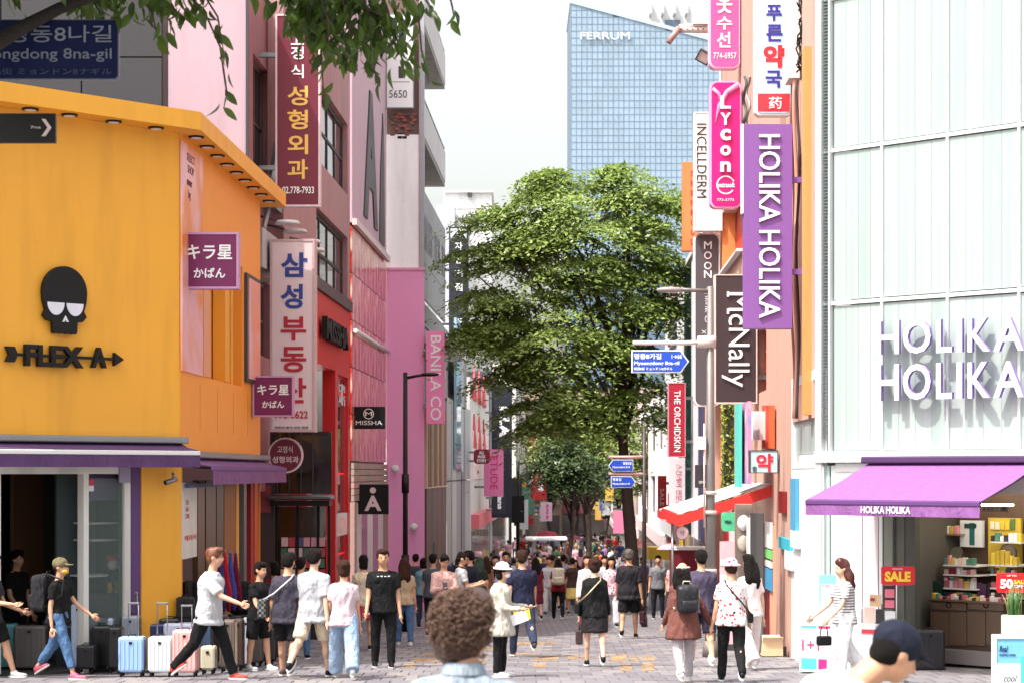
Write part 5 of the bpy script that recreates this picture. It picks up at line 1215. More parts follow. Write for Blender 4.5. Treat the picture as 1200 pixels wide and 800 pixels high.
# ------------------------------------------------------------------ red and white awnings of the pharmacy row
def side_awning(label, d0, d1, pz, zr, outw, drop):
    g = Fr(thing('awning', label, 'awning', (XR(d1), d1, gz(d1))), ANG_R, XR(d1), d1); L = d1 - d0
    n = 5
    for i in range(n):
        b = bmesh.new(); xa, xb = L * i / n, L * (i + 1) / n
        b.faces.new([b.verts.new(p) for p in ((xa, 0, zr), (xb - .015, 0, zr), (xb - .015, -outw, zr - drop), (xa, -outw, zr - drop))]); bmesh.ops.solidify(b, geom=b.faces[:], thickness=.03)
        g.add('canopy_panel', b, W2)
    b = bmesh.new(); prism(b, [(0, -.03), (outw, -drop - .03), (outw, -drop - .2), (0, -.22)], 0, .04)
    for e, x in ((0, L), (1, -.04)):
        o = obj('red_edge', b.copy() if False else B(0, .001, 0, .001, 0, .001), M((226, 50, 44), .5), g.root); 
        bb = bmesh.new(); vs = [(x, -yy, zr + zz) for yy, zz in ((0, -.03), (outw, -drop - .03), (outw, -drop - .2), (0, -.22))]; v2 = [(x + .04, y, z) for x, y, z in vs]
        A_ = [bb.verts.new(v) for v in vs]; C_ = [bb.verts.new(v) for v in v2]; bb.faces.new(A_); bb.faces.new(C_[::-1])
        for k in range(4): bb.faces.new((A_[(k + 1) % 4], A_[k], C_[k], C_[(k + 1) % 4]))
        bmesh.ops.recalc_face_normals(bb, faces=bb.faces); bb.to_mesh(o.data); bb.free(); o.location = g.loc; o.rotation_euler = (0, 0, g.ang)
    b.free()
    g.box('red_front', M((226, 50, 44), .5), 0, L, -outw - .04, -outw, zr - drop - .2, zr - drop - .01)
    return g
za = wz(566, 34.6) - gz(41)
side_awning('red edged white awning sloping over the pharmacy front', 34.6, 41, 0, za, 1.55, .52)
za = wz(582, 44) - gz(52)
side_awning('second red edged white awning farther along the pharmacy row', 44, 52, 0, za, 1.2, .4)
# ------------------------------------------------------------------ poles
def pole_top(name, label, cat, px, d, ztop, r0, r1, m, n=14):
    t = thing(name, label, cat, (wx(px, d), d, gz(d))); b = bmesh.new(); tube(b, (0, 0, -.02), (0, 0, ztop), r0, r1, n); obj('pole', b, m, t)
    b = bmesh.new(); tube(b, (0, 0, 0), (0, 0, .25), r0 * 1.5, r0 * 1.3, n); obj('base', b, m, t); return t
POLE = M((128, 120, 118), .5, .3, grime=.2)
d = 31.6; t = pole_top('street_lamp', 'tall grey lamp post carrying the blue street sign on the right', 'lamp post', 832.5, d, wz(336, d) - gz(d), .085, .05, POLE)
k = d / F; zl_ = wz(340, d) - gz(d)
b = bmesh.new(); path(b, [(0, 0, zl_ - .02), (-.35, 0, zl_), (-.5, 0, zl_ + .01)], [.035, .03, .025], 8); obj('arm', b, POLE, t)
b = bmesh.new(); ball(b, (-.62, 0, zl_ - .0), (.23, .09, .05)); obj('lamp_head', b, M((150, 136, 134), .4), t)
zb_ = wz(402, d) - gz(d); b = bmesh.new(); path(b, [(.02, -.05, zb_ + .02), (-.35, -.05, zb_), (-1.2, -.05, zb_)], .035, 8); obj('sign_arm', b, M((225, 205, 200), .5), t)
b = bmesh.new(); tube(b, (-.2, 0, zb_ + .02), (.08, 0, zb_ + .02), .09, .11, 12); obj('clamp', b, M((225, 205, 200), .5), t)
for z_ in (1.3, 1.05, 2.5, 2.2): b = bmesh.new(); tube(b, (0, 0, z_), (0, 0, z_ + .06), .1, .1, 14); obj('band', b, M((205, 190, 180), .5), t)
b = bmesh.new(); tube(b, (-.1, -.06, 2.0), (-.1, -.06, 3.6), .014, .014, 6); obj('conduit', b, M((210, 195, 190)), t); obj('junction_box', B(-.2, -.08, -.1, .0, 3.2, 3.4), M((220, 205, 205), .5), t)
BLS = M((24, 74, 190), .45, k=.9); 
def street_sign(label, x0, y0, x1, y1, d, right, lines, mat=BLS, edge=W2, group=None):
    r = thing('street_sign', label, 'sign', (wx((x0 + x1) / 2, d), d, wz((y0 + y1) / 2, d)), 0, group); k = d / F; w_, h_ = (x1 - x0) * k / 2, (y1 - y0) * k / 2
    sg = 1 if right else -1; c = h_ * .75
    def pts(g): return [(-sg * (w_ - g), h_ - g), (sg * (w_ - c - g * .4), h_ - g), (sg * (w_ - g * 1.4), 0), (sg * (w_ - c - g * .4), -h_ + g), (-sg * (w_ - g), -h_ + g)]
    b = bmesh.new(); prism(b, pts(0), 0, .04); obj('backing', b, edge, r); b = bmesh.new(); prism(b, pts(h_ * .1), -.006, -.001); obj('face', b, mat, r)
    for body, a, b0, c_, b1, bold in lines:
        text(r, body, (a - (x0 + x1) / 2) * k, (c_ - (x0 + x1) / 2) * k, ((y0 + y1) / 2 - b1) * k, ((y0 + y1) / 2 - b0) * k, -.007, W2, ext=.004, bold=bold)
    return r
street_sign('blue arrow street sign hanging from the grey lamp post', 740, 410, 807.5, 436.5, 31.4, True, [('명동8가길', 743, 414, 775, 420.5, .03), ('1→66', 787, 415, 799, 420, .02), ('Myeongdong 8ga-gil', 743, 423, 796, 428.5, .02), ('明洞8街 ミョンドン8ガギル', 743, 430, 788, 433.5, .02)])
d = 46; t = pole_top('sign_post', 'slim dark post carrying two small blue street signs', 'post', 755, d, wz(500, d) - gz(d), .05, .04, M((60, 48, 48), .5))
for py in (535, 555): b = bmesh.new(); z_ = wz(py, d) - gz(d); tube(b, (.04, 0, z_), (-.8, 0, z_), .035, .03, 8); obj('sign_arm', b, M((200, 160, 155), .5), t)
street_sign('upper small blue street sign pointing left by the tree trunk', 713, 538, 742, 552, 45.9, False, [('명동8길', 730, 540.5, 740, 544, .02), ('Myeongdong 8-gil', 718, 545.5, 738, 548.5, .02)])
street_sign('lower small blue street sign pointing right by the tree trunk', 716, 557.5, 745, 571, 45.9, True, [('명동길', 718, 559.5, 728, 563, .02), ('Myeongdong-gil', 718, 565, 738, 568, .02)])
d = 43; t = pole_top('street_lamp', 'black street lamp in front of the pink wall', 'lamp post', 475, d, wz(436, d) - gz(d), .06, .045, BLACK)
zl_ = wz(440, d) - gz(d); b = bmesh.new(); path(b, [(0, 0, zl_ - .05), (.25, 0, zl_ + .0), (.4, 0, zl_ + .02)], .03, 8); obj('arm', b, BLACK, t); b = bmesh.new(); ball(b, (.52, 0, zl_ + .03), (.2, .09, .045)); obj('lamp_head', b, BLACK, t)
b = bmesh.new(); tube(b, (0, 0, 0), (0, 0, 1.6), .1, .085, 14); obj('sleeve', b, BLACK, t); b = bmesh.new(); tube(b, (0, 0, 2.9), (0, 0, 3.3), .08, .08, 14); obj('collar', b, BLACK, t)
d = 96; t = pole_top('street_lamp', 'far black street lamp near the red banner', 'lamp post', 607, d, wz(540, d) - gz(d), .09, .07, BLACK)
zl_ = wz(542, d) - gz(d); b = bmesh.new(); path(b, [(0, 0, zl_ - .05), (.5, 0, zl_ + .05), (.8, 0, zl_)], .05, 6); obj('arm', b, BLACK, t); obj('control_box', B(-.3, .3, -.2, .2, wz(612, d) - gz(d), wz(580, d) - gz(d)), BLACK, t)
# steel column, guard tube and drinks crates by the pharmacy
d = 32.6; t = pole_top('column', 'square grey brown column in front of the pharmacy', 'column', 871.5, d, .3, .05, .05, POLE); obj('shaft', B(-.13, .13, -.13, .13, 0, wz(590, d) - gz(d), bev=.01), M((150, 132, 122), .5, .2, grime=.2), t)
for py, m in ((612, W2), (636, M((235, 225, 205)))): b = bmesh.new(); ball(b, (-.02, -.15, wz(py, d) - gz(d)), (.1, .05, .13)); obj('hanging_globe', b, m, t)
d = 32.2; t = pole_top('column', 'dark grey column beside the square brown column', 'column', 886, d, .3, .05, .05, DGREY); obj('shaft', B(-.1, .11, -.1, .1, 0, wz(600, d) - gz(d), bev=.01), M((92, 86, 86), .4, .3), t); obj('white_edge', B(-.14, -.102, -.1, .1, .1, wz(606, d) - gz(d)), W2, t)
d = 30.6; t = thing('guard_rail', 'bent steel tube guard at the foot of the pharmacy column', 'guard rail', (wx(887, d), d, gz(d)))
b = bmesh.new(); path(b, [(-.28, 0, .03), (-.05, 0, .04), (.03, 0, .12), (.05, 0, .3), (.05, 0, 1.05), (.03, 0, 1.15), (-.06, 0, 1.2), (-.12, 0, 1.12), (-.13, 0, .9)], .03, 10); obj('tube', b, POLE, t)
t = thing('pink_stand', 'pink and white banner stand behind the floral blouse woman', 'banner stand', (wx(855, 34), 34, gz(34)))
obj('panel', B(-.16, .14, 0, .05, .1, wz(634, 34) - gz(34)), M((246, 190, 200), .6), t); obj('band', B(-.15, .13, -.006, -.001, 1.4, 1.5), W2, t); obj('band', B(-.15, .13, -.006, -.001, 1.1, 1.25), W2, t); obj('base', B(-.2, .2, -.1, .15, 0, .1), DGREY, t)
for i, (px, c, lb) in enumerate(((904, (222, 190, 150), 'open cardboard box on the pavement by the white shop wall'), (914, (70, 60, 58), 'small dark crate on the pavement beside the cardboard box'))):
    t = thing('cardboard_box' if i == 0 else 'crate', lb, 'box', (wx(px, 31.8), 31.8, gz(31.8) + .02)); w_ = .16 if i == 0 else .09; h_ = .22 if i == 0 else .14
    obj('box_body', B(-w_, w_, -w_, w_, 0, h_), M(c, .8), t)
    if i == 0:
        for s_ in (-1, 1): obj('flap', B(-w_, w_, 0, .006, 0, .1), M((235, 205, 165), .8), t, (0, s_ * w_, h_), (s_ * -.7, 0, 0))
# parasols in the distance
def parasol(label, px, py, d, r, c, ribs=8):
    t = thing('parasol', label, 'parasol', (wx(px, d), d, gz(d))); h_ = wz(py, d) - gz(d); b = bmesh.new(); tube(b, (0, 0, 0), (0, 0, h_), .03); obj('pole', b, STEEL, t)
    for i in range(ribs):
        b = bmesh.new(); a0, a1 = 2 * math.pi * i / ribs, 2 * math.pi * (i + 1) / ribs
        P0 = Vector((0, 0, h_)); q = [P0]; mid = [Vector((math.cos(a) * r * .55, math.sin(a) * r * .55, h_ - r * .12)) for a in (a0, a1)]; ed = [Vector((math.cos(a) * r, math.sin(a) * r, h_ - r * .42)) for a in (a0, a1)]
        v0 = b.verts.new(P0); m0, m1 = b.verts.new(mid[0]), b.verts.new(mid[1]); e0, e1 = b.verts.new(ed[0]), b.verts.new(ed[1]); b.faces.new((v0, m0, m1)); b.faces.new((m0, e0, e1, m1)); bmesh.ops.solidify(b, geom=b.faces[:], thickness=.012)
        obj('canopy_panel', b, M(c, .7, var=.05) if i % 2 else M(tuple(min(255, v + 10) for v in c), .7, var=.05), t)
    return t
parasol('pale pink parasol to the right of the tree trunk', 786, 636, 49, .34, (246, 200, 214)); parasol('pink and white parasol tip below the awning', 788, 604, 44, .25, (240, 150, 160))
parasol('red parasol in the far crowd on the left', 641, 621, 110, .8, (170, 50, 70)); parasol('dark red parasol in the distant crowd mid street', 668, 625, 125, .8, (110, 40, 60))
parasol('black parasol among the distant crowd', 690, 629, 120, .6, (40, 38, 44))
t = thing('market_stall', 'maroon covered stall behind the grey lamp post', 'stall', (wx(805, 48), 48, gz(48)))
obj('cover', B(-.35, .45, 0, .8, .7, wz(644, 48) - gz(48)), M((120, 14, 34), .7), t); obj('counter', B(-.35, .45, -.1, .8, 0, .69), M((60, 40, 40)), t); obj('top_board', B(-.38, .48, -.04, .84, wz(644, 48) - gz(48) + .002, wz(642, 48) - gz(48) + .03), W2, t)
t = thing('market_stall', 'yellow topped snack stall right of the tree trunk', 'stall', (wx(764, 66), 66, gz(66))); obj('cover', B(-.1, .7, 0, 1, 1.5, 1.9), M((240, 200, 70), .7), t); obj('counter', B(-.05, .65, 0, 1, 0, .9), M((200, 200, 205)), t); obj('post', B(-.05, 0, 0, .05, .9, 1.5), STEEL, t); obj('post', B(.6, .65, 0, .05, .9, 1.5), STEEL, t)
t = thing('market_stall', 'white roofed stall far down the street on the left', 'stall', (wx(640, 108), 108, gz(108))); obj('roof', B(-1.1, 1.1, -.8, .8, 1.75, 1.95, bev=.06), W2, t); obj('counter', B(-1, 1, -.7, .7, 0, 1), M((150, 60, 60)), t)
for sx_ in (-1, 1): obj('post', B(sx_ - .04, sx_ + .04, -.7, -.62, 1, 1.75), STEEL, t)
# ------------------------------------------------------------------ signs in the shade at the upper left, carried by a pole outside the frame
t = pole_top('sign_post', 'steel post at the left edge carrying the dark blue and black signs', 'post', -130, 15, 6.4, .09, .08, POLE)
for py in (48, 70): b = bmesh.new(); z_ = wz(py, 15) - gz(15); tube(b, (0, .03, z_), (wx(138, 15) - wx(-130, 15), .06, z_), .03); obj('sign_arm', b, POLE, t)
NB_SHADED = M((10, 26, 78), .6, var=.1, k=.6, Specular_IOR_Level=.2)  # navy kept extra dark: the tree's shade is put into the sign colour
s = Board('street_sign', 'large dark blue shaded street sign reading Myeongdong 8na-gil', 'sign', -75, 24, 137.5, 92, 15, NB_SHADED, .04, M((100, 108, 124), .5), rounded=.03, fw=.008)
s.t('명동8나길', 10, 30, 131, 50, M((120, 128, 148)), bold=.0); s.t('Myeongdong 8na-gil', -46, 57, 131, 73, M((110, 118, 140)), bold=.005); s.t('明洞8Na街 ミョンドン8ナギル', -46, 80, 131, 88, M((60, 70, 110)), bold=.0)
s = Board('arrow_sign', 'small black sign with white arrow at the left edge', 'sign', -60, 133, 65, 167.5, 16, M((16, 16, 18), .5), .05)
b = bmesh.new(); q = [s.P(*p) for p in ((49, 140), (53.5, 140), (60.5, 150), (53.5, 160), (49, 160), (56, 150))]; prism(b, q, -.012, -.001); obj('arrow', b, PALE, s.r); s.t('7na', 36, 148, 48, 151, PALE); s.t('8ga-gil', -40, 142, -5, 150, PALE)
b = bmesh.new(); tube(b, (s.P(-130, 0)[0], .03, .05), (s.P(-60, 0)[0], .03, .05), .03); obj('bracket', b, POLE, s.r)
# ------------------------------------------------------------------ trees
def leaves(name, parent, pos, nrm, size, mat, kind='stuff', asp=.5):
    """many small leaves as one mesh: a bent diamond each"""
    n = len(pos); rs = np.random.RandomState(n % 1000)
    nrm = nrm / np.linalg.norm(nrm, axis=1, keepdims=True); t_ = np.cross(nrm, rs.normal(size=(n, 3))); t_ /= np.linalg.norm(t_, axis=1, keepdims=True) + 1e-9; b_ = np.cross(nrm, t_)
    sz = (size * rs.uniform(.65, 1.3, n))[:, None]
    v = np.stack([pos - t_ * sz * .5, pos + b_ * sz * asp * .5 - nrm * sz * .06, pos + t_ * sz * .5 - nrm * sz * .12, pos - b_ * sz * asp * .5 - nrm * sz * .06], 1).reshape(-1, 3)
    me = bpy.data.meshes.new(name); me.vertices.add(4 * n); me.vertices.foreach_set('co', v.astype(np.float32).ravel())
    me.loops.add(4 * n); me.loops.foreach_set('vertex_index', np.arange(4 * n, dtype=np.int32)); me.polygons.add(n)
    me.polygons.foreach_set('loop_start', np.arange(0, 4 * n, 4, dtype=np.int32)); me.polygons.foreach_set('loop_total', np.full(n, 4, np.int32)); me.update(); me.validate()
    o = obj(name, me, mat, parent)
    if kind: o['kind'] = kind
    return o
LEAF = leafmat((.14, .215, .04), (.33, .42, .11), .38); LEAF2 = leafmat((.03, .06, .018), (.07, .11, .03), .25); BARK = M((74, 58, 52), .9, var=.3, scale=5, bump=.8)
def tree(label, px, d, crown, nspray, per, leaf, trunk_r, lean=(0, 0), mat=LEAF, fork=.5, group=None, sprayr=.55, limbs=14, xw=None, floor=None):
    """crown: list of ellipsoids (cx, cz above ground, rx, rz, weight); sprays hang at the ends of limbs"""
    rs = np.random.RandomState(int(px * 7 + d)); t = thing('tree', label, 'tree', (wx(px, d), d, gz(d)), 0, group)
    top = max(c[1] for c in crown); fk = Vector((lean[0], 0, fork))
    b = bmesh.new(); path(b, [(0, 0, -.1), (lean[0] * .2, 0, fork * .3), (lean[0] * .65, .05, fork * .7), fk, (lean[0] * .7, .1, (fork + top) / 2), (lean[0] * .3, 0, top)], [trunk_r * 1.25, trunk_r, trunk_r * .9, trunk_r * .75, trunk_r * .4, trunk_r * .12], 12)
    obj('trunk', b, BARK, t)
    W_ = np.array([c[4] for c in crown], float); W_ /= W_.sum(); P_, N_ = [], []; ends = []
    for i in range(nspray):
        c = crown[rs.choice(len(crown), p=W_)]; u = rs.normal(size=3); u /= np.linalg.norm(u); u[2] = u[2] * 1.0 if u[2] > 0 else u[2] * .75
        r = rs.uniform(.35, 1.0) ** .45; cen = np.array([c[0] + u[0] * c[2] * r, u[1] * c[2] * .85 * r, c[1] + u[2] * c[3] * r])
        sr = sprayr * rs.uniform(.6, 1.35); m = int(per * rs.uniform(.6, 1.3)); q = rs.normal(size=(m, 3)) * np.array([sr * .55, sr * .55, sr * .075])
        out = np.array([u[0], u[1], 0]); out /= np.linalg.norm(out) + 1e-6
        q[:, 2] -= (q[:, 0] * out[0] + q[:, 1] * out[1]) * .38 + (q[:, 0] ** 2 + q[:, 1] ** 2) * .22 / sr; P_.append(cen + q)
        N_.append(np.array([out[0] * .5, out[1] * .5, 1.0]) + rs.normal(size=(m, 3)) * .34)
        if i < limbs * 6: ends.append(cen)
    leaves('foliage', t, np.concatenate(P_), np.concatenate(N_), leaf, mat)
    for i in range(limbs):
        b = bmesh.new(); e = Vector(ends[i]); s0 = Vector((lean[0] * .8, 0, fork + (max(e.z, fork + .5) - fork) * rs.uniform(.0, .35))); md = s0.lerp(e, .5) + Vector((rs.uniform(-.2, .2), rs.uniform(-.2, .2), .3))
        path(b, [s0, md, e], [trunk_r * .42, trunk_r * .22, trunk_r * .06], 7); br = obj('branch', b, BARK, t)
        for k in range(3):
            if limbs + i * 3 + k < len(ends):
                e2 = Vector(ends[limbs + i * 3 + k])
                if (e2 - md).length < 3.2: b = bmesh.new(); path(b, [md, md.lerp(e2, .5) + Vector((0, 0, .12)), e2], [trunk_r * .16, trunk_r * .09, trunk_r * .03], 5); obj('twig', b, BARK, br)
    return t
D = 60; g_ = gz(D); kz = lambda py: wz(py, D) - g_; kx = lambda px: wx(px, D) - wx(744, D)
cr = [(kx(690), kz(290), 2.55, 2.0, 3), (kx(745), kz(255), 1.3, 1.35, 1.1), (kx(640), kz(262), 1.5, 1.35, 1.1), (kx(600), kz(340), 1.75, 1.1, 1.2), (kx(580), kz(290), 1.1, .75, .5), (kx(745), kz(350), 1.45, 1.7, 1.6), (kx(590), kz(400), 1.35, .75, .9), (kx(670), kz(400), 2.3, 1.5, 2.2),
      (kx(740), kz(440), 1.15, 1.3, .8), (kx(662), kz(470), 1.7, .95, 1.1), (kx(640), kz(505), .9, .5, .35), (kx(770), kz(480), .6, .8, .35), (kx(720), kz(490), .9, .6, .4), (kx(712), kz(215), .55, .5, .25), (kx(650), kz(215), .5, .35, .15), (kx(552), kz(305), .75, .32, .35), (kx(562), kz(392), .7, .35, .35), (kx(580), kz(352), .9, .3, .35), (kx(575), kz(255), .7, .3, .25), (kx(600), kz(440), 1.0, .35, .35), (kx(650), kz(208), .8, .3, .3), (kx(728), kz(203), .7, .32, .3), (kx(785), kz(330), .45, 1.5, .5), (kx(785), kz(240), .4, .6, .2)]
tree('big leafy zelkova tree rising in the middle of the street', 744, D, cr, 430, 215, .155, .19, lean=(-.35, 0), fork=kz(520), limbs=18, sprayr=.72)
D = 95; g_ = gz(D)
tree('bright green tree behind the big one, above the crowd', 690, D, [((650 - 690) * D / F, wz(525, D) - g_, 1.3, 1.3, 1), ((690 - 690) * D / F, wz(500, D) - g_, 1.8, 1.6, 1.4), (1.4, wz(520, D) - g_, 1.7, 1.6, 1.3), (2.2, wz(560, D) - g_, 1.2, 1.2, .8)], 260, 60, .19, .15, fork=3, mat=LEAF, sprayr=.7)
D = 78; g_ = gz(D)
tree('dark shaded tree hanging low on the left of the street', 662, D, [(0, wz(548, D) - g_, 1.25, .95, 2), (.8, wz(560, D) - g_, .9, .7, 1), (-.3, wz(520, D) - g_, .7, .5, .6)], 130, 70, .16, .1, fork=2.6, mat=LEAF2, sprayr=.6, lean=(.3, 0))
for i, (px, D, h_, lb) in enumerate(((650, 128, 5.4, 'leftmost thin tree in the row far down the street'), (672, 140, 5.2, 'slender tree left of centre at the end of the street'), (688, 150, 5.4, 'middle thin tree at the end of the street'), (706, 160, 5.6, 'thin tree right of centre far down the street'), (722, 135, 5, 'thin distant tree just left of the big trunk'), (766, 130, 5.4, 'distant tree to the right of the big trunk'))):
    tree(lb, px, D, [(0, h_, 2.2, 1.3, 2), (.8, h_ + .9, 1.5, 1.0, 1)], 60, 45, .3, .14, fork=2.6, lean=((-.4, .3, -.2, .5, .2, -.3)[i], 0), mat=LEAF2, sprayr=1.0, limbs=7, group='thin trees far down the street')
P_ = np.random.RandomState(5).uniform([-.12, -.25, wz(590, 43) - wz(520, 43)], [.12, .25, wz(474, 43) - wz(520, 43)], (900, 3))
leaves('foliage', hedge, P_, np.random.RandomState(6).normal(size=(900, 3)) + np.array([-.3, -1, .5]), .11, leafmat((.2, .26, .03), (.34, .33, .06), .3)); obj('backing', B(-.1, .1, -.2, .25, wz(590, 43) - wz(520, 43), wz(474, 43) - wz(520, 43)), M((50, 60, 30), .9), hedge)
# foreground branch: each leaf of the hanging sprays is a part
FT = thing('overhanging_tree', 'dark green branch with long leaves hanging in at the top left', 'tree', (-5.2, 13.5, gz(13.5)))
b = bmesh.new(); path(b, [(0, 0, -.1), (.1, .1, 3), (.05, .3, 5.2), (.4, .4, 7)], [.26, .2, .16, .1], 14); obj('trunk', b, BARK, FT)
def fp(px, py, d): return Vector((wx(px, d), d, wz(py, d))) - FT.location
b = bmesh.new(); path(b, [(.05, .3, 4.4), fp(-60, 84, 14.6), fp(20, 36, 14.8), fp(70, 10, 15), fp(150, -18, 15), fp(330, -45, 15.2)], [.11, .075, .055, .045, .035, .025], 10); obj('limb', b, M((44, 36, 34), .9, var=.3, scale=5, bump=.8, k=.6), FT)
b = bmesh.new(); path(b, [fp(150, -18, 15), fp(300, -70, 15.3), fp(520, -60, 15.4)], [.05, .04, .02], 8); obj('limb', b, BARK, FT)
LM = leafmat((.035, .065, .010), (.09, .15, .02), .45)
def leafmesh(L, Wd, curl):
    me = bpy.data.meshes.new('leaf'); v, f = [], []
    for i, (t_, w_) in enumerate(((0, .06), (.2, .75), (.42, 1), (.68, .72), (.87, .35), (1, .02))):
        z = -L * t_; y = -curl * t_ * t_ * L
        v += [(-Wd * w_ / 2, y + Wd * w_ * .22, z), (0, y, z), (Wd * w_ / 2, y + Wd * w_ * .22, z)]
    for i in range(5):
        a = i * 3; f += [(a, a + 1, a + 4, a + 3), (a + 1, a + 2, a + 5, a + 4)]
    me.from_pydata(v, [], f); me.materials.append(LM)
    for p in me.polygons: p.use_smooth = True
    return me
LMS = [leafmesh(.145, .06, .3), leafmesh(.16, .066, .1), leafmesh(.12, .05, .6), leafmesh(.14, .066, -.2)]; EXTRA = bmesh.new()
rl = random.Random(11); nleaf = 0
def put_leaf(p, tw):
    global nleaf
    if nleaf >= 295:
        mm = rl.choice(LMS).copy(); mm.transform(Matrix.LocRotScale(p, Matrix.Rotation(rl.uniform(-3.1, 3.1), 3, 'Z') @ Matrix.Rotation(rl.uniform(-.75, .75), 3, 'Y') @ Matrix.Rotation(rl.uniform(-.7, .7), 3, 'X'), Vector((1, 1, 1)) * rl.uniform(.7, 1.15))); EXTRA.from_mesh(mm); bpy.data.meshes.remove(mm); return
    o = bpy.data.objects.new('leaf', rl.choice(LMS)); C.objects.link(o); o.parent = FT; o.location = p
    o.rotation_euler = (rl.uniform(-.7, .7), rl.uniform(-.75, .75), rl.uniform(-3.1, 3.1)); s = rl.uniform(.7, 1.15); o.scale = (s, s, s); nleaf += 1
def twig(pts, n, d, spread=6):
    P3 = [fp(x, y, d + rl.uniform(-.15, .15)) for x, y in pts]; b = bmesh.new(); path(b, P3, [.008] * (len(P3) - 1) + [.003], 5); obj('twig', b, BARK, FT)
    for i in range(n):
        u = (i + .5) / n * (len(P3) - 1); k = min(int(u), len(P3) - 2); p = P3[k].lerp(P3[k + 1], u - k)
        put_leaf(p + Vector((rl.gauss(0, spread * d / F), rl.uniform(-.1, .1), rl.gauss(0, spread * d / F * .5))), None)
for pts, n, sp in (([(200, -20), (238, 10), (258, 55), (266, 110), (262, 128)], 13, 4), ([(230, -20), (255, 20), (262, 60)], 6, 5), ([(120, -20), (128, 5), (130, 12)], 8, 9), ([(160, -15), (178, 15), (186, 50)], 12, 8), ([(190, -15), (205, 12), (212, 25)], 12, 10), ([(100, -18), (105, 14)], 4, 7), ([(15, -10), (18, 12)], 3, 6),
                   ([(345, -20), (358, 15), (362, 35)], 16, 9), ([(370, -20), (385, 25), (384, 70)], 24, 9), ([(395, -20), (410, 30), (414, 62)], 26, 10), ([(420, -20), (436, 30), (442, 66)], 26, 10), ([(445, -20), (458, 25), (468, 55), (474, 85)], 26, 8), ([(400, -20), (400, 10), (376, 60), (380, 120)], 14, 6), ([(350, -20), (420, 5), (450, 20)], 18, 12),
                   ([(470, -30), (490, 15), (494, 60), (503, 98)], 12, 6), ([(480, -30), (502, 5), (506, 18)], 8, 6), ([(520, -30), (530, 8), (532, 22)], 5, 5), ([(430, -20), (436, 20), (440, 100)], 12, 6), ([(385, -20), (372, 30), (372, 60)], 14, 9), ([(300, -30), (345, 5), (380, 12)], 14, 10), ([(200, -30), (290, -14), (340, -5)], 12, 8)): twig(pts, n, 15.1, sp)
for k in range(330):
    x = rl.uniform(335, 478); y = rl.uniform(-12, 46 + 42 * math.exp(-((x - 425) / 45) ** 2)) ; put_leaf(fp(x, y - 10, rl.uniform(15.0, 15.7)), None)
for k in range(70): x = rl.uniform(80, 240); put_leaf(fp(x, rl.uniform(-14, 20), rl.uniform(15, 15.6)), None)
tag(obj('leaves', EXTRA, LM, FT), kind='stuff')
rs = np.random.RandomState(3); Q = []  # unseen leaf blobs added above the frame, dense left ones to shade the signs
for cx_, cy_, cd, rx_, n in ((60, -150, 13.5, .9, 900), (-60, -60, 12.6, .8, 700), (-190, -230, 14.3, 1.2, 5000), (-120, -120, 14.6, .9, 2500), (-20, -190, 14.6, .9, 2500), (420, -190, 14.8, .8, 700), (250, -190, 14.5, .8, 700), (60, -10, 13.2, .35, 60)):
    Q.append(np.array(fp(cx_, cy_, cd)) + rs.normal(size=(n, 3)) * rx_ * np.array([.6, .6, .35]))
Q = np.concatenate(Q); Q = Q[Q[:, 2] + FT.location.z > 553 * 1 * (Q[:, 1] + FT.location.y) / F + .05]
leaves('canopy', FT, Q, rs.normal(size=(len(Q), 3)) + np.array([0, 0, 1.0]), .17, LM)
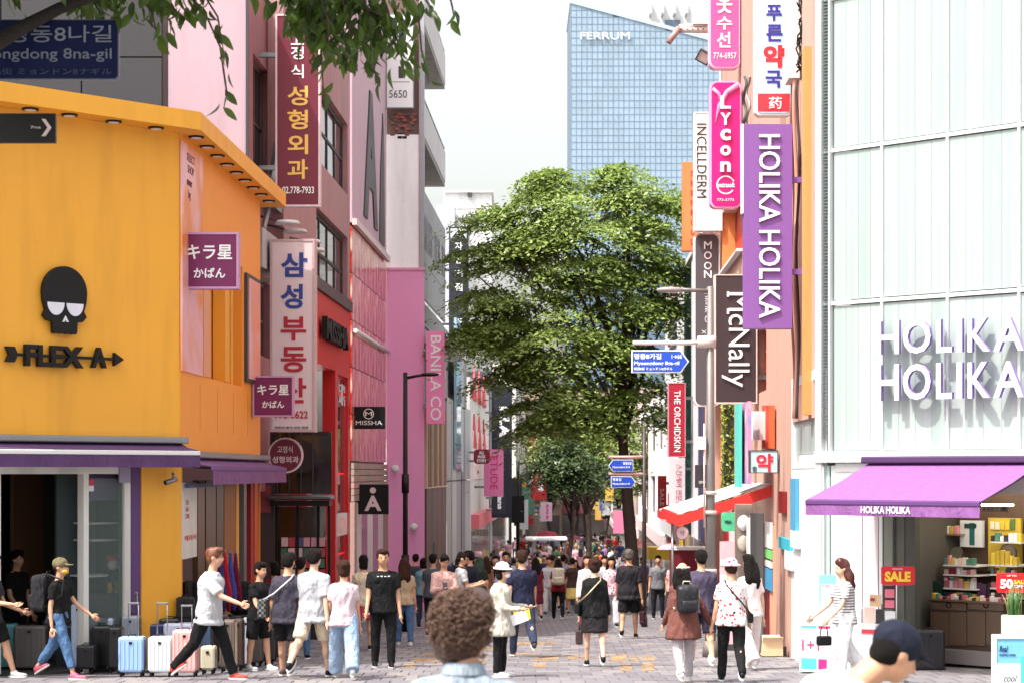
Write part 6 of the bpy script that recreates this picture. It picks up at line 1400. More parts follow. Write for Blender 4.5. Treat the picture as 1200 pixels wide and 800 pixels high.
# ------------------------------------------------------------------ suitcases
def suitcase(label, px, wp, top, base, c, handle=0, ribs=True, rz=0, dcase=.24, c2=None, d=None, group='suitcases standing outside the yellow shop', soft_=False):
    d = d or 3612 / (base - 655); k = d / F; W_, H_ = wp * k, (base - top) * k
    t = thing('suitcase', label, 'suitcase', (wx(px, d), d, gz(d)), rad(rz), group); m = M(c, .3 if not soft_ else .85, var=.04, k=.85, bump=.05 if not soft_ else .5)
    h0 = .06; b = bmesh.new(); box(b, -W_ / 2, W_ / 2, 0, dcase / 2 - .008, h0, H_, bev=.03); box(b, -W_ / 2, W_ / 2, dcase / 2 + .008, dcase, h0, H_, bev=.03)
    if ribs:
        n = 6
        for i in range(n):
            x = -W_ / 2 + W_ * (i + .5) / n
            if W_ > .2: box(b, x - .008, x + .008, -.007, .01, h0 + .05, H_ - .05, bev=.003)
    obj('shell', b, m, t); obj('zip_band', B(-W_ / 2 + .006, W_ / 2 - .006, dcase / 2 - .008, dcase / 2 + .008, h0 + .006, H_ - .006), M((60, 60, 64), .4, .3), t)
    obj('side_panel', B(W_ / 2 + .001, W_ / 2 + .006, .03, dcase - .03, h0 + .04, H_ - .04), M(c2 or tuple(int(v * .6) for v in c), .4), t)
    for sx in (-1, 1):
        for y in (.04, dcase - .04):
            b = bmesh.new(); x = sx * (W_ / 2 - .035); tube(b, (x - .012, y, .028), (x + .012, y, .028), .028, None, 12); tube(b, (x, y, .03), (x, y, h0 + .01), .014); obj('wheel', b, BLACK, t)
    for sx in (-1, 1): obj('corner_guard', B(sx * W_ / 2 - .02, sx * W_ / 2 + .02, -.004, .05, h0 - .006, h0 + .03, bev=.004), BLACK, t)
    b = bmesh.new(); path(b, [(-.05, dcase * .5, H_ - .005), (-.045, dcase * .5, H_ + .022), (.045, dcase * .5, H_ + .022), (.05, dcase * .5, H_ - .005)], .008, 6); obj('carry_handle', b, BLACK, t)
    obj('lock', B(-.02, .02, -.012, -.001, H_ - .09, H_ - .06), BLACK, t)
    if handle:
        b = bmesh.new(); y = dcase - .035; e = min(.065, W_ * .3); path(b, [(-e, y, H_ - .01), (-e, y, H_ + handle), (e, y, H_ + handle), (e, y, H_ - .01)], .008, 6); box(b, -e - .01, e + .01, y - .014, y + .014, H_ + handle - .012, H_ + handle + .014, bev=.004); obj('telescopic_handle', b, STEEL, t)
    return t
SC = suitcase
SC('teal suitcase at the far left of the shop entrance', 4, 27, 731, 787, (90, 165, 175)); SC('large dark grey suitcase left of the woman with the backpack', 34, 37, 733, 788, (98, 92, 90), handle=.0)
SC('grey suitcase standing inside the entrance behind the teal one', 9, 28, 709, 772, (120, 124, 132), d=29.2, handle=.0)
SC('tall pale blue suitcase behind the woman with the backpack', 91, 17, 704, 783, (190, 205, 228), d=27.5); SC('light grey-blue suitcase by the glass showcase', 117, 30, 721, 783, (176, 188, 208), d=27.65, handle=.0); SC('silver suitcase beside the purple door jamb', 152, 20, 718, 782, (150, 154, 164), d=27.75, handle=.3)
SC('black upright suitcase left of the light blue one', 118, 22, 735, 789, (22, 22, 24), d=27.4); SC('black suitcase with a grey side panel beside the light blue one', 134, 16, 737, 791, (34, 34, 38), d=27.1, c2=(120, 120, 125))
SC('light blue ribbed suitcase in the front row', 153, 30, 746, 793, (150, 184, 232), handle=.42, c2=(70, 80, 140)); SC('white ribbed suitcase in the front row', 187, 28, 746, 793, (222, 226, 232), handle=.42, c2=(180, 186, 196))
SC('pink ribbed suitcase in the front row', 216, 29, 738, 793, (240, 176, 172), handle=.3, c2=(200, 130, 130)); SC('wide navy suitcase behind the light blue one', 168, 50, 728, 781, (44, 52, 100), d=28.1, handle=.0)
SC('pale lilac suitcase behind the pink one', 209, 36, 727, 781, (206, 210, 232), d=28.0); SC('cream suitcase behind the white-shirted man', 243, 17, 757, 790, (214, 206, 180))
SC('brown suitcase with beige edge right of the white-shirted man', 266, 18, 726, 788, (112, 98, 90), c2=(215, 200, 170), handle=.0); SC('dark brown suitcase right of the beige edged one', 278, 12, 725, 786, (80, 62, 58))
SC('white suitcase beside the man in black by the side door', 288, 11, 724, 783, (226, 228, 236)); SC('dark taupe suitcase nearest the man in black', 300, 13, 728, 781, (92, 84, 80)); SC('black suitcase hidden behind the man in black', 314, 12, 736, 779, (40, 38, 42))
SC('soft black travel bag on the row behind the front suitcases', 173, 45, 699, 727, (24, 22, 24), d=28.35, ribs=False, soft_=True, dcase=.2).location.z += (wz(728, 28.35) - gz(28.35)) * 0 + (781 - 727) * 28.1 / F + .0
SC('soft black bag standing near the yellow pillar corner', 216, 20, 697, 727, (28, 26, 28), d=28.3, ribs=False, soft_=True, dcase=.2).location.z += (781 - 727) * 28 / F
SC('black suitcase standing inside the glass cosmetics shop', 1091, 33, 733, 786, (36, 34, 40), d=26.6, group='x')['group'] = 'suitcases'
SC('dark grey suitcase in the second row by the door post', 62, 26, 716, 772, (70, 68, 72), d=28.4); SC('black suitcase standing deeper in the entrance', 44, 22, 706, 765, (34, 34, 38), d=29.6)
SC('graphite suitcase against the door post', 78, 18, 724, 776, (58, 58, 64), d=28.0, handle=.35); SC('charcoal suitcase between the black and navy ones', 143, 20, 718, 779, (48, 46, 52), d=28.2, handle=.3)
SC('black suitcase squeezed behind the white ribbed one', 198, 24, 722, 781, (30, 30, 34), d=28.15); SC('steel blue suitcase behind the cream one', 236, 22, 728, 781, (90, 110, 140), d=28.2, handle=.3)
SC('dark bronze suitcase behind the brown one', 256, 18, 716, 776, (74, 60, 52), d=29.0); SC('small black suitcase low in front of the door post', 100, 22, 757, 790, (28, 28, 32), d=27.0)
SC('black suitcase at the far right of the luggage row', 325, 14, 728, 776, (36, 34, 40), d=30.2)
# scarves and bags hanging at the side opening
for i, (px, c, lb) in enumerate(((252, (140, 30, 50), 'dark red scarf hanging at the side door, leftmost'), (258, (60, 60, 120), 'blue scarf hanging at the side door'), (264, (190, 30, 50), 'bright red scarf hanging between the blue ones'), (270, (70, 80, 160), 'royal blue scarf hanging right of the red one'), (276, (120, 20, 50), 'burgundy bag hanging nearest the orange post'))):
    d = 29.6 + i * .25; t = thing('scarf', lb, 'scarf', (wx(px, d), d, wz(648, d)), .5, 'scarves hanging at the side door'); b = bmesh.new()
    path(b, [(0, 0, 0), (.01, .01, -.3), (.04, 0, -.6), (.06, .02, -.85)], [.02, .05, .07, .03], 8); obj('cloth', b, cloth(c, .85, .8), t); b = bmesh.new(); tube(b, (0, 0, 0), (0, 0, .05), .008); obj('hook', b, STEEL, t)
for px, c, lb in ((227, (60, 50, 48), 'dark rucksack on display at the side opening'), (238, (40, 36, 40), 'black backpack on display beside the white-shirted man'), (282, (30, 28, 34), 'black holdall on the floor of the side opening')):
    d = 29.4 if px < 250 else 31; t = thing('display_bag', lb, 'bag', (wx(px, d), d, wz(700, d)), .4); b = bmesh.new(); box(b, -.17, .17, -.1, .1, -.25, .25, bev=.07); obj('bag_body', b, cloth(c, .8, .9), t); b = bmesh.new(); box(b, -.12, .12, -.15, -.09, -.2, .02, bev=.03); obj('front_pocket', b, cloth(c, .8, .9), t)
    obj('plinth', B(-.18, .18, -.12, .12, -1.0, -.251), DGREY, t)
# things in the showcase
t = thing('plush_toy', 'small red and white stuffed toy with yellow boots in the showcase', 'toy', (wx(133, 28), 28, wz(694, 28))); b = bmesh.new(); ball(b, (0, 0, .38), (.09, .07, .08)); obj('head', b, M((215, 205, 200), .8), t)
b = bmesh.new(); ball(b, (-.06, 0, .48), (.06, .04, .045)); ball(b, (.06, 0, .48), (.06, .04, .045)); ball(b, (0, 0, .47), .03); obj('bow', b, M((190, 30, 46), .7), t)
b = bmesh.new(); ball(b, (0, 0, .22), (.08, .06, .1)); obj('body', b, BLACK, t)
for s_ in (-1, 1): b = bmesh.new(); tube(b, (s_ * .05, 0, .14), (s_ * .05, 0, .02), .03, .035); ball(b, (s_ * .05, -.03, .02), (.035, .06, .03)); obj('boot', b, M((225, 180, 60), .6), t)
t = thing('display_stand', 'dark plinth under the stuffed toy in the showcase', 'stand', (wx(128, 28.1), 28.1, gz(28.1))); obj('block', B(-.28, .2, -.15, .15, 0, wz(694, 28.1) - gz(28.1)), M((50, 48, 56), .6), t)
# ------------------------------------------------------------------ goods in the glass shop
def hbox(name, m, px0, px1, pt, pb, y0, y1, **k): return hf.pbox(name, m, px0, px1, pt, pb, y0, y1, **k)
YB = 1.55
hbox('panel', M((170, 150, 120), .6), 1076, 1118, 606, 626, YB - .03, YB); hbox('panel', printed([(40, 44, 40), (190, 200, 190), (60, 70, 64)], (5, 5, 5), 4), 1076, 1102, 627, 645, YB - .05, YB - .0)
hbox('panel', M((100, 74, 54), .6), 1073, 1085, 600, 760, YB - .4, YB - .36); hbox('pink_frame', M((225, 180, 180), .5), 1082, 1095, 648, 665, YB - .06, YB - .001); hbox('pink_frame_print', printed([(70, 60, 70), (230, 230, 235)], (6, 6, 6), 2), 1085, 1092, 651, 662, YB - .065, YB - .061)
hbox('poster', M((232, 234, 240), .4), 1125, 1151, 609, 640, YB - .06, YB - .001); hbox('poster_print', M((40, 110, 110), .5), 1136, 1142, 612, 638, YB - .066, YB - .061); hbox('poster_print', M((30, 70, 60), .5), 1130, 1144, 613, 618, YB - .072, YB - .067)
hbox('yellow_panel', M((206, 176, 60), .6), 1158, 1196, 606, 668, YB - .05, YB - .001)
hbox('dark_green_box', M((18, 56, 44), .5), 1088, 1103, 680, 700, YB - .55, YB - .35)
for py in (661, 672, 688, 699):
    for a, b_ in ((1105, 1143), (1160, 1192)): hbox('shelf', M((235, 232, 230), .4), a, b_, py, py + 1.6, 1.0, YB)
hbox('ceiling_lamp', emit((255, 246, 226), 14), 1150, 1178, 590, 592, .5, .7); hf.box('ceiling_lamp', emit((255, 240, 214), 9), 1.4, 3.6, .9, 1.0, zb - .2, zb - .16)
hbox('counter', BR, 1088, 1178, 701, 703, .72, YB); hbox('counter_body', BR2, 1090, 1176, 703.5, 768, .8, YB)
for a, b_ in ((1090, 1132.5), (1133.5, 1176)):
    dr = hbox('drawer', BR, a + .5, b_ - .5, 704.5, 713, .76, .80); m_ = (a + b_) / 2; bb = bmesh.new(); x = hf.X(m_, .74); z_ = hf.Z(708.5, m_, .74)
    for k in range(14):
        a0, a1 = 2 * math.pi * k / 14, 2 * math.pi * (k + 1) / 14; tube(bb, (x + .035 * math.cos(a0), .75, z_ + .035 * math.sin(a0)), (x + .035 * math.cos(a1), .75, z_ + .035 * math.sin(a1)), .007, None, 5)
    obj('ring_pull', bb, BLACK, dr)
for a, b_ in ((1090, 1112), (1112, 1133), (1133, 1155), (1155, 1176)): hbox('cabinet_door', BR, a + .5, b_ - .5, 716, 755, .77, .80)
hbox('plinth', M((140, 130, 128), .6), 1088, 1178, 759, 775, .6, .75)
cols_ = ((225, 150, 160), (240, 225, 215), (60, 56, 60), (200, 110, 120), (235, 235, 238), (150, 40, 70), (220, 190, 90), (90, 140, 120), (240, 200, 190))
n = 0
CN = {(225, 150, 160): 'pink', (240, 225, 215): 'cream', (60, 56, 60): 'black', (200, 110, 120): 'rose', (235, 235, 238): 'white', (150, 40, 70): 'crimson', (220, 190, 90): 'yellow', (90, 140, 120): 'green', (240, 200, 190): 'peach', (226, 196, 70): 'yellow', (200, 170, 60): 'golden', (240, 230, 220): 'cream', (90, 50, 90): 'plum', (50, 44, 50): 'black', (160, 60, 90): 'crimson', (90, 120, 70): 'green', (240, 230, 200): 'cream'}
def products(px0, px1, py, step, hmin, hmax, y, lab, grp, pal=cols_):
    x0_, x1_ = hf.X(px0, y), hf.X(px1, y); z_ = hf.Z(py, px0, y) + .002; x = x0_
    while x < x1_ - .03:
        w_ = R.uniform(.035, .07) * step; h_ = R.uniform(hmin, hmax); c = R.choice(pal)
        o = obj('cosmetics_box' if h_ < .09 else 'bottle', None or B(0, w_ * .85, 0, .07, 0, h_, bev=.005), M(c, .4), None, (HO.location.x + hf.ux * x + hf.nx * y, HO.location.y + hf.uy * x + hf.ny * y, z_ + HO.location.z), (0, 0, ha)); tag(o, lab.replace('small', 'small ' + CN[c]) if 'small' in lab else CN[c] + ' item: ' + lab.replace('yellow ', '').replace('dark ', ''), 'cosmetics', grp)
        x += w_
products(1106, 1142, 660.8, 1.3, .07, .13, 1.05, 'small cosmetics package on the top left shelf under the round mirror', 'cosmetics on the top left shelf'); products(1106, 1142, 671.8, 1.3, .05, .1, 1.05, 'small cosmetics package on the second left shelf of the glass shop', 'cosmetics on the second left shelf')
products(1106, 1142, 687.8, 1.5, .08, .15, 1.05, 'small cosmetics package on the third left shelf of the glass shop', 'cosmetics on the third left shelf'); products(1106, 1143, 698.8, 1.3, .05, .09, 1.05, 'small cosmetics package on the lowest left shelf above the drawers', 'cosmetics on the lowest left shelf')
products(1161, 1190, 660.8, 1.3, .1, .2, 1.05, 'yellow cosmetics package on the top right shelf', 'cosmetics on the top right shelf', ((226, 196, 70), (200, 170, 60), (240, 230, 220))); products(1161, 1190, 671.8, 1.2, .05, .09, 1.05, 'small cosmetics package on the second right shelf', 'cosmetics on the second right shelf')
hbox('shelf', M((235, 232, 230), .4), 1076, 1103, 645.5, 647, 1.3, YB); hbox('shelf', M((235, 232, 230), .4), 1160, 1197, 634, 635.5, 1.2, YB); hbox('shelf', M((150, 120, 96), .5), 1104, 1122, 625, 626.5, 1.3, YB)
products(1104, 1121, 624.8, 1.3, .08, .16, 1.35, 'small cosmetics package on the short shelf beside the white poster', 'cosmetics on the short shelf'); products(1161, 1196, 633.8, 1.3, .06, .13, 1.25, 'small cosmetics package on the upper yellow shelf', 'cosmetics on the upper yellow shelf', ((226, 196, 70), (235, 235, 238), (90, 140, 120), (60, 56, 60)))
products(1106, 1142, 679.5, 1.0, .03, .05, 1.04, 'small cosmetics package stacked between two left shelves', 'cosmetics stacked between the left shelves'); products(1161, 1190, 687.8, 1.4, .06, .13, 1.05, 'small cosmetics package on the third right shelf', 'cosmetics on the third right shelf'); products(1092, 1174, 701, 1.0, .03, .08, .78, 'small cosmetics package along the front of the wooden counter', 'cosmetics along the counter front')
products(1161, 1190, 699, 1.1, .04, .09, 1.0, 'small cosmetics package on the lowest right shelf', 'cosmetics on the lowest right shelf')
products(1145, 1160, 701, 1.6, .1, .3, 1.1, 'dark cosmetics package standing on the counter between the shelves', 'cosmetics between the shelves', ((90, 50, 90), (50, 44, 50), (160, 60, 90)))
products(1160, 1192, 620, 1.3, .1, .16, 1.48, 'bottle on the upper part of the yellow shelf panel', 'bottles on the yellow panel', ((226, 196, 70), (90, 120, 70), (240, 230, 200)))
for (px, py, r_, c, lb) in ((1120, 649, .11, (120, 124, 108), 'round olive mirror above the left shelves'), (1181, 648, .13, (110, 96, 84), 'round brown mirror in front of the yellow panel')):
    y = 1.1; x = hf.X(px, y); t = thing('mirror', lb, 'mirror', (HO.location.x + hf.ux * x + hf.nx * y, HO.location.y + hf.uy * x + hf.ny * y, hf.Z(py, px, y) + HO.location.z), ha)
    b = bmesh.new(); tube(b, (0, 0, 0), (0, .02, 0), r_, None, 24); obj('frame', b, M((60, 50, 48), .4), t); b = bmesh.new(); tube(b, (0, -.004, 0), (0, -.001, 0), r_ * .9, None, 24); obj('glass', b, M(c, .15, .3), t); b = bmesh.new(); tube(b, (0, .01, -r_), (0, .01, -r_ - .06), .01); obj('stand', b, STEEL, t)
# promo stand 1+1, sample table, turquoise frame
t = thing('promotion_stand', 'white promotion stand with pink 1+1 lettering by the entrance', 'stand', (wx(973, 27), 27, gz(27)), -.25); k = 27 / F
P2 = lambda px, py: ((px - 973) * k, wz(py, 27) - gz(27))
def pb(name, m, x0, y0, x1, y1, ya, yb): a = P2(x0, y1); b_ = P2(x1, y0); return obj(name, B(a[0], b_[0], ya, yb, a[1], b_[1]), m, t)
pb('board', M((248, 248, 250), .4), 937, 713, 1009, 787, 0, .3); pb('stripe', M((70, 200, 205), .4), 939, 733, 957, 735.5, -.005, -.001); pb('stripe', M((235, 40, 120), .4), 959, 733, 973, 736, -.005, -.001)
pb('block', M((90, 215, 220), .4), 939, 771, 957, 784, -.005, -.001); pb('block', M((235, 40, 130), .4), 959, 772, 969, 784, -.005, -.001)
a = P2(940, 762); b_ = P2(960, 749); text(t, '1+1', a[0], b_[0], a[1], b_[1], -.002, M((235, 60, 120), .5), bold=.01)
for i in range(6): obj('sample_tube', B(P2(945 + i * 9, 0)[0], P2(945 + i * 9, 0)[0] + .04, .05, .09, P2(0, 713)[1] + .001, P2(0, 713)[1] + .09 + .02 * (i % 2), bev=.006), (M((246, 200, 210), .4), WHITE)[i % 2], t)
s = Board('framed_picture', 'pale turquoise framed poster standing on the promotion stand', 'poster', 960, 673, 980, 712, 27.2, M((150, 226, 232), .4), .04); s.bx('print', printed([(250, 200, 205), (245, 245, 250), (240, 150, 160)], (5, 5, 5), 7), 962.5, 684, 977.5, 708)
t = thing('sample_table', 'white table of pink cosmetics with small display boards', 'table', (wx(1030, 26.6), 26.6, gz(26.6)), -.3); k = 26.6 / F; P2 = lambda px, py: ((px - 1030) * k, wz(py, 26.6) - gz(26.6))
pb('table_top', WHITE, 1008, 731, 1052, 734, 0, .45); pb('red_band', M((225, 50, 60), .5), 1010, 737, 1030, 742, -.01, -.001); pb('front', M((238, 230, 232), .5), 1010, 734.5, 1050, 790, .0, .4)
for i, (x0, y0, x1, y1, c) in enumerate(((1034, 686, 1049, 714, (70, 44, 50)), (1036, 690, 1047, 700, (235, 130, 150)), (1036, 703, 1047, 712, (230, 120, 140)), (1012, 712, 1024, 731, (238, 205, 190)), (1025, 714, 1033, 731, (50, 46, 50)), (1036, 716, 1048, 731, (225, 225, 228)), (1018, 697, 1031, 711, (226, 190, 150)), (1019, 701, 1024, 704, (170, 40, 50)))):
    pb('display_card', M(c, .5), x0, y0, x1, y1, .1 - .02 * (i in (1, 2, 7)), .12 - .02 * (i in (1, 2, 7)))
pb('display_post', STEEL, 1031, 708, 1033, 731, .15, .17)
REDS = M((216, 22, 34), .45, var=.03, k=.9); YT = M((255, 214, 60), .5)
s = Board('sale_sign', 'red SALE arrow sign on a thin stick by the sample table', 'sign', 1033, 663, 1072, 685, 26.3, REDS, .02, rounded=.03); s.t('SALE', 1037, 669, 1067, 681, YT, bold=.05); s.t('HOLIKA', 1046, 665, 1058, 667, W2); b = bmesh.new(); tube(b, (-.02, .01, -s.h), (-.02, .01, -s.h - .5), .008); obj('stick', b, WHITE, s.r); s.r.rotation_euler = (0, -.0, -.1)
s = Board('sale_sign', 'red 50 SALE OFF sign at the right edge of the picture', 'sign', 1168, 671, 1212, 694, 24.6, REDS, .02, rounded=.03); s.t('50', 1172, 678, 1187, 689, W2, bold=.04); s.t('SALE', 1188, 679, 1203, 683.5, YT, bold=.03); s.t('OFF', 1188, 684.5, 1199, 688.5, W2, bold=.01); s.t('UP TO', 1180, 673, 1191, 675, W2); b = bmesh.new(); tube(b, (.0, .01, -s.h), (.0, .01, -s.h - .7), .008); obj('stick', b, WHITE, s.r)
s = Board('poster_stand', 'white framed blue poster board at the lower right corner', 'poster', 1168, 748, 1245, 860, 23.6, M((120, 190, 225), .4), .04, WHITE, fw=.05); s.bx('print', M((238, 244, 248), .4), 1168.5, 777, 1244, 830); s.bx('bottle_print', M((80, 200, 190), .4), 1196, 768, 1209, 815, -.012, -.0065)
s.t('Real', 1171, 756, 1181, 763, M((30, 50, 110)), shear=.3); s.t('cooling cream', 1171, 765, 1190, 768, M((50, 80, 130))); s.t('cool', 1176, 790, 1192, 798, DGREY, shear=.4)
t = thing('potted_plant', 'potted spiky green grass plant behind the blue poster board', 'plant', (wx(1188, 24.2), 24.2, gz(24.2))); zt_ = wz(742, 24.2) - gz(24.2); obj('pot', B(-.13, .13, -.1, .1, zt_ - .25, zt_ + .22, bev=.02), M((200, 215, 200), .4), t); obj('stand', B(-.1, .1, -.08, .08, 0, zt_ - .251), WHITE, t)
for k in range(34):
    a = R.uniform(0, 6.28); l = R.uniform(.25, .42); sp = R.uniform(.02, .16); b = bmesh.new(); z_ = zt_ + .2; x, y = R.uniform(-.09, .09), R.uniform(-.06, .06)
    path(b, [(x, y, z_), (x + math.cos(a) * sp * .4, y + math.sin(a) * sp * .4, z_ + l * .6), (x + math.cos(a) * sp, y + math.sin(a) * sp, z_ + l)], [.007, .006, .001], 4); obj('leaf_blade', b, M(R.choice(((70, 120, 60), (90, 140, 70), (150, 150, 90))), .6), t)
# ------------------------------------------------------------------ people near the camera
CH = lambda c, **k: cloth(c, **k)
WT = CH((232, 232, 236), k=.62); BKC = CH((24, 24, 28), k=.5); NVC = CH((34, 38, 66), k=.65); JEAN = CH((84, 118, 160)); LJ = CH((160, 184, 214), k=.75); BEI = CH((226, 208, 180)); GRC = CH((150, 152, 160)); BRC = CH((120, 74, 66))
p, g = person('woman in black tee, olive cap and jeans walking right past the shop', 68, 25.9, 1.66, 75, 'walkR', ('tee', BKC), ('pants', JEAN), M((205, 90, 120), .6), ('short', HBR), female=True, hat=('cap', CH((120, 110, 80))), mask=M((225, 180, 70), .7), cuff=.78, la=.55, le=.4, ra=-.1, re=.25)
backpack(g, 'black backpack on the woman in jeans at the left', CH((44, 42, 48), wr=1.0), .32, .46, .2)
p, g = person('man in white tee and black trousers striding right', 245, 25.6, 1.8, 78, 'walkL', ('loose', WT), ('pants', BKC), M((200, 60, 50), .6), ('short', M((110, 60, 36), .5)), lt=.40, rt=-.38, ra=.75, re=.5, la=-.2, le=.3, lean=.08)
p, g = person('man in dark shirt standing in the shop entrance at the left', 18, 28.6, 1.72, 60, 'stand', ('tee', BKC), ('pants', BKC), hair=('short', HB), ra=.3, re=.6)
p, g = person('person in shorts at the left edge cut by the frame', -12, 26.0, 1.7, 80, 'walkL', ('tee', CH((60, 60, 66))), ('shorts', BKC), M((190, 190, 195)), ra=.6, re=.9, la=.3, le=.9)
p, g = person('young man in black tee and shorts by the suitcases', 303, 27.8, 1.55, 55, 'stand', ('tee', BKC), ('shorts', BKC), M((215, 215, 222)), hair=('short', HB), ra=.45, re=.5, lt=.15, rt=-.12)
p, g = person('man in dark tee with white sash and black shorts, seen from behind', 337, 26.2, 1.68, 170, 'midL', ('loose', CH((62, 58, 72))), ('shorts', CH((30, 28, 34))), M((70, 60, 60)), ('short', HB), la=-.1, ra=-.35, re=.3, fat=1.08)
sling(g, 'black patterned waist bag with white strap worn by the man in dark tee', 'bag', CH((50, 50, 54), wr=1, pattern='check', c2=(120, 120, 120)), side=1, sz=(.3, .12, .24), strapm=WHITE, low=.03)
p, g = person('man in pale grey tee and beige shorts walking away', 367, 26.0, 1.76, 160, 'walkR', ('loose', CH((206, 208, 216), k=.62)), ('shorts', BEI), BLACK, ('short', HB), skin=SKIN3, lt=-.45, rt=.32, ra=-.3, re=.25, la=.35, le=1.2)
p, g = person('woman in pale pink top and wide light blue jeans walking away', 403, 25.8, 1.62, 185, 'walkL', ('tee', CH((240, 214, 222), k=.66)), ('wide', LJ), WHITE, ('bun', HBR), female=True, lt=.42, rt=-.40, ra=.1, re=.2, la=.3, le=.5)
phone(g, 'phone held by the woman in wide jeans', 1)
p, g = person('man all in black facing the camera with small white print on his chest', 449, 28.6, 1.74, 5, 'stand', ('tee', BKC), ('pants', CH((20, 20, 22))), hair=('short', HBR), skin=SKIN2, lt=.1, rt=-.08, ra=.15, re=.4, la=.0, fat=1.08)
for k in range(4): obj('chest_print', B(-.09 + k * .05, -.06 + k * .05, -.004, 0, 0, .012 + .006 * (k % 2)), WHITE, p, (0, -.148, 1.33 * .955))
p, g = person('woman in beige top and blue jeans with long hair behind him', 474, 36, 1.6, 185, 'stand', ('tee', CH((196, 170, 140))), ('pants', JEAN), WHITE, ('long', HBR), female=True, lt=.12, rt=-.1)
handbag(g, 'small black handbag carried beside the long haired woman in jeans', BLACK, 1)
p, g = person('man in checked pink shirt looking at his phone', 520, 34, 1.68, 12, 'phone', ('long', CH((235, 196, 186), pattern='check', c2=(215, 165, 160))), ('pants', CH((80, 60, 60))), hair=('short', HB), female=False, lin=.6, rin=.6)
phone(g, 'phone in the hands of the man in the checked shirt', -1)
p, g = person('man in white tee with dark backpack straps turned right', 539, 37, 1.72, 100, 'phone', ('tee', WT), ('pants', CH((150, 140, 130))), hair=('short', HB)); backpack(g, 'navy backpack worn over the white tee near the timber slats', NVC, .3, .44, .14)
p, g = person('man in lilac shirt with navy rucksack straps facing the camera', 593, 46, 1.78, 0, 'midL', ('long', CH((186, 182, 214))), ('pants', CH((70, 70, 84))), hair=('short', HB)); backpack(g, 'navy rucksack of the man in the lilac shirt', NVC, .3, .45, .15)
p, g = person('woman in white bucket hat and cream coat holding a leaflet', 586, 26.3, 1.54, 80, 'stand', ('coat', CH((228, 220, 204), k=.65)), ('pants', BKC), WHITE, ('bob', HB), female=True, hat=('bucket', CH((250, 248, 244), k=.9)), mask=M((235, 236, 240), .7), la=.35, le=1.2, ra=.3, re=1.25, rin=-.2)
t = thing('leaflet', 'yellow and white leaflets held out by the woman in the cream coat', 'leaflet', (wx(609, 26.3), 26.25, wz(722, 26.3)), .2); obj('sheet', B(-.12, .1, 0, .004, -.08, .06), W2, t, (0, 0, 0), (0, -.35, 0)); obj('sheet', B(-.08, .14, .006, .010, -.06, .08), M((240, 224, 60), .6), t, (0, 0, .01), (0, -.15, 0))
p, g = person('man in navy tee walking away beside the woman in cream', 612, 31.6, 1.76, 188, 'walkL', ('tee', NVC), ('pants', CH((50, 58, 82))), M((60, 56, 60)), ('short', HBR), lt=.3, rt=-.42, rk=.5, fat=1.08)
p, g = person('woman in black top and short black skirt walking away down the middle', 697, 28.7, 1.62, 180, 'midL', ('long', BKC), ('skirt', CH((40, 34, 38))), BLACK, ('bun', HBR), female=True, skin=SKIN3, lt=.25, rt=-.2, la=.1, le=.5)
sling(g, 'small black cross-body bag with thin gold strap', 'bag', BLACK, side=1, sz=(.2, .07, .15), strapm=M((200, 180, 140), .4, .6), low=.02); handbag(g, 'dark brown tote carried by the woman in the short skirt', M((60, 40, 38), .5), 1, .2, .2)
p, g = person('man in black jacket and shorts walking away beneath the tree trunk', 737, 39, 1.8, 172, 'midR', ('loose', CH((38, 36, 42))), ('shorts', CH((26, 24, 28), wr=.9)), BLACK, ('short', HGR), skin=SKIN2)
handbag(g, 'dark shopping bag swinging from the hand of the man in shorts', CH((60, 30, 36)), -1, .22, .25)
p, g = person('woman in brown cardigan with white visor and curly hair walking away', 801, 25.1, 1.56, 192, 'midR', ('coat', BRC), ('pants', CH((205, 196, 200))), WHITE, ('wavy', HB), female=True, hat=('visor', M((240, 236, 232), .5)), hyaw=-25, ra=-.0, re=.2, raab=.45, laab=.12)
backpack(g, 'black leather backpack on the woman in the brown cardigan', M((30, 28, 34), .3, bump=.6), .28, .34, .15, drop=.02, strap=M((205, 190, 180), .5))
p, g = person('man in dark violet tee behind the woman in brown', 822, 28.6, 1.74, 182, 'midL', ('tee', CH((74, 66, 88))), ('shorts', CH((44, 40, 60))), WHITE, ('short', HB))
p, g = person('woman in white floral blouse and pink hat walking away', 857, 25.1, 1.60, 180, 'midL', ('tee', CH((250, 244, 244), k=.9, pattern='floral', c2=(210, 60, 60))), ('pants', CH((24, 24, 26))), BLACK, ('short', HBR), female=True, hat=('bucket', CH((250, 214, 224), k=.95, pattern='floral', c2=(236, 40, 110))), fat=1.12, raab=.2, laab=.2)
sling(g, 'small black bag with thin strap across the floral blouse', 'bag', BLACK, side=-1, sz=(.16, .06, .12), low=.0)
p, g = person('woman in pale pink blouse with very long black hair', 879, 28.0, 1.66, 205, 'midR', ('tee', CH((246, 224, 222), k=.9)), ('wide', CH((240, 222, 222), k=.9)), WHITE, ('long', HB), female=True, skin=SKIN3)
p, g = person('woman with long red-brown hair in white skirt and striped top', 990, 25.6, 1.6, -75, 'midL', ('tee', CH((236, 232, 232), k=.9, pattern='stripes', c2=(120, 110, 115))), ('wide', CH((246, 244, 246), k=.9)), WHITE, ('long', M((80, 34, 28), .4, bump=.5)), female=True, skin=SKIN3, la=.45, le=.4, ra=.5, re=.4)
handbag(g, 'small black leather bag at the hip of the woman by the promotion stand', BLACK, 1, .18, .12)
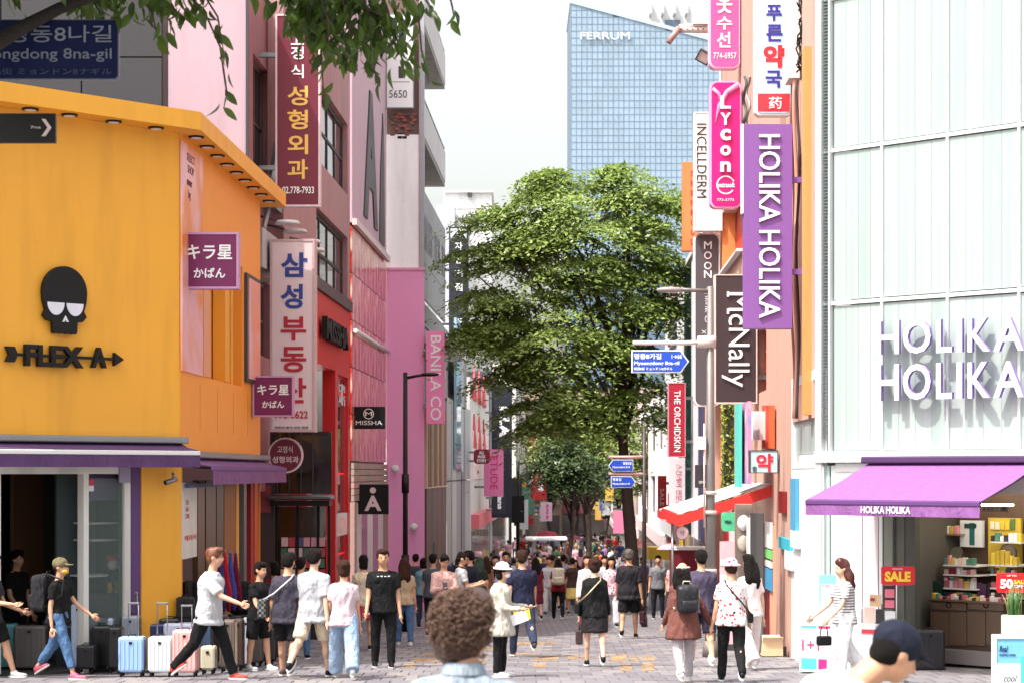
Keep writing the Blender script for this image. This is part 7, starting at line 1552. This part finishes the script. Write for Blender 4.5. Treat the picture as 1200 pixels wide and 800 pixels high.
# second line of the street
mid = [
 ('woman in teal top beside the pink wall', 496, 45, 1.62, 170, 'stand', ('tee', CH((120, 170, 186))), ('pants', CH((60, 70, 100))), ('bob', HB), True),
 ('man in grey shirt with white strap by the timber slats', 507, 40, 1.7, 160, 'stand', ('tee', CH((80, 84, 96))), ('pants', BKC), ('short', HB), False),
 ('man in navy cap and dark blue tee beyond the checked shirt', 552, 40, 1.78, -120, 'midL', ('tee', NVC), ('shorts', CH((150, 140, 130))), ('short', HB), False),
 ('woman in green headscarf walking away behind the navy tee man', 562, 47, 1.66, 175, 'midR', ('tee', CH((50, 60, 52))), ('pants', BKC), ('long', M((24, 60, 44))), True),
 ('woman with bare arms in tan top on the left', 570, 50, 1.66, 185, 'midL', ('tank', CH((150, 110, 84))), ('skirt', BEI), ('long', HBR), True),
 ('man in black behind the lilac shirt', 580, 52, 1.7, 10, 'midL', ('tee', BKC), ('pants', BKC), ('short', HB), False),
 ('woman in dusty pink dress left of the small backpack', 628, 50, 1.64, 185, 'midL', ('tee', CH((120, 40, 60))), ('dress', CH((120, 40, 60))), ('long', HB), True),
 ('woman with cream backpack and black trousers', 654, 51, 1.62, 180, 'midL', ('tee', CH((130, 24, 34))), ('pants', BKC), ('long', HB), True),
 ('woman in white shirt facing the camera left of the cream backpack', 643, 56, 1.68, 5, 'midR', ('tee', WT), ('wide', WT), ('short', HBR), True),
 ('woman in brown top and yellow skirt', 671, 56, 1.64, 182, 'stand', ('tee', CH((70, 50, 44))), ('dress', CH((240, 214, 120))), ('short', HB), True),
 ('man with white tee and khaki shorts beyond the yellow skirt', 660, 60, 1.74, 175, 'midR', ('tee', CH((170, 170, 200))), ('shorts', CH((170, 130, 90))), ('short', HB), False),
 ('woman in white blouse behind the black top woman', 688, 42, 1.68, 5, 'stand', ('long', CH((240, 225, 228), k=.9)), ('pants', CH((120, 70, 80))), ('long', HBR), True),
 ('woman in pink patterned scarf beside the man in shorts', 716, 46, 1.66, 8, 'midL', ('long', CH((244, 214, 226), k=.9, pattern='floral', c2=(200, 40, 70))), ('wide', CH((225, 225, 235))), ('long', HB), True),
 ('woman in white dress just left of the man in shorts', 708, 52, 1.7, 10, 'midR', ('long', WT), ('dress', WT), ('long', HB), True),
 ('man standing in grey top and black trousers by the snack stall', 771, 52, 1.7, 0, 'stand', ('tee', CH((130, 130, 136))), ('pants', CH((36, 38, 48))), ('short', HB), False),
 ('person with white shirt behind the visor woman', 790, 50, 1.62, -20, 'stand', ('tee', CH((235, 190, 190))), ('pants', BKC), ('long', HB), True),
 ('man with dark backpack walking away on the left pavement', 487, 50, 1.74, 182, 'midR', ('tee', CH((60, 66, 84))), ('pants', CH((90, 90, 100))), ('short', HB), False),
 ('short haired woman in red seen behind the man in dark tee', 322, 33, 1.55, 200, 'stand', ('tee', CH((120, 30, 40))), ('pants', BKC), ('bob', HB), True),
 ('dark haired woman in cream top left of the man in black', 426, 34, 1.66, 185, 'stand', ('tee', CH((225, 205, 180))), ('skirt', CH((190, 60, 80), pattern='floral', c2=(240, 220, 220))), ('bob', HB), True),
 ('man looking down between dark tee and pale tee men', 352, 31, 1.62, 170, 'stand', ('tee', CH((90, 100, 140))), ('pants', CH((80, 110, 150))), ('short', HB), False),
]
for lb, px, d, H_, yw, ps, tp, bt, hr_, fe in mid:
    p, g = person(lb, px, d, H_, yw, ps, tp, bt, hair=hr_, female=fe, vox=.022)
    if 'cream backpack' in lb and 'left of' not in lb: backpack(g, 'cream backpack on the woman in black trousers', CH((220, 212, 190)), .3, .42, .15)
# ------------------------------------------------------------------ the far crowd: a few bodies copied, each re-dressed
TPL = []
for i, (ps, bt, hr_, fe, yw) in enumerate((('midL', 'pants', 'short', False, 180), ('midR', 'pants', 'long', True, 180), ('midL', 'dress', 'bob', True, 180), ('midR', 'shorts', 'short', False, 180), ('midL', 'wide', 'long', True, 0), ('stand', 'pants', 'short', False, 0))):
    TPL.append(person('x', 700, 90, 1.68, yw, ps, ('tee', WT), (bt, BKC), hair=(hr_, HB), female=fe, vox=.034)[0])
UP = [('white', (240, 240, 242)), ('black', (28, 28, 32)), ('grey', (140, 140, 148)), ('red', (180, 40, 50)), ('pink', (240, 180, 200)), ('navy', (40, 46, 84)), ('beige', (220, 200, 170)), ('light blue', (160, 190, 225)), ('brown', (110, 76, 60)), ('green', (80, 120, 90)), ('yellow', (235, 205, 110)), ('purple', (150, 110, 170))]
DN = [('black', (26, 26, 30)), ('white', (236, 236, 238)), ('blue', (90, 118, 160)), ('beige', (214, 196, 165)), ('grey', (120, 120, 128)), ('navy', (40, 44, 70))]
HN = [('black', (26, 20, 18)), ('brown', (70, 44, 32)), ('grey', (130, 125, 120)), ('blond', (170, 130, 80))]
BTN = {0: 'trousers', 1: 'trousers', 2: 'skirt', 3: 'shorts', 4: 'wide trousers', 5: 'trousers'}
rc = random.Random(21); used = set(); CR = []
def near_far(d, px): return ('by the trunk' if abs(px - 742) < 20 else 'far left' if px < 630 else 'left of centre' if px < 680 else 'mid street' if px < 720 else 'right side') + (' past the tree' if d < 75 else ' farther down' if d < 105 else ' among farthest heads')
def crowd_person(px, d):
    for _ in range(400):
        k = rc.randrange(6); u, l, h_ = rc.choice(UP), rc.choice(DN), rc.choice(HN if rc.random() < .3 else HN[:1])
        lb = f"{h_[0]}-haired {'man' if k in (0, 3, 5) else 'woman'}, {u[0].replace(' ', '-')} top, {l[0]} {BTN[k].split()[-1]}, " + ('facing us, ' if k > 3 else '') + near_far(d, px)
        if lb not in used: break
    used.add(lb); src = TPL[k]; r = src.copy(); C.objects.link(r); CR.append(r); r['label'] = lb; r['group'] = 'distant crowd in the street'
    r.location = (wx(px, d), d, gz(d)); r.rotation_euler = (0, 0, src.rotation_euler.z + rc.uniform(-.4, .4)); s = rc.uniform(.93, 1.06); r.scale = (s, s, s)
    for c in SRCK[k]:
        o = c.copy(); C.objects.link(o); o.parent = r; nm = c.name.split('.')[0]
        m = CH(u[1]) if nm == 'shirt' else CH(l[1]) if nm in ('trousers', 'shorts', 'skirt') else M(h_[1], .5, bump=.4) if nm == 'hair' else None
        if m: o.material_slots[0].link = 'OBJECT'; o.material_slots[0].material = m
SRCK = [list(kids(t)) for t in TPL]
pts_ = []
for d0, d1, n in ((58, 72, 14), (72, 90, 26), (90, 112, 34), (112, 150, 46)):
    k = 0; tries = 0
    while k < n and tries < 4000:
        tries += 1; d = rc.uniform(d0, d1); xa, xb = XL(d) + 1.4, XR(d) - .6; x = rc.uniform(xa, xb); px = 600 + F * x / d
        if d < 72 and (px > 700 and rc.random() < .75): continue
        if any((x - a) ** 2 + ((d - b) * .8) ** 2 < .5 for a, b in pts_) or (abs(d - 60) < 1.2 and abs(px - 742) < 16): continue
        pts_.append((x, d)); crowd_person(px, d); k += 1
for t, ks in zip(TPL, SRCK):
    for c in ks: bpy.data.objects.remove(c)
    bpy.data.objects.remove(t)
# ------------------------------------------------------------------ the two heads close to the camera
p, g = person('curly haired person in pale blue denim shirt, close to the camera', 538, 7.5, 1.76, 162, 'stand', ('long', CH((184, 198, 214), k=.5, wr=.6)), ('pants', JEAN), hair=('none', HB), skin=SKIN, vox=.010, hyaw=-28, lean=.1, dz=-.065)
hp = g['hp']; H_ = g['H']; HC = M((88, 60, 44), .5, var=.45, scale=30, bump=.3, name='hair')
b = bmesh.new(); ball(b, hp(0, .012, .018), (.059 * H_, .066 * H_, .058 * H_)); ball(b, hp(0, .036, -.016), (.052 * H_, .044 * H_, .050 * H_)); ball(b, hp(0, .034, -.045), (.042 * H_, .032 * H_, .034 * H_)); ball(b, hp(0, .0, .050), (.052 * H_, .052 * H_, .030 * H_)); soft('hair', b, M((70, 46, 38), .5, var=.4, scale=30, bump=.8), p, .009, 2, None, .016)
b = bmesh.new(); rr = random.Random(4); hcn = hp(0, .018, .014)
for i in range(1500):
    u = Vector((rr.gauss(0, 1), rr.gauss(0, 1), rr.gauss(0, 1))).normalized(); l = (hp(u.x, u.y, u.z) - g['hc']).normalized()
    if u.z < -.8 or (u.y < -.45 and u.z < .25): continue
    c = hp(0, .014, .012) + (hp(u.x * .062, u.y * .070, u.z * (.064 if u.z > 0 else .085)) - hp(0, 0, 0)) * rr.uniform(.9, 1.1)
    a = l.orthogonal().normalized(); a.rotate(Matrix.Rotation(rr.uniform(0, 6.28), 3, l)); e = l.cross(a); rad_ = rr.uniform(.007, .013); ph = rr.uniform(0, 6.28); tn = rr.uniform(.8, 1.5); pts = []
    for k in range(9):
        th = ph + tn * 2 * math.pi * k / 8; pts.append(c + a * math.cos(th) * rad_ + l * math.sin(th) * rad_ * .8 + e * (k - 4) * .0032 + Vector((0, 0, -.0012 * k)))
    path(b, pts, [.0016] + [.0026] * 7 + [.0012], 4)
obj('curls', b, HC, p)
b = bmesh.new(); nb = g['nb']; rings = []
for z, r_ in ((-.05, 1.3), (-.03, 1.1), (-.002, 1.0), (-.004, 1.12), (-.045, 1.36)):
    rings.append([b.verts.new(nb + Vector((math.cos(a) * .062 * r_, math.sin(a) * .066 * r_ + .0, z + .02))) for a in [2 * math.pi * k / 24 for k in range(24)]])
for a_, c_ in zip(rings, rings[1:]):
    for k in range(24): b.faces.new((a_[k], a_[(k + 1) % 24], c_[(k + 1) % 24], c_[k])).smooth = True
obj('collar', b, CH((184, 198, 214), k=.5, wr=.6), p)
p, g = person('man in navy cap bowing forward at the lower right, close to the camera', 902, 7.9, 1.68, 98, 'stand', ('tee', CH((226, 222, 220), k=.5)), ('pants', BKC), hair=('short', HB), skin=SKIN2, vox=.011, lean=.84, nod=.55, hat=('cap', CH((24, 28, 46), wr=.2)), hyaw=8, fat=1.1, la=.9, ra=.9, dz=.08)
# ------------------------------------------------------------------ evaluate texts and bodies
finalize()
for o in bpy.data.objects:
    if o.name == 'lettering.098': print('LET', o.parent.name, o.parent.get('label'))
print('OBJECTS', len(bpy.data.objects), 'MESH', sum(1 for o in bpy.data.objects if o.type == 'MESH'), 'LEAVES', nleaf)
